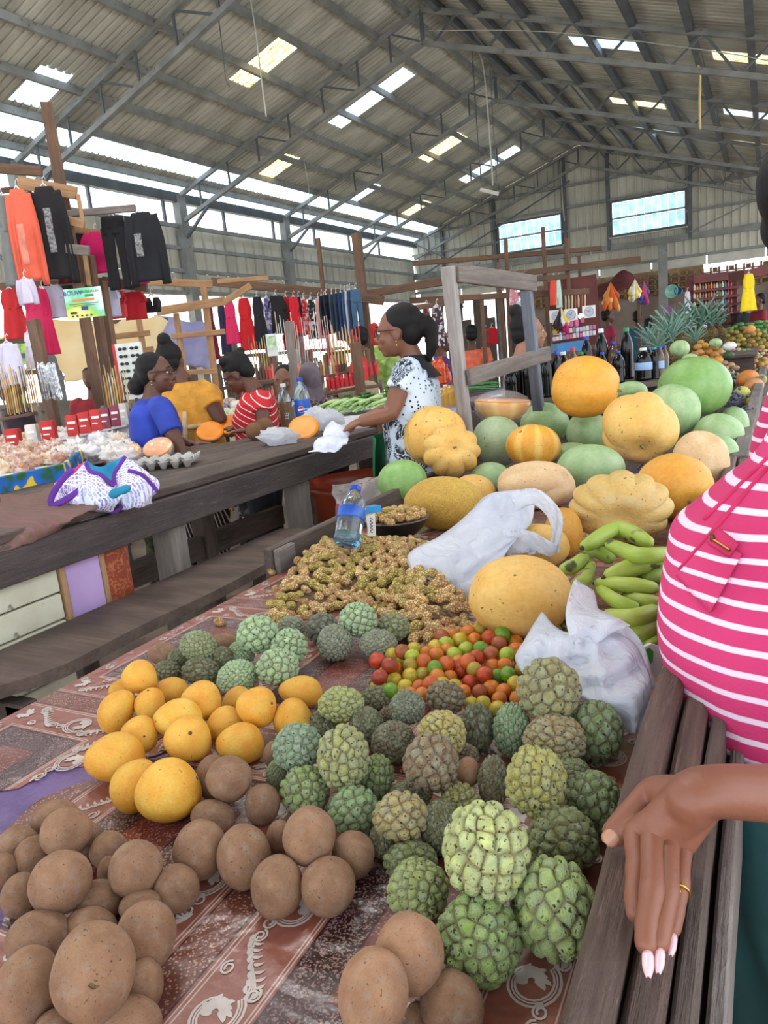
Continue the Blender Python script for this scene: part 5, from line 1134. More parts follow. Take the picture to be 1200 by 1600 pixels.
mb = MB(); q = pv+ZU*.20; mb.tube([q-fy*.15+ry*(.03)+ZU*.1, q-fy*.165+ry*.02, q-fy*.16+ry*.03-ZU*.18], [.014, .018, .014], 8, flat=(fy, .35)); mb.tube([q+(ry*math.cos(a)*.21-fy*math.sin(a)*.15) for a in np.linspace(0, 2*PI, 24, endpoint=False)], .016, 8, closed=True); mb.build('sash', cloth('beige_sash', (196, 168, 128)), ty, smooth=True)
# woman in red stripes bending over the table
rst = NT('red_white_striped_shirt'); X_, Y_, Z_ = rst.sep(rst.coord()); _n = rst.math('ADD', rst.math('MULTIPLY', Z_, 150), rst.math('MULTIPLY', X_, 95)); rst.base(rst.mix(rst.ramp(rst.math('SINE', _n), (.86, 0), (.93, 1)), s2l((196, 26, 36)), s2l((240, 222, 216)))); rst.rough(.75); rst = rst.m
D3 = 4.5; hc = W(372, 585, D3); nk = W(400, 612, D3); pv = W(408, 705, D3+.05); shn = W(408, 628, D3-.13); eln = W(412, 662, D3-.18); wrn = W(388, 672, D3-.2); shf = W(392, 620, D3+.17); elf = W(380, 655, D3+.1); wrf = W(372, 668, D3)
person('woman in a red shirt with white stripes bending her head over her work', hc, LEFTV+FWD*.1, (-.45, -.22, .87), .95, nk, pv, 1., [(shn, eln, wrn, LEFTV), (shf, elf, wrf, LEFTV)], rst, sk_dk, None, .5, 'curly', .010, 1.05, glasses=True)
# seated woman, headscarf woman
D4 = 5.8; flo = NT('floral_dark_dress'); flo.base(flo.ramp(flo.noise(flo.coord(), 26, 3), (.45, s2l((30, 28, 40))), (.52, s2l((150, 120, 110))), (.58, s2l((50, 40, 60))))); flo.rough(.8); flo = flo.m
person('seated woman in a dark floral dress looking down between the two drink bottles', W(444, 596, D4), -FWD*.75+LEFTV*.1, (.08, 0, 1), 1.0, W(458, 622, D4), W(470, 690, D4+.05), 1.1, [(W(440, 628, D4-.15), W(438, 655, D4-.2), W(462, 664, D4-.3), -LEFTV)], flo, sk_mid, None, .6, 'bun', .012, 1.1)
person('woman in a grey-mauve headscarf seen from behind', W(484, 594, 6.0), FWD*.8+LEFTV*.3, None, 1.05, W(490, 622, 6.0), W(505, 690, 6.0), 1.1, [(W(520, 632, 5.95), W(526, 655, 5.9), W(520, 668, 6.1), FWD)], flo, sk_mid, None, .8, 'scarf', .013, 1.1)
# woman with high bun behind the post frame, looking right
D5 = 4.9; ggm = cloth('grey_top', (150, 148, 150))
person('woman with a high black bun and a tiny yellow hair clip behind the post frame', W(826, 521, D5), -LEFTV+FWD*.05, None, 1.04, W(815, 560, D5), W(812, 660, D5), 1., [(W(820, 570, D5-.17), W(830, 610, D5-.2), W(850, 625, D5-.1), -LEFTV)], ggm, sk_lt, None, .5, 'topbun', .011, 1., legs=False)
# distant shoppers and sellers
def far(label, px, py, d, fdir, col, s=sk_dk, hair='short', hh=1., wid=1., sleeve=.5, tr=(44, 48, 70)):
    hc = W(px, py, d); nk = hc-ZU*.178; pv = hc-ZU*.72; f = Vector((*fdir[:2], 0)).normalized(); r = f.cross(ZU); A = []
    for q in (-1, 1): sh = nk+r*.16*q*wid-ZU*.04; el = sh+r*.05*q-ZU*.26+f*.04; wr = el+f*.2-ZU*.06; A.append((sh, el, wr, f))
    return person(label, hc, f, None, hh, nk, pv, wid, A, cloth('shirt_cloth_%d_%d_%d' % col, col), s, cloth('trouser_cloth_%d' % tr[0], tr), sleeve, hair, .016, 1.)
far('man in a bright red shirt with bowed head by the big timber post', 558, 530, 7.6, LEFTV+FWD*.1, (226, 66, 54))
far('man in an orange tee shirt seen from behind through the post frame', 736, 524, 9.2, FWD, (240, 116, 84), wid=1.1)
far('woman in purple beside the stacked orange bottles', 690, 534, 7.8, -LEFTV, (74, 40, 96), hair='bun')
far('person in a magenta shirt below the hanging toys', 950, 495, 12.5, -LEFTV, (168, 30, 72), hair='short')
far('person in a blue tee shirt in front of the plaster wall', 996, 497, 12.8, -LEFTV*.4+FWD, (48, 108, 134), hair='short')
far('child with dark hair beside the person in the blue tee shirt', 1012, 508, 13.8, FWD, (128, 70, 62))
far('bald man in a white shirt behind the pineapples', 1093, 486, 13.5, -FWD, (228, 224, 222), sk_mid)
far('dark-haired person behind the leftmost pineapple crowns', 1068, 497, 12.0, FWD, (30, 28, 32))
far('woman in a dark red vest and pale jeans by the yellow dress', 1186, 470, 12.9, LEFTV, (140, 30, 44), hair='short')
far('woman in a black top with a phone near the yellow dress', 1166, 474, 13.6, -FWD, (30, 28, 36), hair='bun')
far('child in a red top drinking, half hidden by the stall post', 140, 592, 6.6, -FWD, (150, 24, 40), hair='short', hh=.8)
far('shadowed person in dark clothes at the left edge behind the bracelets', 16, 604, 5.6, LEFTV, (52, 44, 60), hair='short')
# ---------------------------------------------------------------- the seller in the striped pink shirt, right foreground
pk = NT('pink_shirt_white_stripes'); X_, Y_, Z_ = pk.sep(pk.coord()); _z = pk.math('ADD', Z_, pk.math('MULTIPLY', pk.noise(pk.coord(), 3.2, 2), .02)); _fr = pk.math('FRACT', pk.math('DIVIDE', _z, .0272))
_s = pk.ramp(_fr, (.0, 0), (.04, 1), (.27, 1), (.31, 0)); _pc = pk.mix(pk.ramp(pk.noise(pk.coord(), 3, 3), (.35, 0), (.65, 1)), s2l((214, 58, 116)), s2l((192, 44, 98))); pk.base(pk.mix(_s, _pc, s2l((238, 214, 232)))); pk.rough(.85); pk.bump(pk.noise(pk.coord((1, 1, 1)), 260, 2, .5), .0015, .5); pk = pk.m
seller = thing('person', 'seller in striped pink shirt at the right edge, hand on the rim board', 'person', (.34, 1.02, 0))
cont = [(715, 1200, 1.08, .19, .165), (760, 1142, 1.09, .21, .17), (800, 1096, 1.10, .21, .17), (830, 1064, 1.10, .205, .175), (870, 1050, 1.1, .20, .18), (920, 1044, 1.1, .2, .185), (980, 1041, 1.09, .205, .19), (1030, 1041, 1.08, .205, .19), (1080, 1053, 1.07, .2, .185), (1120, 1070, 1.06, .19, .175), (1160, 1096, 1.05, .175, .16), (1172, 1108, 1.05, .165, .15)]
CRH = Vector((CR.x, CR.y, 0)).normalized()
rings = [(Vector(c), CRH*hw, FWD*hd) for c, hw, hd in (((.175, 1.295, 1.412), .062, .062), ((.18, 1.30, 1.395), .085, .085), ((.185, 1.30, 1.37), .135, .12), ((.187, 1.30, 1.335), .158, .15), ((.186, 1.30, 1.27), .168, .165))]
for py, L, d, hw, hd in cont: rings.append((W(L, py, d)+CRH*hw, CRH*hw, FWD*hd))
zs = [r_[0].z for r_ in rings]
mb = MB(); vs_ = []; n = 48; m = 90
cs = spline([r_[0] for r_ in rings], m); ha = spline([r_[1] for r_ in rings], m); hb = spline([r_[2] for r_ in rings], m); fs_ = []
for i in range(m):
    for k in range(n):
        a = 2*PI*k/n; p = cs[i]+ha[i]*math.cos(a)+hb[i]*math.sin(a); w = noise.noise(Vector((a*1.1, p.z*9, 2)))*.010+noise.noise(Vector((a*3, p.z*16, 5)))*.004; vs_.append(p+(p-cs[i]).normalized()*w)
fs_ = [(i*n+k, i*n+(k+1) % n, (i+1)*n+(k+1) % n, (i+1)*n+k) for i in range(m-1) for k in range(n)]+[tuple(range(n))[::-1], tuple((m-1)*n+k for k in range(n))]
mb.add(vs_, fs_); sh_o = mb.build('shirt', pk, seller, smooth=True); bv = BVHTree.FromPolygons([Vector(v) for v in mb.v], mb.f)
def on_shirt(px, py, out=.004):
    h = bv.ray_cast(CP, ray(px, py).normalized()); return (h[0]-ray(px, py).normalized()*out) if h[0] else W(px, py, 1.0)
pk2 = cloth('plain_pink_cloth', (214, 36, 96))
def decal(name, quad, m, R=8, C=8, out=.004, th=.003):
    a, b_, c, d = [Vector((*q, 0)) for q in quad]; g = [[on_shirt(*(a.lerp(b_, j/(C-1)).lerp(d.lerp(c, j/(C-1)), i/(R-1)))[:2], out) for j in range(C)] for i in range(R)]; return MB().grid(g, -th).build(name, m, seller, smooth=True)
decal('pocket', ((1112, 838), (1160, 866), (1110, 958), (1058, 900)), pk, 12, 12, .006)
decal('pocket_welt', ((1124, 826), (1156, 850), (1140, 872), (1104, 848)), pk2, out=.010)
z0, z1 = on_shirt(1112, 842, .016), on_shirt(1140, 860, .016); MB().tube([z0, z1], .0022, 6).build('zipper', mat('brass', (150, 104, 56), .35, metal=.9), seller)
MB().tube([z0+ZU*.006, z0-ZU*.006+CR*.003, z0-ZU*.018+CR*.005], [.003, .0045, .003], 6).build('zip_pull', mat('antique_brass', (120, 100, 70), .35, metal=.9), seller)
for a, b_ in (((1198, 732), (1062, 890)), ((1199, 716), (1100, 812))): MB().tube([on_shirt(a[0]+(b_[0]-a[0])*t, a[1]+(b_[1]-a[1])*t, .001) for t in np.linspace(0, 1, 14)], .0035, 6).build('seam', pk2, seller, smooth=True)
# arm and hand resting on the rim boards
H = lambda x, y, z: AZ(x, y, z)
mb = MB(); wr = H(1096, 1238, .983); el = Vector((.20, .86, .90)); shd = Vector((.30, 1.14, 1.30)); mcp = [H(994, 1300, .936), H(1021, 1306, .941), H(1047, 1312, .937), H(1068, 1322, .930)]; pc = (mcp[0]+mcp[1]+mcp[2]+mcp[3])/4
FP_ = spline([shd+Vector((-.06, .08, .03)), shd.lerp(el, .5), el, el.lerp(wr, .4), el.lerp(wr, .75), wr, wr.lerp(pc, .35)-ZU*.004, wr.lerp(pc, .7)-ZU*.008], 40); FR_ = np.interp(np.linspace(0, 1, 40), np.linspace(0, 1, 8), [.058, .054, .044, .040, .031, .0262, .0215, .0125]); mb.tube(FP_, list(FR_), 22, flat=(ZU, .80))
fing = [[mcp[0], H(996, 1356, .927), H(993, 1402, .918), H(996, 1440, .912)], [mcp[1], H(1019, 1390, .931), H(1011, 1444, .920), H(1009, 1490, .911)], [mcp[2], H(1043, 1394, .926), H(1034, 1446, .917), H(1028, 1486, .910)], [mcp[3], H(1062, 1380, .919), H(1055, 1422, .913), H(1048, 1462, .908)]]
fm = MB()
for i, q in enumerate(fing):
    r0 = (.0100, .0101, .0094, .0084)[i]; root = wr+(q[0]-wr)*.18+CR*(.006*(i-1.5)); P = spline([root.lerp(q[0], .55), q[0], q[1], q[2], q[3]], 41)
    mb.tube([root, root.lerp(q[0], .55), q[0]+ZU*.0], [.0155, .0125, .0108], 14)
    R_ = [r0*(1.10-.10*min(1, t/16))*(1+.085*math.exp(-((t-10)/2.2)**2)*.8+.10*math.exp(-((t-20.5)/2.0)**2)+.05*math.exp(-((t-30.5)/1.6)**2))*(math.sqrt(max(.02, 1-((t-35)/5.4)**2)) if t > 35 else 1)*(1-.14*max(0, (t-22)/18)) for t in range(41)]
    fm.tube(P, R_, 18); mb.ball(q[0]+ZU*.001, r0*1.16, 12, 10); mb.tube([root+ZU*.0095, root.lerp(q[0], .6)+ZU*.0085, q[0]+ZU*.006], [.0018, .0026, .0022], 6)
for i in range(3):
    a_ = mcp[i].lerp(mcp[i+1], .5); mb.tube([wr.lerp(a_, .2), wr.lerp(a_, .92)], [.0165, .0088], 12)
mb.tube([wr.lerp(mcp[0], .25)-CR*.004, wr.lerp(mcp[0], .6)-CR*.006-ZU*.004, mcp[0]-ZU*.004], [.017, .014, .010], 12)
th = [wr.lerp(mcp[0], .12)-ZU*.004, H(1024, 1238, .958), H(995, 1262, .945), H(970, 1292, .931), H(951, 1313, .921)]; P = spline(th, 21)
mb.tube(P, [.021, .0205, .0195, .0185, .017, .0155, .0142, .0136, .0130, .0128, .0128, .0130, .0134, .0134, .0132, .0132, .0132, .0130, .0124, .0108, .0075], 16)
hsk = skin('seller_skin', (142, 88, 66), .5)
body = remeshed('arm', mb, .0021, hsk, seller, sm=7)
org_ = world_loc(seller); bm = bmesh.new(); bm.from_mesh(body.data); nb0 = len(bm.verts); fv = [bm.verts.new(Vector(v)-org_) for v in fm.v]; [bm.faces.new([fv[k] for k in f]) for f in fm.f]; bm.to_mesh(body.data); bm.free(); body.data.polygons.foreach_set('use_smooth', [True]*len(body.data.polygons))
nailm = mat('pink_nail_polish', (240, 196, 200), .15, (232, 180, 188), 20); nailn = mat('cream_long_nail', (240, 226, 196), .2, (226, 206, 170), 20)
def nail(p, q, w, L, m, nm='fingernail', rd=.75):
    d = (q-p).normalized(); tow = (CP-q).normalized(); nrm = (tow-d*tow.dot(d)).normalized(); sd = d.cross(nrm); g = []
    for i in range(7):
        t = i/6; ww = w*(1-rd*max(0, (t-.55)/.45)**(1.5 if rd > .7 else 3))*(1 if t > .05 else .8); g.append([q+d*(L*(t-.45))+sd*ww*s_+nrm*(-abs(s_)**2*w*.55-.0010*t) for s_ in np.linspace(-1, 1, 7)])
    return MB().grid(g, .0008).build(nm, m, seller, smooth=True)
def toward(q, r_): return q+((CP-q).normalized())*r_
for i, q in enumerate(fing): r0 = (.0082, .0082, .0076, .0068)[i]; nail(q[2], toward(q[3], r0*.86)+(q[3]-q[2]).normalized()*.006+CR*.002+(CR*(.0030 if i == 0 else 0)), r0*.50, .021 if i else .018, (nailn, nailm, nailm, nailm)[i])
tq = toward(th[4]+(th[3]-th[4])*.22, .0126); nail(tq-(th[4]-th[3]), tq, .0078, .0145, mat('bare_nail', (196, 144, 116), .3), 'thumbnail', .6)
rg = MB(); c = fing[3][0].lerp(fing[3][1], 1.15); c = fing[3][1].lerp(fing[3][2], .3); d = (fing[3][2]-fing[3][1]).normalized(); a_ = d.cross(ZU).normalized(); b2 = a_.cross(d)
rg.tube([c+(a_*math.cos(t)+b2*math.sin(t))*.0092 for t in np.linspace(0, 2*PI, 20, endpoint=False)], .0013, 6, closed=True)
for k in range(5): rg.ball(toward(c, .0092)+d*(.0035*(k-2))+a_*(.0022*(k % 2)), (.0026, .0026, .0018), 8, 6)
rg.build('ring', gold, seller, smooth=True)
# head (mostly beyond the frame), apron, trousers
sl = MB(); q1 = shd.lerp(el, .52); sl.tube([Vector((.22, 1.27, 1.32)), shd+Vector((-.03, .04, .02)), shd, shd.lerp(el, .28), q1], [.055, .070, .070, .068, .070], 24); sl.build('sleeve', pk, seller, smooth=True)
far_sh = Vector((.07, 1.40, 1.29)); fa = MB(); fa.tube([Vector((.14, 1.36, 1.32)), far_sh, Vector((.04, 1.46, 1.18)), Vector((.02, 1.48, 1.06))], [.05, .066, .066, .064], 20); fa.build('sleeve', pk, seller, smooth=True)
fa = MB(); fa.tube([far_sh, Vector((.02, 1.48, 1.04)), Vector((.0, 1.36, .93))], [.05, .044, .03], 16); hand(fa, Vector((.0, 1.36, .93)), Vector((-.3, -.9, -.2)), ZU, .95, .4, 1); remeshed('arm', fa, .008, hsk, seller, sm=3)
mb = MB(); hcx = W(1306, 300, 1.05); fdh = Vector((-.22, -.93, -.2)).normalized(); uph = Vector((-.1, -.25, 1)); uph = (uph-fdh*uph.dot(fdh)).normalized(); Pn, Rn = head(mb, hcx, fdh, uph, 1.); mb.tube([hcx-ZU*.04+FWD*.02, hcx.lerp(Vector((.175, 1.295, 1.40)), .6), Vector((.178, 1.298, 1.385))], [.05, .052, .062], 14); remeshed('head', mb, .006, hsk, seller, sm=3)
mb = MB(); [mb.ball(Pn(*q), tuple(x for x in s_), 18, 14, Rn) for q, s_ in (((0, -.03, .052), (.087, .1, .086)), ((0, -.06, 0), (.08, .062, .085)), ((.068, -.01, .02), (.036, .06, .062)), ((.072, -.02, -.035), (.034, .045, .04)), ((-.068, -.01, .02), (.036, .06, .062)), ((0, -.12, -.03), (.05, .045, .055)))]
remeshed('hair', mb, .006, hairm, seller, sm=2)
for q in (-1, 1): MB().ball(Pn(q*.031, .0800, .012), .0115, 12, 8).build('eye', eyew, seller, smooth=True); MB().ball(Pn(q*.031, .0795, .0165), .0122, 12, 8).build('eyelid', hsk, seller, smooth=True); MB().ball(Pn(q*.031, .0872, .0095), .0055, 8, 6).build('iris', eyed, seller, smooth=True); hb = MB(); hb.tube([Pn(q*.012, .094, .034), Pn(q*.031, .096, .040), Pn(q*.052, .082, .034)], [.002, .0035, .002], 6); hb.build('eyebrow', hairm, seller, smooth=True)
lb = MB(); lb.ball(Pn(0, .0955, -.054), (.021, .009, .005), 10, 6, Rn); lb.ball(Pn(0, .0935, -.063), (.018, .009, .006), 10, 6, Rn); lb.build('lips', lipm, seller, smooth=True)
teal = cloth('dark_teal_skirt', (22, 72, 74)); mb = MB(); Lx = [(1150, 1126, 1.02, .17), (1280, 1130, .98, .18), (1400, 1126, .95, .185), (1520, 1140, .92, .19), (1700, 1150, .90, .2)]
rr_ = [(W(L, py, d)+Vector((CR.x, CR.y, 0)).normalized()*hw, Vector((CR.x, CR.y, 0)).normalized()*hw, FWD*.15) for py, L, d, hw in Lx]; lastc = rr_[-1]; rr_.append((Vector((lastc[0].x, lastc[0].y, .3)), lastc[1], lastc[2]))
vs_ = []; cs = spline([q[0] for q in rr_], 40)
for i in range(40):
    for k in range(64): a = 2*PI*k/64; p = cs[i]+rr_[1][1]*math.cos(a)*1.04+rr_[1][2]*math.sin(a); vs_.append(p+(p-cs[i]).normalized()*(.008*math.sin(a*9+math.sin(i*.2))+.006*noise.noise(Vector((a*2, i*.15, 0)))))
mb.add(vs_, [(i*64+k, i*64+(k+1) % 64, (i+1)*64+(k+1) % 64, (i+1)*64+k) for i in range(39) for k in range(64)]); mb.build('skirt', teal, seller, smooth=True)
apr = cloth('white_apron_cloth', (214, 218, 224)); d_ = .93
g = sheet_rows([wl_([(1082, 1145), (1098, 1150), (1112, 1165)], 1.0), wl_([(1090, 1200), (1106, 1210), (1124, 1215)], .99), wl_([(1096, 1290), (1110, 1290), (1124, 1285)], .95), wl_([(1112, 1400), (1120, 1395), (1128, 1380)], .93)], 22, 10, .006, 20); MB().grid(g, .002).build('apron', apr, seller, smooth=True)
for q in (-1, 1): 
    c = Vector((lastc[0].x+q*.08, lastc[0].y, 0)); MB().tube([c+ZU*.4, c+ZU*.07], [.055, .04], 12).build('leg', hsk, seller, smooth=True); MB().ball(c+Vector((-.02, -.04, .04)), (.05, .12, .04), 12, 8).build('shoe', mat('dark_shoe', (30, 28, 30), .5), seller, smooth=True)
# ================================================================ things on the bare middle table
def onz(px, py, z, k=0): return AZ(px, py, z)+ZU*k
# sack-cloth mat hanging over the beam
jute = NT('woven_pink_brown_mat'); X_, Y_, Z_ = jute.sep(jute.coord()); jute.base(jute.mix(jute.ramp(jute.math('SINE', jute.math('MULTIPLY', jute.math('ADD', Y_, jute.math('MULTIPLY', jute.noise(jute.coord(), 3, 2), .06)), 190)), (.3, 0), (.9, .6)), s2l((126, 98, 84)), s2l((150, 92, 112)))); jute.rough(.95); jute.bump(jute.noise(jute.coord((1, 6, 1)), 60, 3), .01, .8); jute = jute.m
E1 = lambda py_, px_: onz(px_, py_, 1.0, .012)
g = sheet_rows([[E1(776, 0), E1(776, 45), E1(764, 95), E1(790, 150)], [E1(800, 0), E1(798, 50), E1(792, 95), E1(800, 152)], [E1(820, -5), E1(818, 50), E1(812, 90), E1(812, 120)], [AX(-5, 862, -1.925), AX(20, 858, -1.925), AX(52, 846, -1.925), AX(92, 828, -1.925)]], 24, 26, .010, 12, 3)
o = MB().grid(g, .004).build('woven_mat', jute, smooth=True); tag(o, 'pink and brown woven mat draped over the left end of the middle table', 'mat')
# printed tote bag
tote = NT('tote_printed_cloth'); _co = tote.coord((1, 1, 1)); br_ = tote.new('TexBrick'); br_.inputs['Scale'].default_value = 26; br_.inputs['Mortar Size'].default_value = .05; tote.lk(tote.coord((1, 1, 1), 'Object'), br_.inputs['Vector'])
br_.inputs['Color1'].default_value = (*s2l((196, 186, 232)), 1); br_.inputs['Color2'].default_value = (*s2l((136, 96, 190)), 1); br_.inputs['Mortar'].default_value = (*s2l((244, 242, 252)), 1)
_b = tote.mix(tote.ramp(tote.noise(_co, 110, 2), (.53, 0), (.57, .7)), br_.outputs[0], s2l((240, 240, 250))); _b = tote.mix(tote.ramp(tote.noise(_co, 5, 2), (.52, 0), (.6, .5)), _b, tote.mix(.4, _b, s2l((110, 190, 226)))); tote.base(_b); tote.rough(.6); tote = tote.m
tb = thing('tote_bag', 'purple and white letter-print tote bag with turquoise lining slumped on the middle table', 'bag', onz(160, 785, 1.0)); T = lambda a, b_, z=1.0: AZ(a, b_, z)
pur = cloth('purple_webbing', (106, 46, 160)); turq = cloth('turquoise_lining', (30, 150, 190)); hot = cloth('hot_pink_lining', (206, 40, 120))
def blob_sheet(name, ctrl, m, R=16, C=16, amp=.012, seed=0, fs=14, th=.003): return MB().grid(sheet_rows(ctrl, R, C, amp, fs, seed), th).build(name, m, tb, smooth=True)
d0 = depth(onz(160, 785, 1.0)); Wt = lambda a, b_, o=0: W(a, b_, d0+o)
blob_sheet('front_panel', [[Wt(130, 722, -.02), Wt(150, 742, -.06), Wt(172, 760, -.08), Wt(196, 768, -.06)], [Wt(112, 745, -.03), Wt(135, 765, -.10), Wt(160, 782, -.12), Wt(185, 782, -.10)], [Wt(90, 768, -.02), Wt(120, 785, -.08), Wt(150, 796, -.10), Wt(180, 796, -.08)], [Wt(84, 788, .0), Wt(115, 797, -.02), Wt(150, 799, -.04), Wt(180, 799, -.03)]], tote)
blob_sheet('side_panel', [[Wt(195, 712, .06), Wt(210, 722, .02), Wt(226, 732, .02), Wt(236, 742, .06)], [Wt(182, 740, .02), Wt(200, 748, -.06), Wt(222, 752, -.06), Wt(240, 758, .0)], [Wt(178, 765, -.04), Wt(198, 770, -.10), Wt(222, 776, -.08), Wt(238, 780, -.02)], [Wt(180, 794, -.05), Wt(200, 796, -.07), Wt(222, 793, -.05), Wt(236, 788, 0)]], tote, seed=4)
blob_sheet('lining', [[Wt(134, 722, .0), Wt(160, 730, .06), Wt(196, 714, .06)], [Wt(146, 738, .0), Wt(168, 740, .06), Wt(190, 734, .04)], [Wt(160, 750, -.02), Wt(170, 752, .0), Wt(180, 752, .0)]], turq, seed=2)
blob_sheet('left_lining', [[Wt(112, 732, .05), Wt(130, 726, .04)], [Wt(96, 752, .03), Wt(116, 748, .0)], [Wt(92, 768, .0), Wt(108, 762, -.02)]], hot, seed=5)
for P in ([(114, 733), (95, 752), (80, 778), (82, 790), (100, 782), (122, 768), (134, 756)], [(134, 722), (140, 736), (158, 742), (178, 760)], [(196, 713), (186, 728), (178, 742), (180, 758)], [(200, 735), (222, 742), (238, 758), (246, 768)], [(190, 772), (192, 786), (182, 799), (170, 799)]):
    S = spline([Wt(a, b_, -.07) for a, b_ in P], 14); MB().tube(S, .011 if len(P) > 4 else .007, 8, flat=(CF, .35)).build('strap', pur, tb, smooth=True)
MB().tube(spline([Wt(172, 775, -.14), Wt(185, 768, -.15), Wt(204, 762, -.14)], 8), [.008, .014, .016, .014, .012, .014, .012, .006], 8, flat=(CF, .4)).build('bow', turq, tb, smooth=True)
mb = MB(); c = onz(160, 788, 1.0)+ZU*.05+FWD*.06; mb.ball(c-CR*.09, (.11, .06, .04), 16, 10); mb.ball(c+CR*.11, (.08, .06, .045), 16, 10); mb.build('stuffing', tote, tb, smooth=True)
# egg tray
eg = mat('grey_egg_carton', (190, 186, 180), .9, (164, 160, 154), 30); c0 = onz(264, 728, 1.0); et = thing('egg_tray', 'grey pulp egg tray upside down beside the tote bag', 'egg tray', c0)
ax, ay = Vector((.86, .51, 0)), Vector((-.51, .86, 0)); rows = []
for i in range(25):
    row = []
    for j in range(31): u, v = i/24*4, j/30*5; hgt = .022+.022*abs(math.cos(PI*u))*abs(math.cos(PI*v))-.014*abs(math.sin(PI*u)*math.sin(PI*v)); row.append(c0+ax*((v-2.5)*.052)+ay*((u-2)*.048)+ZU*hgt)
    rows.append(row)
MB().grid(rows, .002).build('pulp_shell', eg, et, smooth=False)
for i in range(5):
    p = c0+ax*((i-2)*.052)-ay*.098; MB().lathe([(.010, 0), (.022, .030), (.024, .032)], p, 10).build('cup', eg, et, smooth=True)
def half_pumpkin(label, px, py, rpx, tilt, rind, fl, wrap=False, z=1.0):
    c = onz(px, py, z); r = rpx*depth(c)/FP; c = c+ZU*r*.55; t = thing('pumpkin_half', label, 'pumpkin', c-ZU*r*.55); rot = Vector(tilt).normalized().to_track_quat('Z', 'Y').to_matrix()
    prof = [(math.sin(PI/2*i/8)*r, -math.cos(PI/2*i/8)*r*.8) for i in range(9)]; prof[0] = (1e-3, -r*.8)
    mb = MB(); mb.lathe(prof, c, 36, rot); mb.v = [tuple(c+(Vector(v)-c)*(1-.06*abs(math.sin(5*math.atan2(*(rot.inverted() @ (Vector(v)-c))[:2]))))) for v in mb.v]; mb.build('rind', rind, t, smooth=True)
    MB().lathe([(r*.97, .0), (r*.95, r*.06), (r*.75, r*.08), (r*.55, r*.07), (r*.3, r*.05), (1e-3, r*.045)], c, 36, rot).build('flesh', fl, t, smooth=True)
    if wrap: mb = MB(); mb.ball(c+rot@Vector((0, 0, -r*.25)), (r*1.03, r*1.03, r*.7), 20, 12, rot); mb.build('film', film, t, smooth=True)
    return t
fl_or = mat('bright_orange_flesh', (250, 152, 24), .4, (238, 136, 20), 12); gr_rind = mat('grey_green_rind', (150, 150, 124), .55, (110, 116, 92), 9); pr_ = mat('tan_rind', (226, 176, 110), .5, (206, 150, 84), 8)
half_pumpkin('orange-fleshed pumpkin piece, left of the pair leaning on the woman in yellow', 330, 686, 22, (.38, -.5, .75), gr_rind, fl_or)
half_pumpkin('orange-fleshed pumpkin piece, right of the pair near the brown coconuts', 360, 676, 22, (.45, -.45, .75), gr_rind, fl_or)
half_pumpkin('pumpkin wedge with grey-green rind standing before the cola bottle', 476, 682, 25, (.3, -.62, .7), gr_rind, fl_or)
half_pumpkin('film-wrapped pale pumpkin piece behind the tote bag', 200, 722, 24, (-.1, -.5, .8), pr_, flesh, True)
half_pumpkin('film-wrapped pumpkin piece behind the egg tray', 248, 712, 24, (.2, -.5, .8), pr_, flesh, True)
coco = mat('coconut_husk', (156, 112, 78), .9, (116, 80, 54), 40, bump=.02, bscale=50)
for px, py, w, lab in ((397, 674, 27, 'left brown coconut on the middle table'), (414, 666, 27, 'right brown coconut, beside the leek bundle')):
    o = place('coconut', SAP[1].copy(), px, py, w, w, z0=1.0); o.data.materials.clear(); o.data.materials.append(coco); tag(o, lab, 'coconut')
# drink bottles
amber = mat('amber_drink', (206, 140, 30), .1, (190, 120, 20), 3, trans=.5); pl_blue = mat('cola_label_blue', (20, 90, 190), .35)
t = bottle('drink_bottle', 'half-full amber drink bottle with white cap on the middle table', 'bottle', onz(450, 668, 1.0), .042, .27, glass, 'w', lab=None, fill=amber, fillh=.62)
def text(name, s, loc, size, m, parent, xdir, updir, ext=.0006):
    cu = bpy.data.curves.new(name, 'FONT'); cu.body = s; cu.size = size; cu.align_x = 'CENTER'; cu.align_y = 'CENTER'; cu.extrude = ext; cu.resolution_u = 2
    tmp = bpy.data.objects.new('t', cu); COL.objects.link(tmp); dg = bpy.context.evaluated_depsgraph_get(); me = bpy.data.meshes.new_from_object(tmp.evaluated_get(dg)); bpy.data.objects.remove(tmp); me.name = name; me.materials.clear(); me.materials.append(m)
    x = Vector(xdir).normalized(); u = Vector(updir).normalized(); n = x.cross(u); R = Matrix((x, u, n)).transposed().to_4x4(); me.transform(R)
    o = bpy.data.objects.new(name, me); COL.objects.link(o); o.parent = parent; o.location = Vector(loc)-world_loc(parent); return o
whitei = mat('white_ink', (240, 240, 240), .5); redi = mat('red_ink', (206, 36, 44), .5); bluei = mat('blue_ink', (20, 60, 150), .5); blacki = mat('black_ink', (24, 24, 26), .5); greeni = mat('green_ink', (40, 140, 60), .5); orangei = mat('orange_ink', (226, 130, 40), .5)
tv = (CP-onz(450, 668, 1.0)); tv.z = 0; tv.normalize(); sd = ZU.cross(tv)
text('lettering', 'FIT', onz(450, 668, 1.0)+ZU*.075+tv*.045, .035, whitei, t, -ZU, sd)
cb_ = onz(477, 668, 1.0); t = bottle('cola_bottle', 'clear bottle with blue label and red-white-blue roundel on the middle table', 'bottle', cb_, .048, .30, glass, 'b', lab=pl_blue, labz=(.22, .58), n=28)
tv = (CP-cb_); tv.z = 0; tv.normalize(); sd = ZU.cross(tv); cc_ = cb_+ZU*.115+tv*.0505-sd*.012
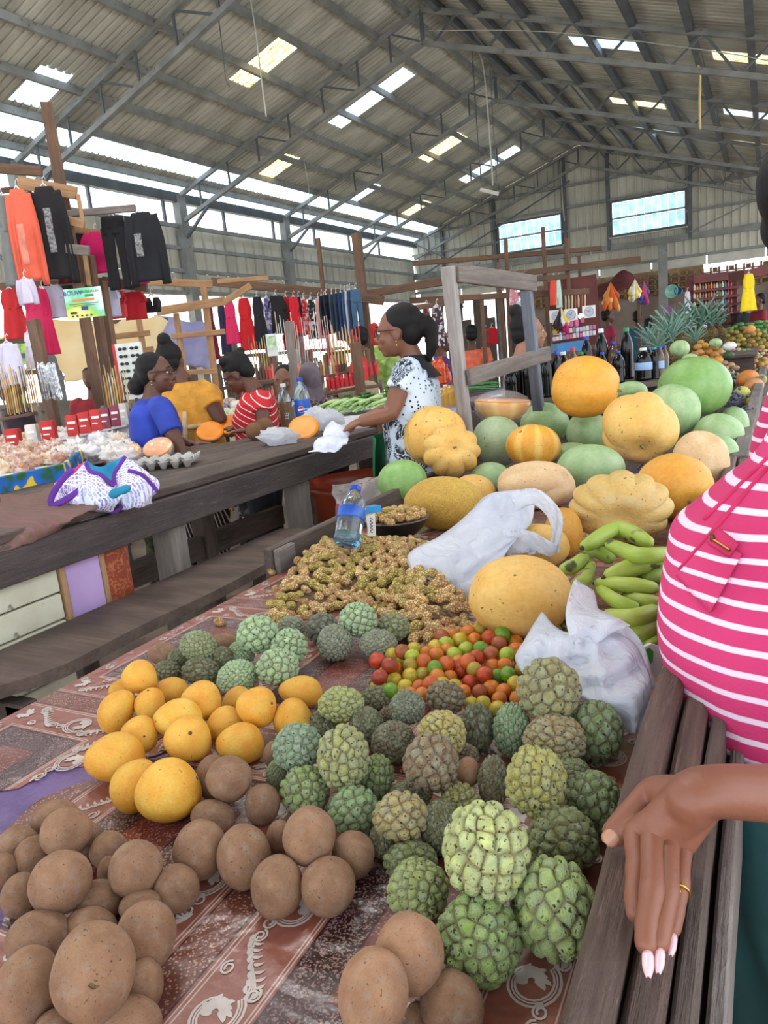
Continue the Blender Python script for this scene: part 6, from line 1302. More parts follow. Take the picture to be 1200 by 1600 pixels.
def disc(name, c, r, m, par_, x, u, a0=0, a1=2*PI, k0=0, n=24, fl=None):
    pts = [c+x*math.cos(a)*r+u*math.sin(a)*r for a in np.linspace(a0, a1, n)]; mb = MB(); mb.add([c+u*k0]+pts, [(0, i+1, i+2) for i in range(n-1)]); return mb.build(name, m, par_)
disc('roundel', cc_, .020, whitei, t, sd, ZU); disc('roundel_red', cc_+tv*.0006, .0185, redi, t, sd, ZU, .25, PI-.1, .004); disc('roundel_blue', cc_+tv*.0006, .0185, bluei, t, sd, ZU, PI+.3, 2*PI-.1, -.005)
text('lettering', 'pepsi', cc_+sd*.038+ZU*.004, .022, whitei, t, sd, ZU)
bottle('small_bottle', 'small bottle with blue cap between the amber drink and the cola bottle', 'bottle', onz(462, 664, 1.0), .03, .17, glass, 'b')
# white bags and leek bundle on the middle table
def lump(name, label, cat, px, py, w, h, z, m, seed=0, amp=.25, group=None, n=(22, 14), d=None, col=None, rough=2.2):
    c = onz(px, py, z); s = depth(c)/FP; r = (w/2*s, w/2*s*.8, h/2*s); mb = MB(); mb.ball((0, 0, 0), 1, *n); V = []
    for v in mb.v: v = Vector(v); k = 1+amp*noise.noise(v*rough+Vector((seed, 0, 0)))+amp*.5*noise.noise(v*rough*2.6+Vector((0, seed, 0))); V.append(c+CR*(v.x*r[0]*k)+FWD*(v.y*r[1]*k)+ZU*(v.z*r[2]*k+r[2]*.92))
    mb.v = [tuple(v) for v in V]; o = mb.build(name, m, smooth=True, origin=c); tag(o, label, cat, group)
    if col: tcol(o, col)
    return o
lump('plastic_bag', 'flat white plastic bag under the pumpkin wedge, spreading left', 'plastic bag', 435, 694, 60, 26, 1.0, bagm, 3, .5)
lump('plastic_bag', 'white plastic bag standing up behind the cola bottle', 'plastic bag', 505, 672, 58, 36, 1.0, bagm, 7, .6)
g = sheet_rows([[W(508, 668, 3.25), W(524, 662, 3.25), W(546, 680, 3.22)], [W(500, 690, 3.15), W(520, 688, 3.12), W(538, 694, 3.12)], [W(488, 708, 3.08), W(506, 706, 3.05), W(524, 700, 3.06)]], 16, 14, .02, 16, 2); o = MB().grid(g, .003).build('folded_cloth', cloth('white_linen', (226, 230, 246)), smooth=True); tag(o, 'folded white cloth hanging over the beam end by the seller in paisley', 'cloth')
leek = mat('leek_leaf', (120, 156, 96), .5, (196, 210, 170), 6, (1, 5, 1)); lk = thing('leek_bundle', 'bundle of green and white leeks lying behind the coconuts', 'vegetables', onz(405, 664, 1.0))
for k in range(12):
    a = onz(384+k*.8, 672-k*1.2, 1.0, .012+.010*(k % 4)); b_ = onz(430+k, 654-k*.7, 1.0, .02+.012*(k % 3)); MB().tube(spline([a, a.lerp(b_, .5)+ZU*.035, b_], 8), [.010, .011, .012, .013, .012, .01, .008, .004], 6).build('leek', leek, lk, smooth=True)
# ================================================================ snack table behind, left
whc = cloth('white_table_cloth', (224, 222, 228)); bluep = NT('blue_leaf_cloth'); _n = bluep.noise(bluep.coord(), 9, 2); bluep.base(bluep.ramp(_n, (.40, s2l((24, 92, 40))), (.45, s2l((18, 96, 178))), (.57, s2l((26, 110, 196))), (.60, s2l((236, 200, 40))))); bluep.rough(.6); bluep = bluep.m
A_, B_ = onz(-60, 792, 1.0), onz(204, 742, 1.0); dirb = (A_-B_); nb_ = Vector((-.80, .60, 0))
D_ = [Vector((-3.02, .6, 0)), Vector((-3.02, 3.0, 0)), Vector((-5.0, 4.3, 0)), Vector((-5.6, 2.0, 0))]
st_ = thing('snack_table', 'cloth-covered table of bagged snacks behind the middle table', 'table', (-4, 2.4, 0))
MB().prism([(-2.76, .6), (-2.76, 2.2), (-3.3, 2.8), (-3.8, 3.5), (-5.1, 4.0), (-5.1, .6)][::-1], .999, 1.018).build('top', whc, st_)
for p in ((-2.85, .8), (-2.85, 2.0), (-4.9, .8), (-4.9, 3.7)): beam('leg', (*p, 0), (*p, .96), .08, .08, w_dark, st_, up=(0, 1, 0))
beam('cloth_edge', (-2.75, .6, 1.025), (-2.75, 2.2, 1.025), .02, .075, bluep, st_); beam('cloth_edge', (-2.75, 2.2, 1.025), (-3.3, 2.8, 1.025), .02, .075, bluep, st_)
snack = NT('bagged_snack_film'); _oi = snack.new('ObjectInfo'); _n = snack.noise(snack.coord(), 30, 4); snack.base(snack.mix(snack.ramp(_n, (.42, 0), (.6, .75)), _oi.outputs['Color'], snack.mix(.7, _oi.outputs['Color'], (.85, .83, .8)))); snack.rough(.22); snack.bump(snack.noise(snack.coord(), 22, 4, .6, 1), .015, .8); snack = snack.m
r_ = random.Random(12); scol = [(198, 150, 116), (186, 134, 104), (222, 190, 150), (214, 200, 196), (178, 120, 92), (226, 216, 208), (230, 190, 110)]
SN = []
for k in range(46):
    for _ in range(60):
        px, py = r_.uniform(2, 204), r_.uniform(668, 742)
        if py > 752-px*.19-8 or py < 700-px*.16: continue
        if all(((px-a)/17)**2+((py-b_)/11)**2 > 1 for a, b_ in SN): break
    SN.append((px, py))
SN.sort(key=lambda q: q[1])
for k, (px, py) in enumerate(SN):
    wh = px > 95; c = r_.choice(scol[3:6:2]+[scol[2], (236, 232, 236)]) if wh else r_.choice([scol[0], scol[1], scol[2], scol[4], scol[6]])
    o = lump('snack_bag', ('clear bag of whitish snacks, snack table right' if wh else 'clear bag of brown snacks, snack table left'), 'snack bag', px, py+6, 34, 26, 1.0, snack, k*3.1, .6, 'whitish snack bags' if wh else 'brown snack bags', (20, 14), col=c, rough=3.4)
for k, (px, w, c, lab) in enumerate(((22, 21, (196, 48, 48), 'red packet alone at the left edge of the snack table'), (52, 17, (222, 216, 206), 'cream packet right of the lone red packet'), (77, 20, (200, 50, 50), 'red packet second from the left'), (115, 18, (206, 56, 54), 'red packet left of the trio'), (134, 18, (206, 56, 54), 'red packet in the middle of the trio'), (152, 17, (210, 60, 60), 'red packet on the right of the trio'), (166, 15, (150, 70, 84), 'plum-coloured packet beside the red trio'), (182, 15, (150, 60, 84), 'second plum-coloured packet, nearest the pale one'), (195, 12, (206, 202, 196), 'pale packet at the right end of the packet row'))):
    py = 692-px*.23; c0 = W(px, py, 4.55); s = 4.55/FP; h_ = 31*s; t = thing('packet', lab, 'packet', c0-ZU*h_/2, 'packets at the back of the snack table'); x = (CR-ZU*CR.z).normalized()
    R = Matrix((x, ZU.cross(x), ZU)).transposed(); MB().box(c0, (w*s, .05, h_), R).build('box', cloth('packet_%d' % k, c), t); nrm = -(ZU.cross(x)); nrm = nrm if nrm.dot(CP-c0) > 0 else -nrm
    MB().box(c0+nrm*.0265+ZU*h_*.18, (w*s*.7, .002, h_*.12), R).build('print', whitei, t); MB().box(c0+nrm*.0265-ZU*h_*.12-x*w*s*.1, (w*s*.5, .002, h_*.06), R).build('print', whitei, t); MB().box(c0+ZU*h_*.5, (w*s*.96, .045, .012), R).build('flap', cloth('packet_%d' % k, c), t)
    beamz = c0.z-h_/2
rk = thing('packet_shelf', 'low white shelf carrying the packet row at the back of the snack table', 'shelf', W(110, 700, 4.6)); a, b_ = W(0, 706, 4.62), W(204, 662, 4.62); beam('board', a, b_, .16, .02, whc, rk); beam('riser', a-ZU*.1, b_-ZU*.1, .02, .2, whc, rk)
# ================================================================ stall timber frames
def W2(a, d): return W(a[0], a[1], d)
LF = thing('clothes_stall', 'tall rough timber clothes-stall frame at the left with a leaning post', 'stall', (W(155, 640, 5.6).x, W(155, 640, 5.6).y, 0))
def down(p): return Vector((p.x, p.y, 0))
p0, p1 = W(72, 162, 5.6), W(158, 640, 5.6); beam('post', p0, p1+(p1-p0).normalized()*.9, .085, .06, w_brown, LF, rag=.003)
for a, b_, w, d in (((140, 400), (168, 640), .07, 5.7), ((160, 440), (188, 640), .06, 5.8), ((52, 500), (84, 650), .10, 5.2)): beam('post', W2(a, d), W2(b_, d)+Vector((0, 0, -.8)), w, .05, w_brown, LF, rag=.002)
for a, b_, w, d, m in (((-20, 262), (66, 268), .07, 5.5, w_brown), ((28, 285), (120, 302), .09, 5.5, w_new), ((86, 336), (212, 325), .05, 5.5, w_grey), ((88, 338), (132, 352), .06, 5.4, w_new), ((98, 388), (140, 392), .07, 5.4, w_grey), ((100, 356), (215, 372), .05, 5.8, w_new), ((160, 440), (230, 448), .08, 5.9, w_brown), ((122, 305), (130, 350), .05, 5.5, w_new), ((110, 392), (134, 448), .2, 5.75, w_brown), ((132, 392), (140, 448), .07, 5.6, w_new), ((0, 448), (160, 440), .06, 5.9, w_brown), ((-20, 300), (30, 296), .04, 5.6, w_brown)): beam('rail', W2(a, d), W2(b_, d), .03, w, m, LF)
MF = thing('clothes_stall', 'raw pine stall frame behind the woman in yellow', 'stall', down(W(325, 560, 7.2)))
for a, b_, w, d in (((318, 448), (336, 620), .06, 7.2), ((275, 490), (290, 600), .05, 7.2), ((170, 495), (187, 620), .05, 6.6), ((214, 480), (234, 620), .04, 6.6)): beam('post', W2(a, d), down(W2(b_, d))+ZU*.0, w, .04, w_new, MF)
for a, b_, w, d in (((228, 440), (332, 444), .07, 7.2), ((245, 487), (352, 470), .08, 7.1), ((350, 472), (392, 446), .06, 7.1), ((268, 526), (352, 518), .05, 7.2), ((180, 526), (234, 520), .05, 6.6), ((186, 553), (240, 545), .05, 6.6), ((340, 440), (420, 434), .05, 8.4), ((280, 582), (340, 580), .05, 7.2)): beam('rail', W2(a, d), W2(b_, d), .03, w, w_new, MF)
BF = thing('clothes_stall', 'long brown timber stall frame carrying the rows of hung clothes', 'stall', down(W(575, 520, 8.6)))
beam('post', W(556, 365, 8.6), down(W(580, 540, 8.6)), .09, .08, w_brown, BF); 
for a, b_, w, d in (((330, 440), (560, 462), .10, 9.0), ((560, 462), (690, 440), .09, 8.8), ((640, 448), (1000, 405), .075, 9.4), ((645, 412), (940, 388), .06, 9.8), ((640, 470), (920, 455), .07, 9.0), ((430, 500), (560, 505), .05, 9.0), ((545, 463), (600, 470), .10, 8.5), ((795, 440), (885, 432), .06, 8.8), ((640, 482), (725, 470), .05, 7.05)): beam('rail', W2(a, d), W2(b_, d), .05, w, w_brown, BF)
for px, y0, y1, d in ((790, 372, 560, 9.4), (848, 355, 455, 9.4), (885, 372, 470, 9.4), (752, 460, 550, 9.0), (778, 410, 430, 9.2), (905, 400, 560, 11), (497, 372, 470, 9)): a = W(px, y0, d); beam('post', a, down(W(px+6, y1, d)), .045, .04, w_brown, BF)
PB = thing('timber_post', 'short pale board standing upright at the corner of the greens table', 'post', down(W(456, 640, 5.3))); beam('board', W(451, 502, 5.3), down(W(460, 650, 5.3)), .06, .03, w_grey, PB)
PC = thing('timber_post', 'short stump post beside the bowed man in red', 'post', down(W(564, 585, 5.6))); beam('board', W(555, 535, 5.6), down(W(565, 600, 5.6)), .07, .05, w_brown, PC)
# ================================================================ hanging clothes
fab = tinted('hung_fabric', .85); fab2 = tinted('hung_denim', .9)
lace = NT('patterned_fabric'); _oi = lace.new('ObjectInfo'); lace.base(lace.mix(lace.ramp(lace.noise(lace.coord(), 24, 3), (.5, 0), (.56, .85)), _oi.outputs['Color'], s2l((214, 206, 210)))); lace.rough(.85); lace = lace.m
hook = mat('hanger_plastic', (224, 222, 226), .4); HX = (CR-ZU*CR.z).normalized()
def garment(kind, label, px, py, w, h, d, col, group=None, yaw=0., m=None, hanger=True):
    """a hung garment whose top centre is at (px, py), w x h photo pixels"""
    s = d/FP; w, h = w*s, h*s; c = W(px, py, d); x = (Matrix.Rotation(yaw, 3, 'Z') @ HX); nn = ZU.cross(x); t = thing({'shirt': 'long_sleeved_top', 'tee': 'tee_shirt', 'pants': 'trousers_on_hanger', 'dress': 'dress', 'skirt': 'skirt', 'bra': 'bra'}[kind], label, 'clothing', c, group)
    r = random.Random(int(px*7+py)); P = lambda u, v: c+x*(u*w/2)-ZU*(v*h)
    def strip(nm, cl, hw, th=.018, n=14, wav=.012):
        S = spline([P(*q) for q in cl], n); rows = []; ph = r.uniform(0, 6); W_ = [hw[0]+(hw[-1]-hw[0])*i/(n-1) if len(hw) == 2 else np.interp(i/(n-1), np.linspace(0, 1, len(hw)), hw) for i in range(n)]; mb = MB(); K = 18; vs = []
        for i, p in enumerate(S):
            tn = (S[min(i+1, n-1)]-S[max(i-1, 0)]).normalized(); sd = tn.cross(nn).normalized()
            for k in range(K): a = 2*PI*k/K; q = W_[i]*w/2; off = wav*math.sin(math.cos(a)*7+ph+i*.15)*(i/n+.2); vs.append(p+sd*(q*math.cos(a))+nn*(th*math.sin(a)+off))
        fs = [(i*K+k, i*K+(k+1) % K, (i+1)*K+(k+1) % K, (i+1)*K+k) for i in range(n-1) for k in range(K)]+[tuple(range(K))[::-1], tuple((n-1)*K+k for k in range(K))]; mb.add(vs, fs); return tcol(mb.build(nm, m or fab, t, smooth=True), col)
    if kind == 'shirt': strip('bodice', [(0, 0), (0, .5), (0, .92)], [.45, .95, .86, .9]); strip('sleeve', [(-.5, .05), (-.74, .4), (-.78, .98)], [.34, .28, .22]); strip('sleeve', [(.5, .05), (.76, .4), (.84, .98)], [.34, .28, .22])
    if kind == 'tee': strip('bodice', [(0, 0), (0, .5), (0, 1)], [.55, 1., .95, 1.]); strip('sleeve', [(-.45, .06), (-.75, .22), (-.92, .4)], [.3, .3, .26]); strip('sleeve', [(.45, .06), (.75, .22), (.92, .4)], [.3, .3, .26])
    if kind == 'pants': strip('waistband', [(0, 0), (0, .25)], [.8, .95], n=6); strip('trouser_leg', [(-.45, .15), (-.5, .6), (-.5, 1)], [.5, .42, .4]); strip('trouser_leg', [(.45, .15), (.5, .6), (.52, 1)], [.5, .42, .4])
    if kind == 'dress': strip('bodice', [(0, .0), (0, .4)], [.45, .7, .6], n=10); strip('skirt', [(0, .35), (0, .7), (0, 1)], [.6, .85, 1.0])
    if kind == 'skirt': strip('skirt', [(0, 0), (0, .5), (0, 1)], [.6, .9, 1])
    if kind == 'bra': strip('cup', [(-.5, .1), (-.5, .6)], [.3, .5, .3], th=.03, n=8); strip('cup', [(.5, .1), (.5, .6)], [.3, .5, .3], th=.03, n=8); strip('band', [(0, .45), (0, .75)], [.9, .9], n=4)
    if hanger: hb = MB(); hb.tube([P(-.3, .03), P(0, -.02)+ZU*.012, P(.3, .03)], .006, 6); hb.tube([P(0, 0), P(0, -.02)+ZU*.04, P(0, -.02)+ZU*.06+x*.014, P(0, -.02)+ZU*.04+x*.02], .003, 5); hb.build('hanger', hook, t, smooth=True)
    return t
BK = (22, 20, 24); g1 = 'clothes hung high on the left stall frame'
garment('shirt', 'long coral cardigan hung high at the left', 26, 296, 46, 148, 5.25, (232, 104, 78), g1, .1); garment('shirt', 'black long-sleeved cardigan with a lace panel hung beside the coral one', 68, 292, 58, 150, 5.3, BK, g1, .1)
garment('dress', 'plain grey garment at the left picture edge', 3, 306, 40, 135, 5.3, (120, 124, 122), g1, .2); garment('pants', 'black pair of leggings hung high', 174, 338, 44, 110, 5.6, BK, g1); garment('shirt', 'black long-sleeved top with a printed front and red detail', 219, 332, 62, 112, 5.5, (20, 22, 30), g1)
garment('tee', 'bright pink studded top behind the leaning post', 148, 362, 46, 62, 5.8, (232, 30, 116), g1); garment('skirt', 'pink top showing below the printed black one', 215, 408, 30, 34, 5.62, (236, 44, 120), g1, hanger=False); garment('tee', 'small black tee behind the big post', 128, 362, 34, 50, 5.85, (36, 32, 44), g1); garment('dress', 'dark maroon dress with red edge behind the lace cardigan', 98, 380, 36, 60, 5.7, (92, 24, 30), g1)
decm = mat('lace_panel', (150, 150, 150), .8, (60, 60, 64), 60)
for px, py, w, h, d, nm in ((72, 325, 11, 66, 5.22, 'lace_panel'), (214, 365, 11, 34, 5.42, 'print_panel'), (30, 350, 11, 60, 5.17, 'lace_panel')):
    c = W(px, py, d); s = d/FP; par_ = [o for o in bpy.data.objects if o.name.startswith('long_sleeved_top') and o.parent is None and (world_loc(o)-c).length < .9]; par_ = min(par_, key=lambda o: (world_loc(o)-c).length) if par_ else None
    if par_: mb = MB(); mb.grid([[c+HX*(u*w*s/2)-ZU*(v*h*s)+FWD*(.004*math.sin(v*9)) for u in (-1, -.5, 0, .5, 1)] for v in np.linspace(0, 1, 8)], .004); mb.build(nm, decm if px != 30 else cloth('pale_coral_lace', (236, 140, 120)), par_, smooth=True)
g2 = 'clothes on the lower rail of the left stall frame'
for kind, px, py, w, h, d, c, lab in (('dress', 14, 452, 46, 76, 5.7, (196, 40, 44), 'red lace dress at the left edge'), ('dress', 50, 450, 50, 84, 5.5, (206, 44, 92), 'cerise blouse with net front'), ('dress', 66, 452, 22, 100, 5.4, (196, 20, 78), 'deep pink long dress by the tinsel post'), ('tee', 76, 446, 42, 50, 5.6, (206, 204, 226), 'pale lilac blouse below the lace cardigan'), ('shirt', 38, 436, 30, 40, 5.2, (214, 206, 226), 'pale slip under the coral cardigan'), ('tee', 106, 446, 34, 40, 5.9, BK, 'black tee half behind the poster'), ('tee', 166, 450, 36, 44, 5.9, (200, 200, 224), 'pale lilac tee right of the poster'), ('tee', 183, 454, 30, 42, 6.0, (226, 80, 80), 'coral-red tee behind the lilac one'), ('tee', 207, 456, 36, 42, 6.0, (176, 16, 34), 'crimson short-sleeved top with a pale brooch'), ('bra', 236, 462, 28, 34, 6.2, (34, 30, 36), 'black bra hung beside the crimson top'), ('shirt', 10, 536, 40, 70, 5.3, (214, 210, 230), 'white long-sleeved blouse low at the left edge'), ('dress', 44, 520, 26, 56, 5.4, (226, 222, 236), 'white lace blouse low beside the tinsel post')):
    garment(kind, lab, px, py, w, h, d, c, g2, m=lace if 'lace' in lab and 'white' in lab else None)
g3 = 'clothes along the long middle rack'
for kind, px, py, w, h, d, c, lab, m in (('dress', 357, 470, 24, 66, 8.6, (214, 40, 96), 'pink dress with a dark flower at the left of the rack', None), ('dress', 380, 466, 30, 80, 8.6, (196, 20, 32), 'red flared dress, second on the rack', None), ('dress', 401, 464, 26, 80, 8.6, (24, 22, 32), 'black pointed-hem dress on the rack', None), ('dress', 416, 464, 18, 58, 8.7, (96, 90, 150), 'violet and white patterned dress', lace), ('tee', 430, 462, 30, 58, 8.7, (26, 24, 26), 'black tee after the patterned dress', None), ('dress', 446, 464, 20, 58, 8.8, (190, 20, 34), 'red dress next to the short red one', None), ('dress', 458, 464, 24, 56, 8.7, (206, 26, 40), 'short red dress in the rack middle', None), ('dress', 466, 464, 12, 60, 8.8, (26, 28, 46), 'navy dress after the reds', None), ('dress', 474, 466, 16, 56, 8.8, (190, 40, 46), 'grey-topped red dress on the rack', lace), ('dress', 485, 466, 18, 62, 8.8, (30, 28, 34), 'black and white patterned top over black skirt', lace), ('dress', 497, 466, 18, 62, 8.8, (216, 176, 166), 'pale rose blouse on the rack', None), ('dress', 506, 464, 8, 56, 8.9, (190, 60, 60), 'thin red garment edge before the jeans', None), ('dress', 324, 470, 18, 90, 9.2, (110, 18, 34), 'maroon dress in the second row', None), ('dress', 344, 472, 18, 80, 9.2, (44, 40, 70), 'dark blue dress in the second row', None), ('tee', 452, 520, 22, 26, 9.2, (170, 26, 36), 'dark red top low behind the rack', None)):
    garment(kind, lab, px, py, w, h, d, c, g3, m=m)
for i, (px, c) in enumerate(((502, (34, 40, 60)), (509, (30, 34, 48)), (518, (52, 72, 92)), (525, (44, 62, 84)), (532, (40, 62, 110)), (538, (60, 84, 120)), (543, (200, 206, 216)), (546, (52, 74, 104)), (555, (64, 96, 124)))):
    garment('pants', ['dark jeans at the left end of the jeans row', 'blackish jeans, second in the jeans row', 'slate jeans, third in the jeans row', 'steel-blue jeans, fourth in the jeans row', 'bright blue jeans in the middle of the row', 'mid-blue jeans right of the bright blue pair', 'white-striped trousers in the jeans row', 'jeans right behind the last pair', 'large faded blue jeans at the right end of the row'][i], px, 462-i*1.2, 20 if i == 8 else 15, 66+2*i if i > 2 else 60, 8.7-i*.08, c, 'jeans hung in a row', .9 if i < 8 else .3, fab2)
for px, py, w, h, d, c, lab, kd_ in ((584, 505, 14, 34, 7.8, (190, 50, 52), 'small red top hung left of the paisley woman', 'tee'), (682, 478, 26, 62, 7.0, (60, 44, 50), 'dark patterned dress hung behind the ponytail', 'dress'), (665, 480, 18, 40, 7.2, (110, 60, 64), 'maroon patterned blouse behind the ponytail', 'dress'), (702, 486, 14, 48, 7.0, (120, 26, 40), 'dark red spotted dress beside the white post', 'dress'), (712, 470, 20, 30, 7.4, (40, 36, 44), 'black top near the white post', 'tee'), (768, 512, 18, 26, 10, (196, 24, 34), 'red tee hung beyond the man in orange', 'tee'), (758, 516, 14, 20, 10, (150, 60, 70), 'pinkish tee beside the hung red one', 'tee'), (864, 436, 14, 40, 8.8, (222, 78, 60), 'coral cloth hanging by the clocks', 'skirt'), (872, 436, 10, 44, 8.8, (190, 220, 206), 'mint cloth hanging by the clocks', 'skirt'), (802, 450, 16, 26, 8, (190, 120, 130), 'pink gingham cloth bag', 'skirt'), (812, 470, 18, 36, 8, (170, 176, 184), 'grey checked cloth bag', 'skirt'), (1074, 456, 14, 48, 11, (222, 218, 232), 'white garment beside the red cabinet', 'dress')):
    garment(kd_, lab, px, py, w, h, d, c, 'scattered hung garments', m=lace if 'pattern' in lab or 'check' in lab or 'gingham' in lab or 'spotted' in lab else None)
garment('dress', 'bright yellow dress hung at the right beside the red cabinet', 1170, 428, 32, 56, 10.5, (238, 204, 20), None, .3)
# posters
def board_sign(label, c, x, w, h, m, name='poster'):
    t = thing(name, label, 'sign', c); n = ZU.cross(x).normalized(); n = n if n.dot(CP-c) > 0 else -n; R = Matrix((x, n, x.cross(n))).transposed(); MB().box(c-n*.008, (w, .012, h), R).build('panel', m, t); return t, n
wp = NT('poster_green_yellow_wash'); _n = wp.noise(wp.coord(), 3.4, 3); wp.base(wp.ramp(_n, (.36, s2l((226, 236, 240))), (.46, s2l((110, 200, 160))), (.54, s2l((140, 196, 70))), (.62, s2l((236, 226, 120))))); wp.rough(.3); wp = wp.m
c = W(131, 473, 5.0); t, n = board_sign('poster with green and yellow wash reading BOUW MATERIALEN on the left frame', c, HX, .255, .195, wp); u_ = ZU; tx = HX if HX.cross(u_).dot(n) > 0 else -HX; q = n*.002
text('lettering', 'BOUW', c+q-tx*.065+u_*.068, .042, bluei, t, tx, u_); text('lettering', 'MATERIALEN', c+q+tx*.05+u_*.070, .024, greeni, t, tx, u_); MB().box(c+q+tx*.045+u_*.045, (.06, .001, .016), Matrix((tx, n, u_)).transposed()).build('rule', greeni, t); MB().box(c+q+u_*.020, (.15, .001, .014), Matrix((tx, n, u_)).transposed()).build('rule', orangei, t)
for k in range(2): MB().box(c+q-u_*.005-u_*.012*k, (.20-.05*k, .001, .003), Matrix((tx, n, u_)).transposed()).build('rule', blacki, t)
MB().box(c+q-u_*.035+tx*.0, (.045, .001, .024), Matrix((tx, n, u_)).transposed()).build('picture', bluei, t); MB().box(c+q-u_*.062-tx*.08, (.045, .001, .014), Matrix((tx, n, u_)).transposed()).build('logo_block', blacki, t)
for k in range(5): MB().box(c+q-u_*.083+tx*(-.09+.032*k), (.014, .001, .010), Matrix((tx, n, u_)).transposed()).build('logo_block', blacki, t)
ws = mat('leaflet_white', (224, 232, 226), .4); c = W(425, 539, 6.8); t, n = board_sign('small white and green leaflet pinned below the black tee', c, HX, .10, .20, ws); beam('stick', c-ZU*.09-n*.03, down(c-n*.03), .03, .03, w_brown, t, up=(0, 1, 0)); MB().box(c+n*.002+ZU*.02, (.08, .002, .12), Matrix((HX, n, ZU)).transposed()).build('picture', mat('leaflet_green', (130, 180, 120), .5, (220, 230, 210), 20), t)
# ================================================================ tarpaulins and light background at the left
tarp = mat('cream_tarpaulin', (252, 240, 210), .7, (248, 226, 180), 1.5, transl=.65); tp = sheet_rows([wl_([(60, 500), (140, 498), (220, 496), (262, 500)], 9.5), wl_([(80, 540), (150, 536), (215, 540), (246, 545)], 9.4), wl_([(105, 600), (160, 590), (200, 580), (232, 575)], 9.3)], 20, 30, .09, 2.2); o = MB().grid(tp, .004).build('tarpaulin', tarp, smooth=True); tag(o, 'cream tarpaulin glowing with daylight behind the left stall frame', 'tarpaulin')  # tarpaulin colour lightened to carry part of the backlit glow
t = thing('open_side_barrier', 'dark bars of the open side wall below the cream tarpaulin', 'frame', down(W(170, 600, 9.6)))
for a, b_, d in (((0, 555), (250, 560), 10.2), ((80, 592), (230, 582), 10.2), ((60, 508), (262, 500), 10.2)): beam('bar', W2(a, d), W2(b_, d), .05, .06, steel_dk if a[0] != 60 else w_brown, t)
for px in (128, 60, 215): beam('bar', W(px, 505, 10.2), down(W(px+22, 600, 10.2)), .06, .06, steel_dk, t)
gw = mat('low_grey_wall', (150, 146, 136), .9, (126, 122, 112), 2); struct(MB().bar(W(-30, 655, 10)-ZU*.2, W(330, 618, 14)-ZU*.3, .15, .75).build('wall_low_parapet', gw))
purp = mat('lilac_striped_tarpaulin', (176, 176, 220), .7, (206, 206, 234), 3, transl=.5); o = MB().grid(sheet_rows([wl_([(240, 495), (300, 500), (335, 505)], 11), wl_([(250, 560), (300, 570), (340, 580)], 11)], 10, 14, .05, 3), .004).build('tarpaulin', purp, smooth=True); tag(o, 'lilac-blue striped tarpaulin behind the pine frame', 'tarpaulin')
bush = mat('bush_leaves', (96, 130, 60), .8, (150, 176, 90), 4)
for px, py, d, s, lab in ((600, 560, 26, 2.2, 'sunlit bush outside beyond the man in red'), (20, 540, 21, 1.2, 'bush outside at the left picture edge')):
    mb = MB(); r = random.Random(px); c = W(px, py, d)
    for k in range(260): v = Vector((r.gauss(0, 1), r.gauss(0, 1), r.gauss(0, 1))).normalized()*r.uniform(.6, 1)*s*.6; p = c+v; mb.add([p, p+Vector((r.uniform(-.2, .2), r.uniform(-.2, .2), .1)), p+Vector((r.uniform(-.2, .2), 0, -.15))], [(0, 1, 2)])
    mb.ball(c, s*.5, 12, 8); mb.tube([down(c), c], .08, 6); o = mb.build('bush', bush); tag(o, lab, 'bush', kind='stuff')
# ================================================================ bracelets, sunglasses, cosmetics: rows of small upright goods
def rows_of(name, label, cat, group, spots, hgt, rad, cols, kind='bottle', rack=None):
    for k, (px, py, d) in enumerate(spots):
        c = W(px, py, d); rad_ = rad; r = random.Random(k); hh = hgt*r.uniform(.85, 1.15); mb = MB()
        if kind == 'bottle': mb.lathe([(1e-3, 0), (rad, 0), (rad, hh*.68), (rad*.5, hh*.8), (rad*.45, hh), (1e-3, hh)], c, 8)
        elif kind == 'hang': mb.tube([c+ZU*hh, c+ZU*hh*.5+Vector((.004, 0, 0)), c], [rad*.35, rad*.6, rad*.5], 5)
        else: mb.box(c+ZU*hh/2, (rad*2, rad*1.2, hh), Matrix.Rotation(.5+r.uniform(-.2, .2), 3, 'Z'))
        o = mb.build(name, tgoods, smooth=False, origin=c); tcol(o, cols[r.randrange(len(cols))]); tag(o, label, cat, group)
tgoods = tinted('small_goods', .35, False)
golds = [(190, 150, 70), (150, 104, 50), (214, 190, 130), (90, 60, 40)]
def stand(name, label, a, b_, d, z0, m=None, lev=1, gap=.25):
    t = thing(name, label, 'rack', down(W2(a, d))); A, B = W2(a, d), W2(b_, d)
    for k in range(lev): beam('shelf', A-ZU*gap*k, B-ZU*gap*k, .22, .02, m or whc, t)
    for q in (A, B): beam('upright', q+ZU*.05, down(q), .03, .03, w_grey, t, up=(0, 1, 0))
    return t
stand('bracelet_rack', 'rack of gold bracelets at the left edge', (4, 655), (60, 645), 4.9, 1, w_brown)
rows_of('bracelet_string', 'gold bracelet string in the left edge rack', 'jewellery', 'hanging bracelets, left rack', [(10+i*3.4, 650-i*.5-(i % 2)*2, 4.9) for i in range(16)], .30, .009, golds, 'hang')
stand('bracelet_rack', 'small rack of gold chains left of the woman in blue', (163, 645), (205, 640), 5.0, 1, w_brown)
rows_of('bracelet_string', 'gold chains hanging beside the woman in blue', 'jewellery', 'hanging chains beside the woman in blue', [(166+i*4, 640-i*.5, 5.0) for i in range(10)], .26, .010, golds+[(200, 200, 200)], 'hang')
tins = mat('silver_tinsel', (200, 204, 210), .2, (130, 134, 140), 60, metal=.8); mb = MB(); r = random.Random(3)
for k in range(60): a = W(r.uniform(58, 86), r.uniform(565, 575), 5.0); mb.tube([a, a+Vector((.01, 0, -.12)), a+Vector((r.uniform(-.02, .02), 0, -.22))], .0035, 3)
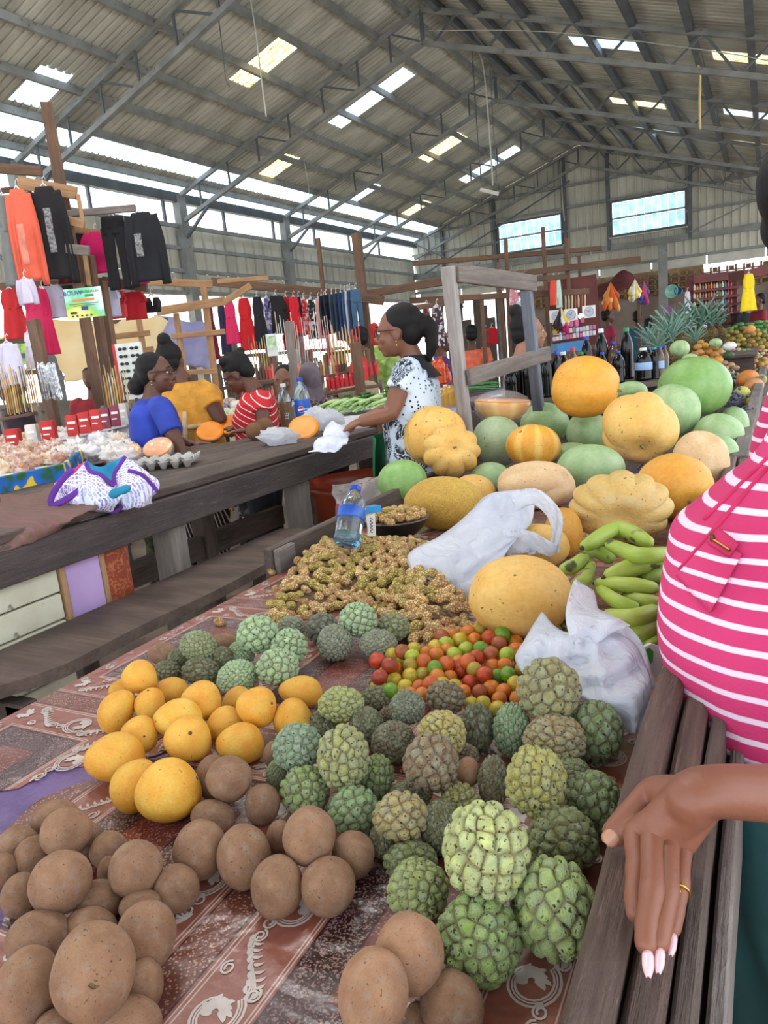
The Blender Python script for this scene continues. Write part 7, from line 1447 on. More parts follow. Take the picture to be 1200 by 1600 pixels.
o = mb.build('tinsel', tins); tag(o, 'silver tinsel tied round the left stall post', 'tinsel', kind='stuff')
# sunglasses board
sb = thing('sunglasses_board', 'white display board of sunglasses behind the woman in blue', 'display', down(W(205, 590, 5.6))); c = W(207, 580, 5.6); R = Matrix((HX, ZU.cross(HX), ZU)).transposed(); MB().box(c, (.2, .02, .42), R).build('panel', ws, sb); MB().box(c-HX*.11, (.02, .03, .42), R).build('edge', redi, sb)
beam('leg', c-ZU*.2, down(c), .03, .03, w_brown, sb, up=(0, 1, 0))
for i in range(7):
    for j in range(2): q = c+HX*(-.045+.09*j)+ZU*(.17-.055*i)-FWD*.02; mb = MB(); [mb.ball(q+HX*s_*.018, (.016, .008, .012), 8, 6, R) for s_ in (-1, 1)]; o = mb.build('sunglasses', frames, smooth=True); tag(o, 'dark sunglasses on the white display board', 'sunglasses', 'sunglasses on the display board')
# cosmetics stall in the middle distance
GC = [(206, 60, 64), (226, 222, 214), (190, 140, 90), (214, 190, 150), (150, 60, 50), (230, 120, 110), (90, 60, 50)]
for a, b_, d, lev, gap, lab in (((400, 596), (470, 590), 7.4, 3, .22, 'shelf of little bottles behind the seated women, left'), ((470, 596), (545, 580), 7.6, 3, .22, 'shelf of little bottles behind the headscarf, middle'), ((510, 615), (560, 606), 6.4, 2, .25, 'shelf of red jars before the pumpkins of the far table')):
    stand('goods_shelf', lab, a, b_, d, 1, w_brown, lev, gap)
for lv in range(3):
    rows_of('small_bottle', 'little bottle behind the seated woman', 'bottle', 'little bottles, left goods shelf', [(403+i*5, 595-i*.4+lv*34, 7.4) for i in range(14)], .15, .017, GC)
    rows_of('small_bottle', 'little bottle behind the headscarf', 'bottle', 'little bottles, middle goods shelf', [(473+i*5, 595-i*1.0+lv*33, 7.6) for i in range(14)], .16, .016, golds+GC)
rows_of('necklace_string', 'pale bead string under the clothes rack', 'jewellery', 'bead strings under the rack', [(438+i*4, 560+(i % 3)*4, 8.0) for i in range(22)], .45, .010, [(226, 220, 214), (206, 180, 170), (190, 60, 60), (214, 200, 190)], 'hang')
rows_of('necklace_string', 'golden chains hanging left of the seated woman', 'jewellery', 'golden chains under the rack', [(395+i*4, 582, 7.6) for i in range(9)], .34, .010, golds, 'hang')
rows_of('red_jar', 'red jar with pale lid near the far pumpkins', 'jar', 'red jars near the far pumpkins', [(514+i*7.0, 609-i*1.2, 6.3) for i in range(7)]+[(571+i*9, 588-i*1.5, 6.2) for i in range(3)], .12, .020, [(206, 40, 48), (190, 36, 44)])
rows_of('straw_string', 'red and golden incense packet hanging above the red jars', 'packet', 'incense packets', [(515+i*5, 572-i*.8, 6.8) for i in range(11)], .32, .013, [(206, 150, 90), (190, 60, 50), (214, 180, 120)], 'hang')
stand('goods_shelf', 'little shelf of red jars by the man in red', (566, 606), (596, 602), 6.2, 1, w_brown)
ir = thing('incense_rail', 'thin rail of hanging incense packets above the red jars', 'rack', down(W(505, 560, 6.8))); beam('rail', W(508, 554, 6.8), W(575, 545, 6.8), .03, .03, w_brown, ir); [beam('upright', W(px_, py_, 6.8), down(W(px_, py_, 6.8)), .03, .03, w_brown, ir, up=(0, 1, 0)) for px_, py_ in ((508, 554), (575, 545))]
# greens table (behind the bagging woman) and second sellers' goods
gt = thing('greens_table', 'low table with leafy greens and grey pumpkins between the middle table and the rack', 'table', (-4.6, 5.4, 0)); MB().prism([(-2.52, 3.69), (-2.2, 3.69), (-2.3, 5.9), (-3.3, 6.5), (-3.75, 6.3), (-2.92, 5.4), (-2.92, 4.15)], .96, 1.0).build('top', whc, gt)
for p in ((-2.85, 4.35), (-2.45, 4.4), (-2.45, 5.8), (-3.5, 6.3)): beam('leg', (*p, 0), (*p, .96), .07, .07, w_dark, gt, up=(0, 1, 0))
gpk = mat('grey_green_pumpkin_skin', (134, 122, 100), .7, (160, 146, 120), 5, spot=(196, 186, 160), spot_scale=16, spot_t=.36)
for px, py, w, lab in ((544, 612, 34, 'grey-brown pumpkin, left of three on the greens table'), (568, 598, 32, 'grey-brown pumpkin, rear of three on the greens table'), (575, 610, 34, 'grey-brown pumpkin, right of three on the greens table'), (683, 596, 20, 'grey pumpkin seen behind the paisley woman, near the jars')):
    me = KINDS['rib8'].copy(); me.name = 'pumpkin'; norm_mesh(me); finish(me, gpk); o = place('pumpkin', me, px, py, w, w*.84, 0, 0, z0=1.0 if px < 600 else .9); tag(o, lab, 'pumpkin')
leafm = mat('dark_leafy_green', (58, 110, 52), .6, (96, 146, 76), 8); stalk = mat('pale_green_stalk', (148, 186, 110), .5, (190, 214, 150), 6)
r = random.Random(31)
for b_i in range(7):
    a = onz(500+b_i*13, 655-b_i*1.5, 1.0, .02); t = thing('greens_bundle', 'bundle of long leafy greens on the greens table', 'vegetables', a, 'bundles of leafy greens')
    for k in range(7):
        s0 = a+Vector((r.uniform(-.04, .04), r.uniform(-.05, .05), .01*k)); e = s0+HX*r.uniform(.12, .22)+FWD*r.uniform(.1, .35)+ZU*r.uniform(0, .03); MB().tube(spline([s0, s0.lerp(e, .5)+ZU*.02, e], 6), [.006, .008, .010, .012, .010, .004], 5).build('stalk', stalk, t, smooth=True)
        mb = MB(); q = e; dv = (e-s0).normalized(); sdv = dv.cross(ZU).normalized(); mb.grid([[q+dv*(u*.14)+sdv*(v*.035*math.sin(PI*min(1, u+.12)))+ZU*(.012*abs(v)-.03*u*u+.02) for v in (-1, 0, 1)] for u in np.linspace(0, 1, 6)], .001); mb.build('leaf', leafm, t, smooth=True)
dg_ = thing('goods_table', 'low table of dry goods behind the women in yellow and red', 'table', (-4.4, 5.1, 0)); MB().prism([(-5.0, 4.3), (-3.75, 4.3), (-3.75, 6.0), (-5.0, 6.0)], .96, 1.0).build('top', whc, dg_)
for p in ((-4.9, 4.4), (-3.85, 4.4), (-3.85, 5.9), (-4.9, 5.9)): beam('leg', (*p, 0), (*p, .96), .07, .07, w_dark, dg_, up=(0, 1, 0))
r = random.Random(77)
for k in range(16):
    px, py = 345+r.uniform(0, 48), 625+r.uniform(0, 36); lump('snack_bag', 'dry goods bag behind the coconuts', 'snack bag', px, py+8, 22, 16, 1.0, snack, k*2.7, .35, 'dry goods bags behind the coconuts', (12, 8), col=r.choice([(206, 186, 170), (226, 214, 206), (180, 140, 120), (120, 100, 160), (190, 200, 150)]))
# side table right of the paisley woman with plastic sheet, spring onions, jars, orange bottles
rt = thing('side_table', 'cloth-covered side table under scalloped clear plastic behind the white post', 'table', (-2.4, 5.2, 0)); MB().prism([(-2.25, 4.5), (-1.68, 3.95), (-1.68, 6.3), (-2.25, 6.3)], .97, 1.0).build('top', mat('dark_table_cloth', (96, 84, 92), .8, (60, 52, 60), 9), rt)
for p in ((-2.15, 4.6), (-1.75, 4.2), (-1.75, 6.2), (-2.15, 6.2)): beam('leg', (*p, 0), (*p, .97), .07, .07, w_dark, rt, up=(0, 1, 0))
dkc = bpy.data.materials['dark_table_cloth']
MB().grid([[Vector((-1.67+.012*math.sin(j*1.1)*i/7, 3.93+2.37*j/50, 1.0-.6*i/7)) for j in range(51)] for i in range(8)], .003).build('cloth_drop', dkc, rt, smooth=True)
plm_ = mat('clear_plastic_sheet', (206, 218, 238), .1, (176, 194, 226), 8, transl=.3, alpha=.85)
MB().grid([[Vector((-2.0, 4.25+2.05*j/80, 1.012)) for j in range(81)], [Vector((-1.665, 3.93+2.37*j/80, 1.014)) for j in range(81)], [Vector((-1.65, 3.93+2.37*j/80, .95-.03*abs(math.sin(j*.39)))) for j in range(81)]], .001).build('plastic_sheet', plm_, rt, smooth=True)
so = thing('spring_onions', 'dark green bundle of spring onions on the side table', 'vegetables', onz(725, 618, 1.02))
for k in range(26): a = onz(682+r.uniform(0, 20), 618+r.uniform(-3, 6), 1.0, .02+.03*r.random()); b_ = onz(760+r.uniform(-10, 24), 612+r.uniform(-6, 4), 1.0, .02+.04*r.random()); MB().tube(spline([a, a.lerp(b_, .5)+ZU*.02, b_], 6), .005, 4).build('stalk', mat('spring_onion_green', (44, 96, 56), .5, (70, 124, 70), 12), so)
oj = mat('orange_drink', (206, 84, 30), .15, (190, 60, 24), 4); palej = mat('amber_oil', (200, 150, 60), .15, (180, 130, 50), 4)
for px, py, R_, H_b, m, cp, lab, d in ((698, 592, .04, .27, oj, 'r', 'tall stacked orange drink bottle behind the white post', 5.6), (683, 600, .035, .2, oj, 'b', 'short orange sauce bottle left of the tall one', 5.6), (691, 600, .035, .2, oj, 'r', 'short red sauce bottle near the white post', 5.5), (697, 618, .035, .15, palej, 'w', 'small amber oil bottle with white cap on the side table', 5.0), (704, 616, .035, .16, palej, 'b', 'small amber oil bottle with blue cap on the side table', 5.0), (690, 620, .03, .13, palej, 'w', 'smallest oil bottle on the side table', 5.0)):
    c = W(px, py, d); c.z = 1.0 if px > 694 or d < 5.2 else c.z; bottle('sauce_bottle', lab, 'bottle', c, R_, H_b, m, cp, 'sauce and oil bottles')
# ================================================================ dark syrup bottles behind the melons
dark = mat('dark_syrup_bottle', (12, 13, 18), .12, (20, 18, 18), 3, spec=.35); clearneck = mat('brown_bottle_neck', (110, 84, 64), .1, trans=.4); palelab = mat('pale_blue_label', (150, 186, 226), .5)
cr_ = thing('bottle_bench', 'rough crate-board bench under the dark bottles', 'bench', (-1.0, 4.55, .8))
beam('board', W(770, 634, 4.4), W(1040, 588, 4.9), .62, .03, w_dark, cr_); zb = W(770, 634, 4.4).z
for q in (W(775, 640, 4.4), W(1030, 600, 4.8)): beam('riser', q, Vector((q.x, q.y, .8)), .5, .04, w_dark, cr_)
BT = [(272, 405, 490, 50, 'w', 'small dark bottle with white cap, leftmost'), (300, 380, 482, 40, 'b', 'dark bottle with blue cap, second from the left'), (337, 355, 500, 50, 't', 'dark bottle with teal cap'), (368, 368, 480, 34, 'g', 'dark bottle with green cap behind the teal-capped one'), (398, 347, 505, 50, 'w', 'dark bottle with white cap in front of the frame rail'), (384, 333, 470, 38, 'b', 'blue-capped bottle behind the white-capped one'), (438, 345, 480, 36, 'b', 'dark bottle with blue cap left of the orange pumpkin'), (462, 348, 480, 46, 'w', 'dark bottle with pale cap just left of the orange pumpkin'), (495, 333, 450, 40, 'r', 'brown bottle with pale red cap behind the orange pumpkin'), (525, 348, 450, 40, 'g', 'dark bottle with blue-green cap behind the orange pumpkin'), (545, 294, 440, 44, 'b', 'tall dark bottle with blue cap behind'), (597, 266, 400, 46, 'w', 'tallest dark bottle with white cap'), (600, 362, 440, 36, 'b', 'low bottle with blue cap below the tall white-capped one'), (641, 310, 430, 50, 'b', 'wide brown jar-like bottle with broad blue cap'), (657, 345, 482, 46, 'b', 'dark bottle with blue cap right of the orange pumpkin'), (688, 262, 445, 46, 'g', 'tallest dark bottle with green cap'), (748, 333, 475, 60, 'w', 'large dark bottle with white cap and pale blue label'), (768, 335, 470, 34, 'b', 'dark bottle with blue cap behind the labelled one'), (806, 370, 470, 32, 'b', 'clear-labelled small bottle with blue cap'), (824, 370, 450, 28, 'b', 'small amber bottle with blue cap, rightmost'), (788, 372, 470, 34, 't', 'amber-necked bottle with grey-teal cap')]
for k, (u, t0, t1, w, cp, lab) in enumerate(BT):
    px, p0, p1 = 680+u/2.307, 400+t0/2.307, 400+t1/2.307; d = 4.35+.10*(k % 2)+.15*(t0 < 330)+(.0 if u < 500 else .3); b_ = W(px+2, p1, d); tp_ = W(px-1, p0, d); H_b = (tp_.z-b_.z); b_.z = min(b_.z, zb+.14)
    zbase = zb+(b_.z*0)+.02+(.02 if u > 500 else 0); H_b = max(.2, tp_.z-zbase); c = Vector((b_.x, b_.y, zbase)); t = bottle('syrup_bottle', lab, 'bottle', c, w/2.307/2*d/FP, H_b, dark if u not in (806, 824, 641, 495) else clearneck, cp, 'dark syrup bottles', lab=palelab if u in (748, 806) else None, labz=(.35, .58), n=16)
# ================================================================ pineapples and the far end of the fruit table
pineb = NT('pineapple_skin'); _v = pineb.voro(pineb.coord(), 6, 'DISTANCE_TO_EDGE'); pineb.base(pineb.mix(pineb.ramp(_v, (.05, 0), (.16, 1)), s2l((44, 44, 30)), s2l((150, 120, 64)))); pineb.rough(.7); pineb.bump(_v, .05, .8); pineb = pineb.m; crown = mat('pineapple_crown_leaf', (88, 128, 110), .55, (124, 158, 140), 10)
def pine_body():
    return norm_mesh(sphere_mesh('fruit_body', lambda t, p: sph(t, p)*Vector((1, 1, 1)).x*(1+.05*math.cos(9*p+8*t)*math.cos(9*p-8*t))*(1 if True else 0), 48, 28))
PB_ = finish(pine_body(), pineb)
def leaf_mesh():
    rows = [[Vector((v*.16*(1-u)**.7, -.9*u*u*.35+.05*abs(v), u)) for v in (-1, 0, 1)] for u in np.linspace(0, 1, 6)]; me = MB().grid(rows, .01).mesh('leaf'); me.materials.append(crown); return me
LFM = leaf_mesh()
def pineapple(label, px, py, w, h, ctop, d, lean=0, spread=1.):
    d = min(9.2, max(d, depth(AZ(px, py+h*.48, 1.055)))) if d > 4 else d; s = d/FP; c = W(px, py, d); t = thing('pineapple', label, 'pineapple', c-ZU*h/2*s, 'pineapples'); o = link('fruit_body', PB_, None, t, c); o.scale = (w/2*s, w/2*s, h/2*s); o.rotation_euler = (lean, 0, 0); top = c+ZU*h*.45*s; L = ctop*s
    for k in range(20):
        a = k*2.4; q = k/20; e = .15+.75*(1-q)*spread; lf = link('leaf', LFM, None, t, top); lf.rotation_mode = 'XYZ'; lf.rotation_euler = (e, 0, a); k_ = L*(.55+.45*q); lf.scale = (k_*.55, k_, k_)
    return t
for args in (('pineapple front left, standing behind the small blue caps', 1048, 553, 30, 40, 58, 5.2), ('pineapple with drooping crown left of it', 1028, 560, 28, 30, 42, 5.4), ('pineapple at the left behind the syrup bottles', 1012, 548, 24, 26, 36, 5.7), ('pineapple with a tall crown behind the front one', 1052, 530, 24, 30, 46, 6.6), ('pineapple with a wide crown left of the red cabinet', 1068, 535, 26, 34, 42, 6.8), ('pineapple with the biggest grey crown', 1094, 527, 28, 34, 56, 6.8), ('pineapple right of the biggest crown', 1110, 526, 26, 34, 52, 7.0), ('small pineapple beside the citrus pile', 1124, 524, 20, 32, 22, 7.2), ('pineapple lying low behind the green melons', 1086, 548, 26, 26, 34, 6.2)):
    pineapple(*args, spread=1.2 if 'crown' in args[0] else .9)
for px, py, w, h, d, m, lab, nm in ((1062, 545, 30, 26, 5.4, mel_g, 'pale green melon beside the front pineapple', 'melon'), (1078, 562, 26, 18, 5.0, mel_g, 'green melon just behind the largest watermelon', 'melon'), (1118, 536, 20, 14, 7.0, mel_g, 'pale melon half behind the mango pile', 'melon')):
    me = KINDS['plain'].copy(); norm_mesh(me); finish(me, m); o = place(nm, me, px, py, w, h, d=d); tag(o, lab, nm)
BALL = sphere_mesh('fruit', lambda t, p: sph(t, p)*(1+.03*nz(sph(t, p), 2)), 14, 10); ballm = fruit_mat('far_fruit_skin', (255, 255, 255), (225, 225, 225), .5, (80, 60, 30), .24, 9, .004, 2); finish(norm_mesh(BALL), ballm)
def pile(name, cat, group, label, poly_, n, size, cols, d0, seed=1, asp=.85, gap=.62, dk=.010, zb=1.06):
    r = random.Random(seed); pts = []; tr = 0; ys = [p[1] for p in poly_]; C3 = []
    while len(pts) < n and tr < 9000:
        tr += 1; px, py = r.uniform(min(p[0] for p in poly_), max(p[0] for p in poly_)), r.uniform(min(ys), max(ys))
        if not inpoly(px, py, poly_): continue
        p = W(px, py, d0+(max(ys)-py)*dk); d = depth(p); spx = size*FP/d
        if any(((px-a)/spx)**2+((py-b_)/(spx*.8))**2 < gap for a, b_ in pts): continue
        pts.append((px, py)); C3.append(p); o = link(name, BALL, None, None, p); k = size/2*r.uniform(.85, 1.12); o.scale = (k, k*r.uniform(.9, 1.1)*(1.3 if asp < .7 else 1), k*asp); o.rotation_euler = (0, 0, r.uniform(0, 3)); tcol(o, r.choice(cols)); tag(o, label, cat, group)
    bm = bmesh.new(); [bm.verts.new(p-ZU*size*.42+CF*size*.2) for p in C3]; [bm.verts.new((p.x, p.y+.1, zb)) for p in C3]; bmesh.ops.convex_hull(bm, input=bm.verts)
    me = bpy.data.meshes.new('fruit_mound'); bm.to_mesh(me); bm.free(); o = link('fruit_mound', me, mat('mound_'+name, cols[0], .8, tuple(x*.6 for x in cols[0]), 20), None, Vector((0, 0, 0))); tag(o, 'packed inner mass under the '+group, cat, kind='stuff')
pile('lime', 'citrus', 'citrus pile at the right', 'green-brown citrus below the yellow dress', [(1132, 540), (1136, 518), (1160, 512), (1198, 520), (1204, 548), (1160, 540)], 50, .075, [(132, 118, 50), (150, 134, 50), (118, 104, 46), (166, 130, 56), (190, 170, 70)], 8.6, 2)
pile('orange', 'orange', 'orange and tan fruit pile', 'tan-orange fruit by the pineapples', [(1082, 556), (1088, 536), (1112, 532), (1128, 548), (1130, 560), (1110, 566), (1092, 566)], 30, .075, [(206, 150, 76), (190, 130, 64), (222, 168, 60), (168, 116, 70)], 6.9, 3)
pile('yellow_fruit', 'fruit', 'yellow fruit pile', 'yellowish fruit heaped by the far rim board', [(1140, 578), (1160, 560), (1196, 556), (1202, 572), (1190, 585), (1150, 590)], 34, .07, [(222, 180, 96), (214, 190, 110), (196, 170, 100), (206, 150, 80)], 7.4, 4, .8, zb=.8)
pile('root_vegetable', 'root vegetable', 'pinkish root pile', 'pinkish root behind the largest watermelon', [(1112, 580), (1120, 566), (1150, 568), (1152, 590), (1140, 596), (1122, 592)], 30, .065, [(176, 140, 110), (196, 160, 120), (160, 150, 100), (206, 190, 150)], 6.6, 5, .8, zb=.8)
pile('green_pepper', 'vegetable', 'greens between the piles', 'green or pink vegetable below the citrus pile', [(1120, 556), (1130, 544), (1196, 548), (1200, 556), (1160, 560), (1130, 564)], 36, .06, [(120, 160, 80), (170, 190, 120), (196, 110, 100), (206, 180, 150)], 7.9, 7, .7, zb=.9)
pile('leaf_clump', 'vegetable', 'far greens', 'bright green clump behind the citrus', [(1140, 514), (1150, 505), (1200, 502), (1204, 512), (1160, 512)], 24, .09, [(70, 140, 60), (90, 160, 80), (120, 180, 100)], 10.2, 8, .6, zb=1.06)
pile('round_melon', 'fruit', 'dark green rounds', 'dark green round fruit on the mixed heap', [(1130, 560), (1136, 552), (1148, 556), (1142, 564)], 2, .11, [(64, 84, 44)], 6.8, 6, zb=.9)
rsf = thing('raised_shelf', 'raised board shelf under the pineapples and far fruit piles', 'shelf', (-.9, 7, .8)); beam('board', (-.88, 5.0, 1.04), (-.88, 10.9, 1.04), .74, .03, w_dark, rsf); beam('board', (-.30, 8.1, 1.04), (-.30, 10.9, 1.04), .40, .03, w_dark, rsf)
for q in (5.1, 7.2, 9, 10.8): beam('riser', (-1.22, q, .92), (-.54, q, .92), .04, .22, w_dark, rsf)
for q in (8.2, 10.8): beam('riser', (-.5, q, .92), (-.12, q, .92), .04, .22, w_dark, rsf)
for px, py, w, h, c, lab, z in ((1121, 564, 18, 13, (232, 160, 40), 'bright orange fruit in front of the tan pile', .84), (1172, 515, 16, 14, (226, 160, 80), 'orange papaya on top of the citrus pile', 1.0), (1168, 592, 34, 28, (226, 142, 66), 'large orange papaya by the rim board', .8), (1178, 604, 30, 26, (222, 156, 96), 'second orange papaya beside the rim board', .8), (1160, 618, 26, 30, (200, 200, 90), 'yellow-green papaya below the orange ones', .8), (1176, 628, 20, 20, (206, 180, 90), 'yellow papaya touching the rim board', .8), (1188, 594, 20, 18, (190, 180, 90), 'green-yellow papaya at the rim board', .8)):
    o = place('papaya' if 'papaya' in lab else 'orange', BALL, px, py, w, h, 20, 0, z0=z, d=8.4 if py == 515 else 6.7 if py == 564 else None); tcol(o, c); tag(o, lab, 'papaya' if 'papaya' in lab else 'orange')
plum = mat('purple_bunch', (70, 70, 90), .5, (110, 110, 126), 30)
for px, py, w, lab, s_ in ((1140, 592, 24, 'dark purple-grey bunch right of the largest watermelon', 1), (1150, 622, 28, 'blue-green dark bunch lower right of the largest watermelon', 2), (1166, 644, 20, 'dark bunch at the foot of the rim board', 3)):
    c = AZ(px, py, .88); r = random.Random(s_); mb = MB(); q = w/2*depth(c)/FP
    for k in range(46): v = Vector((r.gauss(0, .5), r.gauss(0, .5), r.gauss(0, .45)))*q; mb.ball(c+v, q*.2, 6, 5)
    mb.ball(c-ZU*.04, (q*.8, q*.8, q*.7), 10, 8); o = mb.build('small_berries', plum, smooth=True); tag(o, lab, 'vegetables', kind='stuff')
fb = thing('foam_tray', 'white foam tray of goods below the citrus pile', 'tray', onz(1104+55, 542, .86)); MB().box(onz(1196, 540, .9), (.35, .3, .1)).build('tray', _whp, fb)
for px, py, w, lab in ((1104+36, 541, 26, 'crumpled white paper between the piles'),): o = place('paper', BALL.copy(), px, py, 22, 14, 10, d=7.6); o.data.materials.clear(); o.data.materials.append(_whp); tag(o, lab, 'paper')
# ================================================================ market stalls at the far end
maroon = mat('maroon_painted_wood', (110, 36, 36), .6, (84, 28, 28), 4)
cab = thing('cabinet', 'open red-brown cabinet of shelves full of bottles at the far end', 'cabinet', down(W(1115, 500, 14))); dC = 14.0
for a, b_, w in (((1078, 440), (1082, 520), .16), ((1146, 432), (1150, 520), .16)): beam('side', W2(a, dC), down(W2(b_, dC)), .12, w, maroon, cab)
for py in (436, 455, 468, 481, 494, 510): beam('shelf', W(1078, py+2, dC), W(1150, py-6, dC), .3, .05 if py > 440 else .16, maroon, cab)
beam('back', W(1080, 478, dC+.2), W(1148, 470, dC+.2), .03, 1.0, w_brown, cab)
for lv, py in enumerate((453, 466, 479, 492)): rows_of('shelf_bottle', ('upper' if lv < 2 else 'lower')+' shelf bottle in the far cabinet', 'bottle', 'bottles on the %s shelves of the cabinet' % ('upper' if lv < 2 else 'lower'), [(1085+i*4.4, py+2-i*.5, dC-.05) for i in range(14)], .12, .022, [(206, 150, 70), (196, 120, 110), (110, 140, 70), (214, 206, 200), (90, 110, 160), (176, 70, 60)])
beam('canopy_board', W(1150, 432, 12), W(1205, 420, 12), .5, .14, maroon, thing('stall_canopy', 'dark red canopy board right of the yellow dress', 'canopy', down(W(1180, 430, 12))))
um = thing('canopy', 'maroon cloth canopy above the toy stall', 'canopy', down(W(940, 450, 12))); 
o = MB().grid(sheet_rows([wl_([(915, 456), (950, 440), (975, 424), (1002, 440)], 12), wl_([(918, 474), (950, 462), (980, 450), (1004, 452)], 11.6)], 8, 20, .05, 3), .02).build('cloth', cloth('maroon_cloth', (96, 34, 38)), um, smooth=True)
for px in (922, 998): beam('pole', W(px, 452, 11.8), down(W(px+2, 540, 11.8)), .05, .05, w_brown, um)
# clock stall
ck = thing('display_stall', 'red-backed stall of clocks, phones and cards right of the post frame', 'stall', down(W(900, 520, 9.5))); MB().bar(W(862, 520, 9.7), W(938, 508, 9.7), .04, 1.3).build('back_panel', mat('dark_red_panel', (104, 46, 42), .7, (84, 34, 34), 4), ck); beam('table', W(862, 552, 9.3), W(936, 540, 9.3), .5, .05, w_brown, ck)
for q in (W(864, 552, 9.3), W(934, 542, 9.3)): beam('leg', q, down(q), .06, .06, w_brown, ck)
for px, py, lab in ((869, 494, 'white square wall clock, left of three'), (892, 492, 'white square wall clock, middle of three'), (920, 487, 'white square wall clock, right of three')):
    c = W(px, py, 9.3); t = thing('wall_clock', lab, 'clock', c, 'square wall clocks'); n = -FWD; x = HX; R = Matrix((x, -n, ZU)).transposed(); MB().box(c, (.165, .02, .15), R).build('case', _whp, t)
    pts = lambda r0: [c+n*.012+x*math.cos(a)*r0+ZU*math.sin(a)*r0 for a in np.linspace(0, 2*PI, 24, endpoint=False)]; mb = MB(); mb.add([c+n*.011]+pts(.055), [(0, i+1, (i+1) % 24+1) for i in range(24)]); mb.build('dial', mat('clock_dial', (190, 196, 210), .5, (170, 178, 196), 20), t); MB().tube(pts(.057), .003, 4, closed=True).build('ring', mat('clock_ring', (120, 128, 150), .5), t); MB().tube([c+n*.016, c+n*.016+ZU*.03+x*.012], .002, 4).build('hand', blacki, t); MB().tube([c+n*.016, c+n*.016-x*.035+ZU*.016], .0016, 4).build('hand', blacki, t)
c = W(908, 494, 9.2); o = MB(); o.ball(c, .036, 14, 10); o = o.build('globe_lamp', mat('lamp_glass', (255, 252, 244), .3), smooth=True); tag(o, 'small round white lamp between the clocks', 'lamp'); 
_lm = o.data.materials[0].node_tree.nodes['Principled BSDF']; _lm.inputs['Emission Color'].default_value = (1, .97, .9, 1); _lm.inputs['Emission Strength'].default_value = 2.5
rows_of('card_packet', 'small pale card packet on the clock stall', 'packet', 'card packets on the clock stall', [(866+i*5.2, 524-i*.8+(lv*9), 9.2) for lv in range(2) for i in range(13)], .055, .017, [(214, 216, 226), (190, 180, 200), (206, 90, 130), (120, 130, 170), (226, 206, 190)], 'box')
rows_of('pink_toy', 'pink framed toy mirror on the clock stall', 'toy', 'pink toys', [(885, 511, 9.2), (893, 510, 9.2), (901, 510, 9.2), (910, 504, 9.2)], .07, .022, [(214, 80, 140), (190, 70, 130), (140, 120, 180)], 'box')
rows_of('hanging_bottle', 'cream tube hanging above the clocks', 'tube', 'cream tubes', [(884+i*5, 484-i, 9.4) for i in range(7)], .2, .02, [(206, 190, 150), (190, 176, 140), (150, 70, 50)], 'hang')
bl = thing('blue_tray', 'blue plastic tray on the stall below the clocks', 'tray', W(885, 545, 8.6)); MB().bar(W(866, 546, 8.6), W(908, 540, 8.6), .3, .12).build('tray', mat('blue_plastic', (60, 130, 190), .5), bl); beam('leg', W(887, 549, 8.6), down(W(887, 549, 8.6)), .3, .3, w_brown, bl)
def bunch(name, label, cat, px, py, w, h, d, cols, n=26):
    t = thing(name, label, cat, W(px, py, d)); r = random.Random(int(px)); s = d/FP
    for k in range(n):
        a = W(px, py-h/2, d); b_ = W(px+r.uniform(-w/2, w/2), py+r.uniform(0, h/2), d+r.uniform(-.08, .08)); o = MB().tube([a, a.lerp(b_, .5)+Vector((0, 0, -.02)), b_, b_-ZU*.04], [.006, .02, .03, .012], 6).build('strand', fab, t, smooth=True); tcol(o, r.choice(cols))
bunch('toy_bunch', 'orange and gold bunch of hanging packets under the maroon canopy', 'toys', 954, 462, 26, 42, 10.4, [(222, 130, 60), (206, 90, 40), (236, 190, 110)])
bunch('feather_garland', 'white feathery garland with yellow tip hanging under the canopy', 'garland', 992, 452, 18, 32, 10.6, [(232, 230, 226), (240, 236, 230), (226, 200, 60)]); bunch('feather_garland', 'purple and blue garland right of the white one', 'garland', 1006, 456, 14, 34, 10.7, [(160, 50, 130), (90, 90, 160), (206, 60, 50)])
bunch('ribbon_bunch', 'pink and black ribbons hanging right of the woman with the high bun', 'ribbons', 876, 500, 22, 40, 8.8, [(206, 40, 110), (40, 34, 40), (230, 200, 60), (220, 220, 216)])
for px, py, w, c, lab in ((1053, 456, 20, (150, 206, 190), 'mint green plastic basin on the column'), (1063, 455, 12, (40, 130, 190), 'blue plastic basin next to the mint one'), (1047, 486, 14, (200, 150, 206), 'lilac plastic basin low on the column')):
    cc_ = W(px, py, 12.5); r0 = w/2*12.5/FP; o = MB(); o.lathe([(r0*.6, 0), (r0, .1), (r0*1.05, .1), (r0*.6, -.01)], cc_, 16, Vector((-.3, -1, .1)).normalized().to_track_quat('Z', 'Y').to_matrix()); o = tcol(o.build('plastic_basin', tgoods, smooth=True), c); tag(o, lab, 'basin')
c = W(830+45, 520, 7.2); o = lump('plastic_bag', 'translucent beige bag held up in front of the bun woman', 'plastic bag', 868, 545, 34, 44, 1.02, bagm, 11, .3)
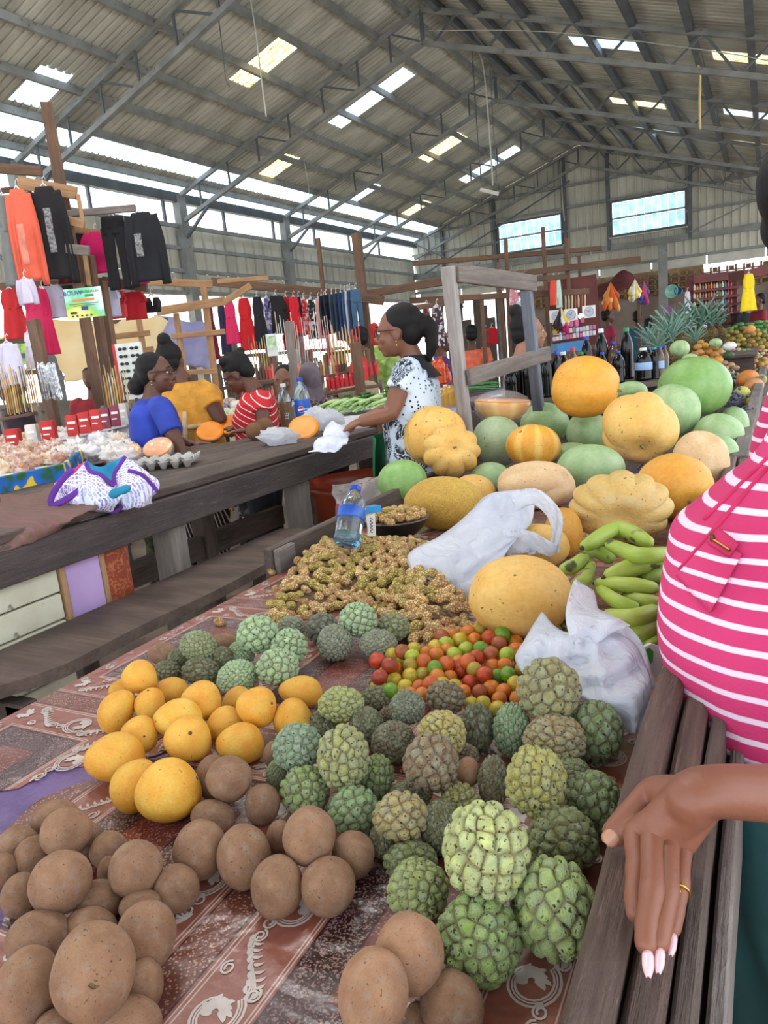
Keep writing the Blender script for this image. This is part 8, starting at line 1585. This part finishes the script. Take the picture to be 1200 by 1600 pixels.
# tub, towel and things under the middle table
tubm = mat('terracotta_plastic', (172, 70, 40), .35, (156, 60, 34), 5); c = Vector((-2.12, 3.78, .35)); tub = thing('plastic_tub', 'large terracotta plastic tub standing behind the middle table end', 'tub', (c.x, c.y, 0))
MB().lathe([(.30, 0), (.33, .52), (.36, .55), (.36, .59), (.345, .59), (.32, .53), (.28, .03), (1e-3, .03)], (c.x, c.y, .10), 40).build('body', tubm, tub, smooth=True); MB().lathe([(.28, 0), (.28, .12)], (c.x, c.y, 0), 24).build('foot', tubm, tub); MB().box((c.x+.12, c.y-.34, .56), (.16, .05, .03)).build('handle', tubm, tub)
tw = NT('floral_towel'); tw.base(tw.ramp(tw.noise(tw.coord(), 12, 3), (.42, s2l((128, 120, 118))), (.56, s2l((160, 152, 146))), (.6, s2l((130, 60, 64))))); tw.rough(.9); tw = tw.m
o = MB().grid(sheet_rows([wl_([(520, 758), (560, 750), (600, 742), (640, 740)], 3.2), wl_([(522, 775), (565, 770), (600, 762), (640, 755)], 3.1), wl_([(526, 815), (570, 815), (602, 800), (640, 790)], 3.05)], 12, 20, .02, 8), .004).build('towel', tw, smooth=True); tag(o, 'grey floral towel hung behind the clear water bottle', 'towel')
sb_ = lump('plastic_bag', 'dark sack with a silver patch on the floor under the middle table', 'sack', 400, 850, 50, 70, .0, mat('black_sack', (24, 22, 26), .4, (60, 60, 66), 4), 5, .3)
lump('silver_bag', 'shiny silver bag on the floor beside the dark sack', 'bag', 384, 850, 22, 46, .3, mat('silver_foil', (170, 176, 186), .25, (60, 62, 70), 20, metal=.8), 9, .4)
cdl = mat('white_paper_label', (226, 222, 216), .6); o = MB().grid(sheet_rows([wl_([(572, 806), (586, 802)], 2.2), wl_([(574, 838), (588, 838)], 2.2)], 4, 4, .004, 20), .002).build('paper_tag', cdl); tag(o, 'white paper tag with black scribble beside the steel bowl', 'label'); MB().tube(spline([W(578+(k%2)*4.5, 809+k*2.6, 2.193) for k in range(10)], 30), .0011, 4).build('scribble', blacki, o)
o = MB().bar(W(566, 798, 2.2), W(590, 794, 2.25), .03, .02).build('clip', mat('sky_blue_plastic', (60, 150, 214), .3)); tag(o, 'sky blue plastic clip between bottle and steel bowl', 'clip')
# hanging cords, hose and lamp under the roof
for P, r0, m, lab, d in (([(335, -20), (343, 40), (350, 100), (353, 125), (359, 135)], .012, steel_dk, 'dark frayed cord hanging top left', 7.5), ([(388, -20), (398, 40), (408, 120), (416, 182)], .018, pale, 'white rod hanging near the yellow roof light', 7.5), ([(748, 80), (756, 110), (764, 200), (770, 290)], .025, pale, 'white hose hanging from the first truss', 12), ([(738, 95), (742, 160), (752, 280)], .01, steel_dk, 'thin dark cord left of the white hose', 12), ([(1090, 100), (1094, 118), (1093, 160), (1094, 202)], .03, mat('cream_hose', (222, 206, 150), .5), 'cream hose hanging at the upper right', 12), ([(875, 220), (878, 300), (882, 345)], .02, pale, 'pale cable dropping beside the first gable window', 17), ([(1128, 240), (1130, 280), (1160, 290), (1190, 305)], .025, pale, 'bent pale conduit at the right of the gable', 16), ([(670, 48), (860, 50), (1100, 78), (1200, 95)], .012, pale, 'thin white line strung across the first truss', 11), ([(918, 330), (918, 360), (924, 400)], .02, pale, 'white conduit between the two gable windows', 18), ([(475, 252), (482, 290), (484, 330)], .012, pale, 'thin wire loop left of the second roof light', 12)):
    q0 = ray(*P[0]); k_ = SL if q0.x/q0.y > (XR/16) and P[0][0] > 660 else -SL; tt = (ZR-.12+k_*XR-HC)/(q0.z+k_*q0.x)
    top = CP+q0*tt; yy = 11.55 if P[0][0] == 670 else YG-.13 if P[0][1] > 215 and P[0][0] > 600 else top.y; S = spline([AY(a, b_, yy) for a, b_ in P], 16); o = MB().tube(S, r0*.6*yy/d*.9 if d > 8 else r0*.6, 6).build('rope', m, smooth=True); tag(o, lab, 'cord')
lp = thing('tube_lamp', 'short white tube lamp hung low before the gable', 'lamp', W(764, 300, 13)); beam('fitting', W(750, 296, 13), W(779, 303, 13), .08, .05, _whp, lp); MB().tube([W(750, 297.5, 12.95), W(779, 304.5, 12.95)], .018, 8).build('tube', _whp, lp)
for q in (W(752, 296, 13), W(777, 302, 13)): MB().tube([q, Vector((q.x, q.y, roofz(q.x)-.05))], .006, 5).build('suspension_wire', steel_dk, lp)

# ================================================================ labels: tell look-alikes in rows apart by where they stand
ORD = ['leftmost', 'second from the left', 'third from the left', 'fourth from the left', 'fifth from the left', 'sixth from the left', 'seventh from the left', 'eighth from the left', 'ninth from the left', 'tenth from the left', 'eleventh from the left', 'twelfth from the left']
bpy.context.view_layer.update(); by = {}
for o in COL.objects:
    if o.parent is None and o.get('label') and o.get('group'): by.setdefault(o['label'], []).append(o)
for lab, L in by.items():
    n = len(L)
    if n < 2 or n > 60: continue
    Q = sorted((P2(o.matrix_world.translation)[1], P2(o.matrix_world.translation)[0], i) for i, o in enumerate(L)); ysp = Q[-1][0]-Q[0][0]; xsp = max(q[1] for q in Q)-min(q[1] for q in Q)
    k = 1 if n <= 4 or ysp < .25*xsp and n <= 14 else max(2, min(4, math.ceil(n/11))) if n > 6 or ysp > .25*xsp else 1
    rows = [Q[round(n*i/k):round(n*(i+1)/k)] for i in range(k)]; nm = {1: [''], 2: ['upper row', 'lower row'], 3: ['upper row', 'middle row', 'lower row'], 4: ['top row', 'second row', 'third row', 'bottom row']}[k]
    for r_i, R in enumerate(rows):
        for j, (y, x, i) in enumerate(sorted(R, key=lambda q: q[1])):
            m_ = len(R); w_ = ORD[j] if j < 12 and j <= m_//2+1 else (ORD[m_-1-j].replace('left', 'right') if m_-1-j < 12 else ORD[11]); L[i]['label'] = (lab+', '+w_+(', '+nm[r_i] if nm[r_i] else ''))
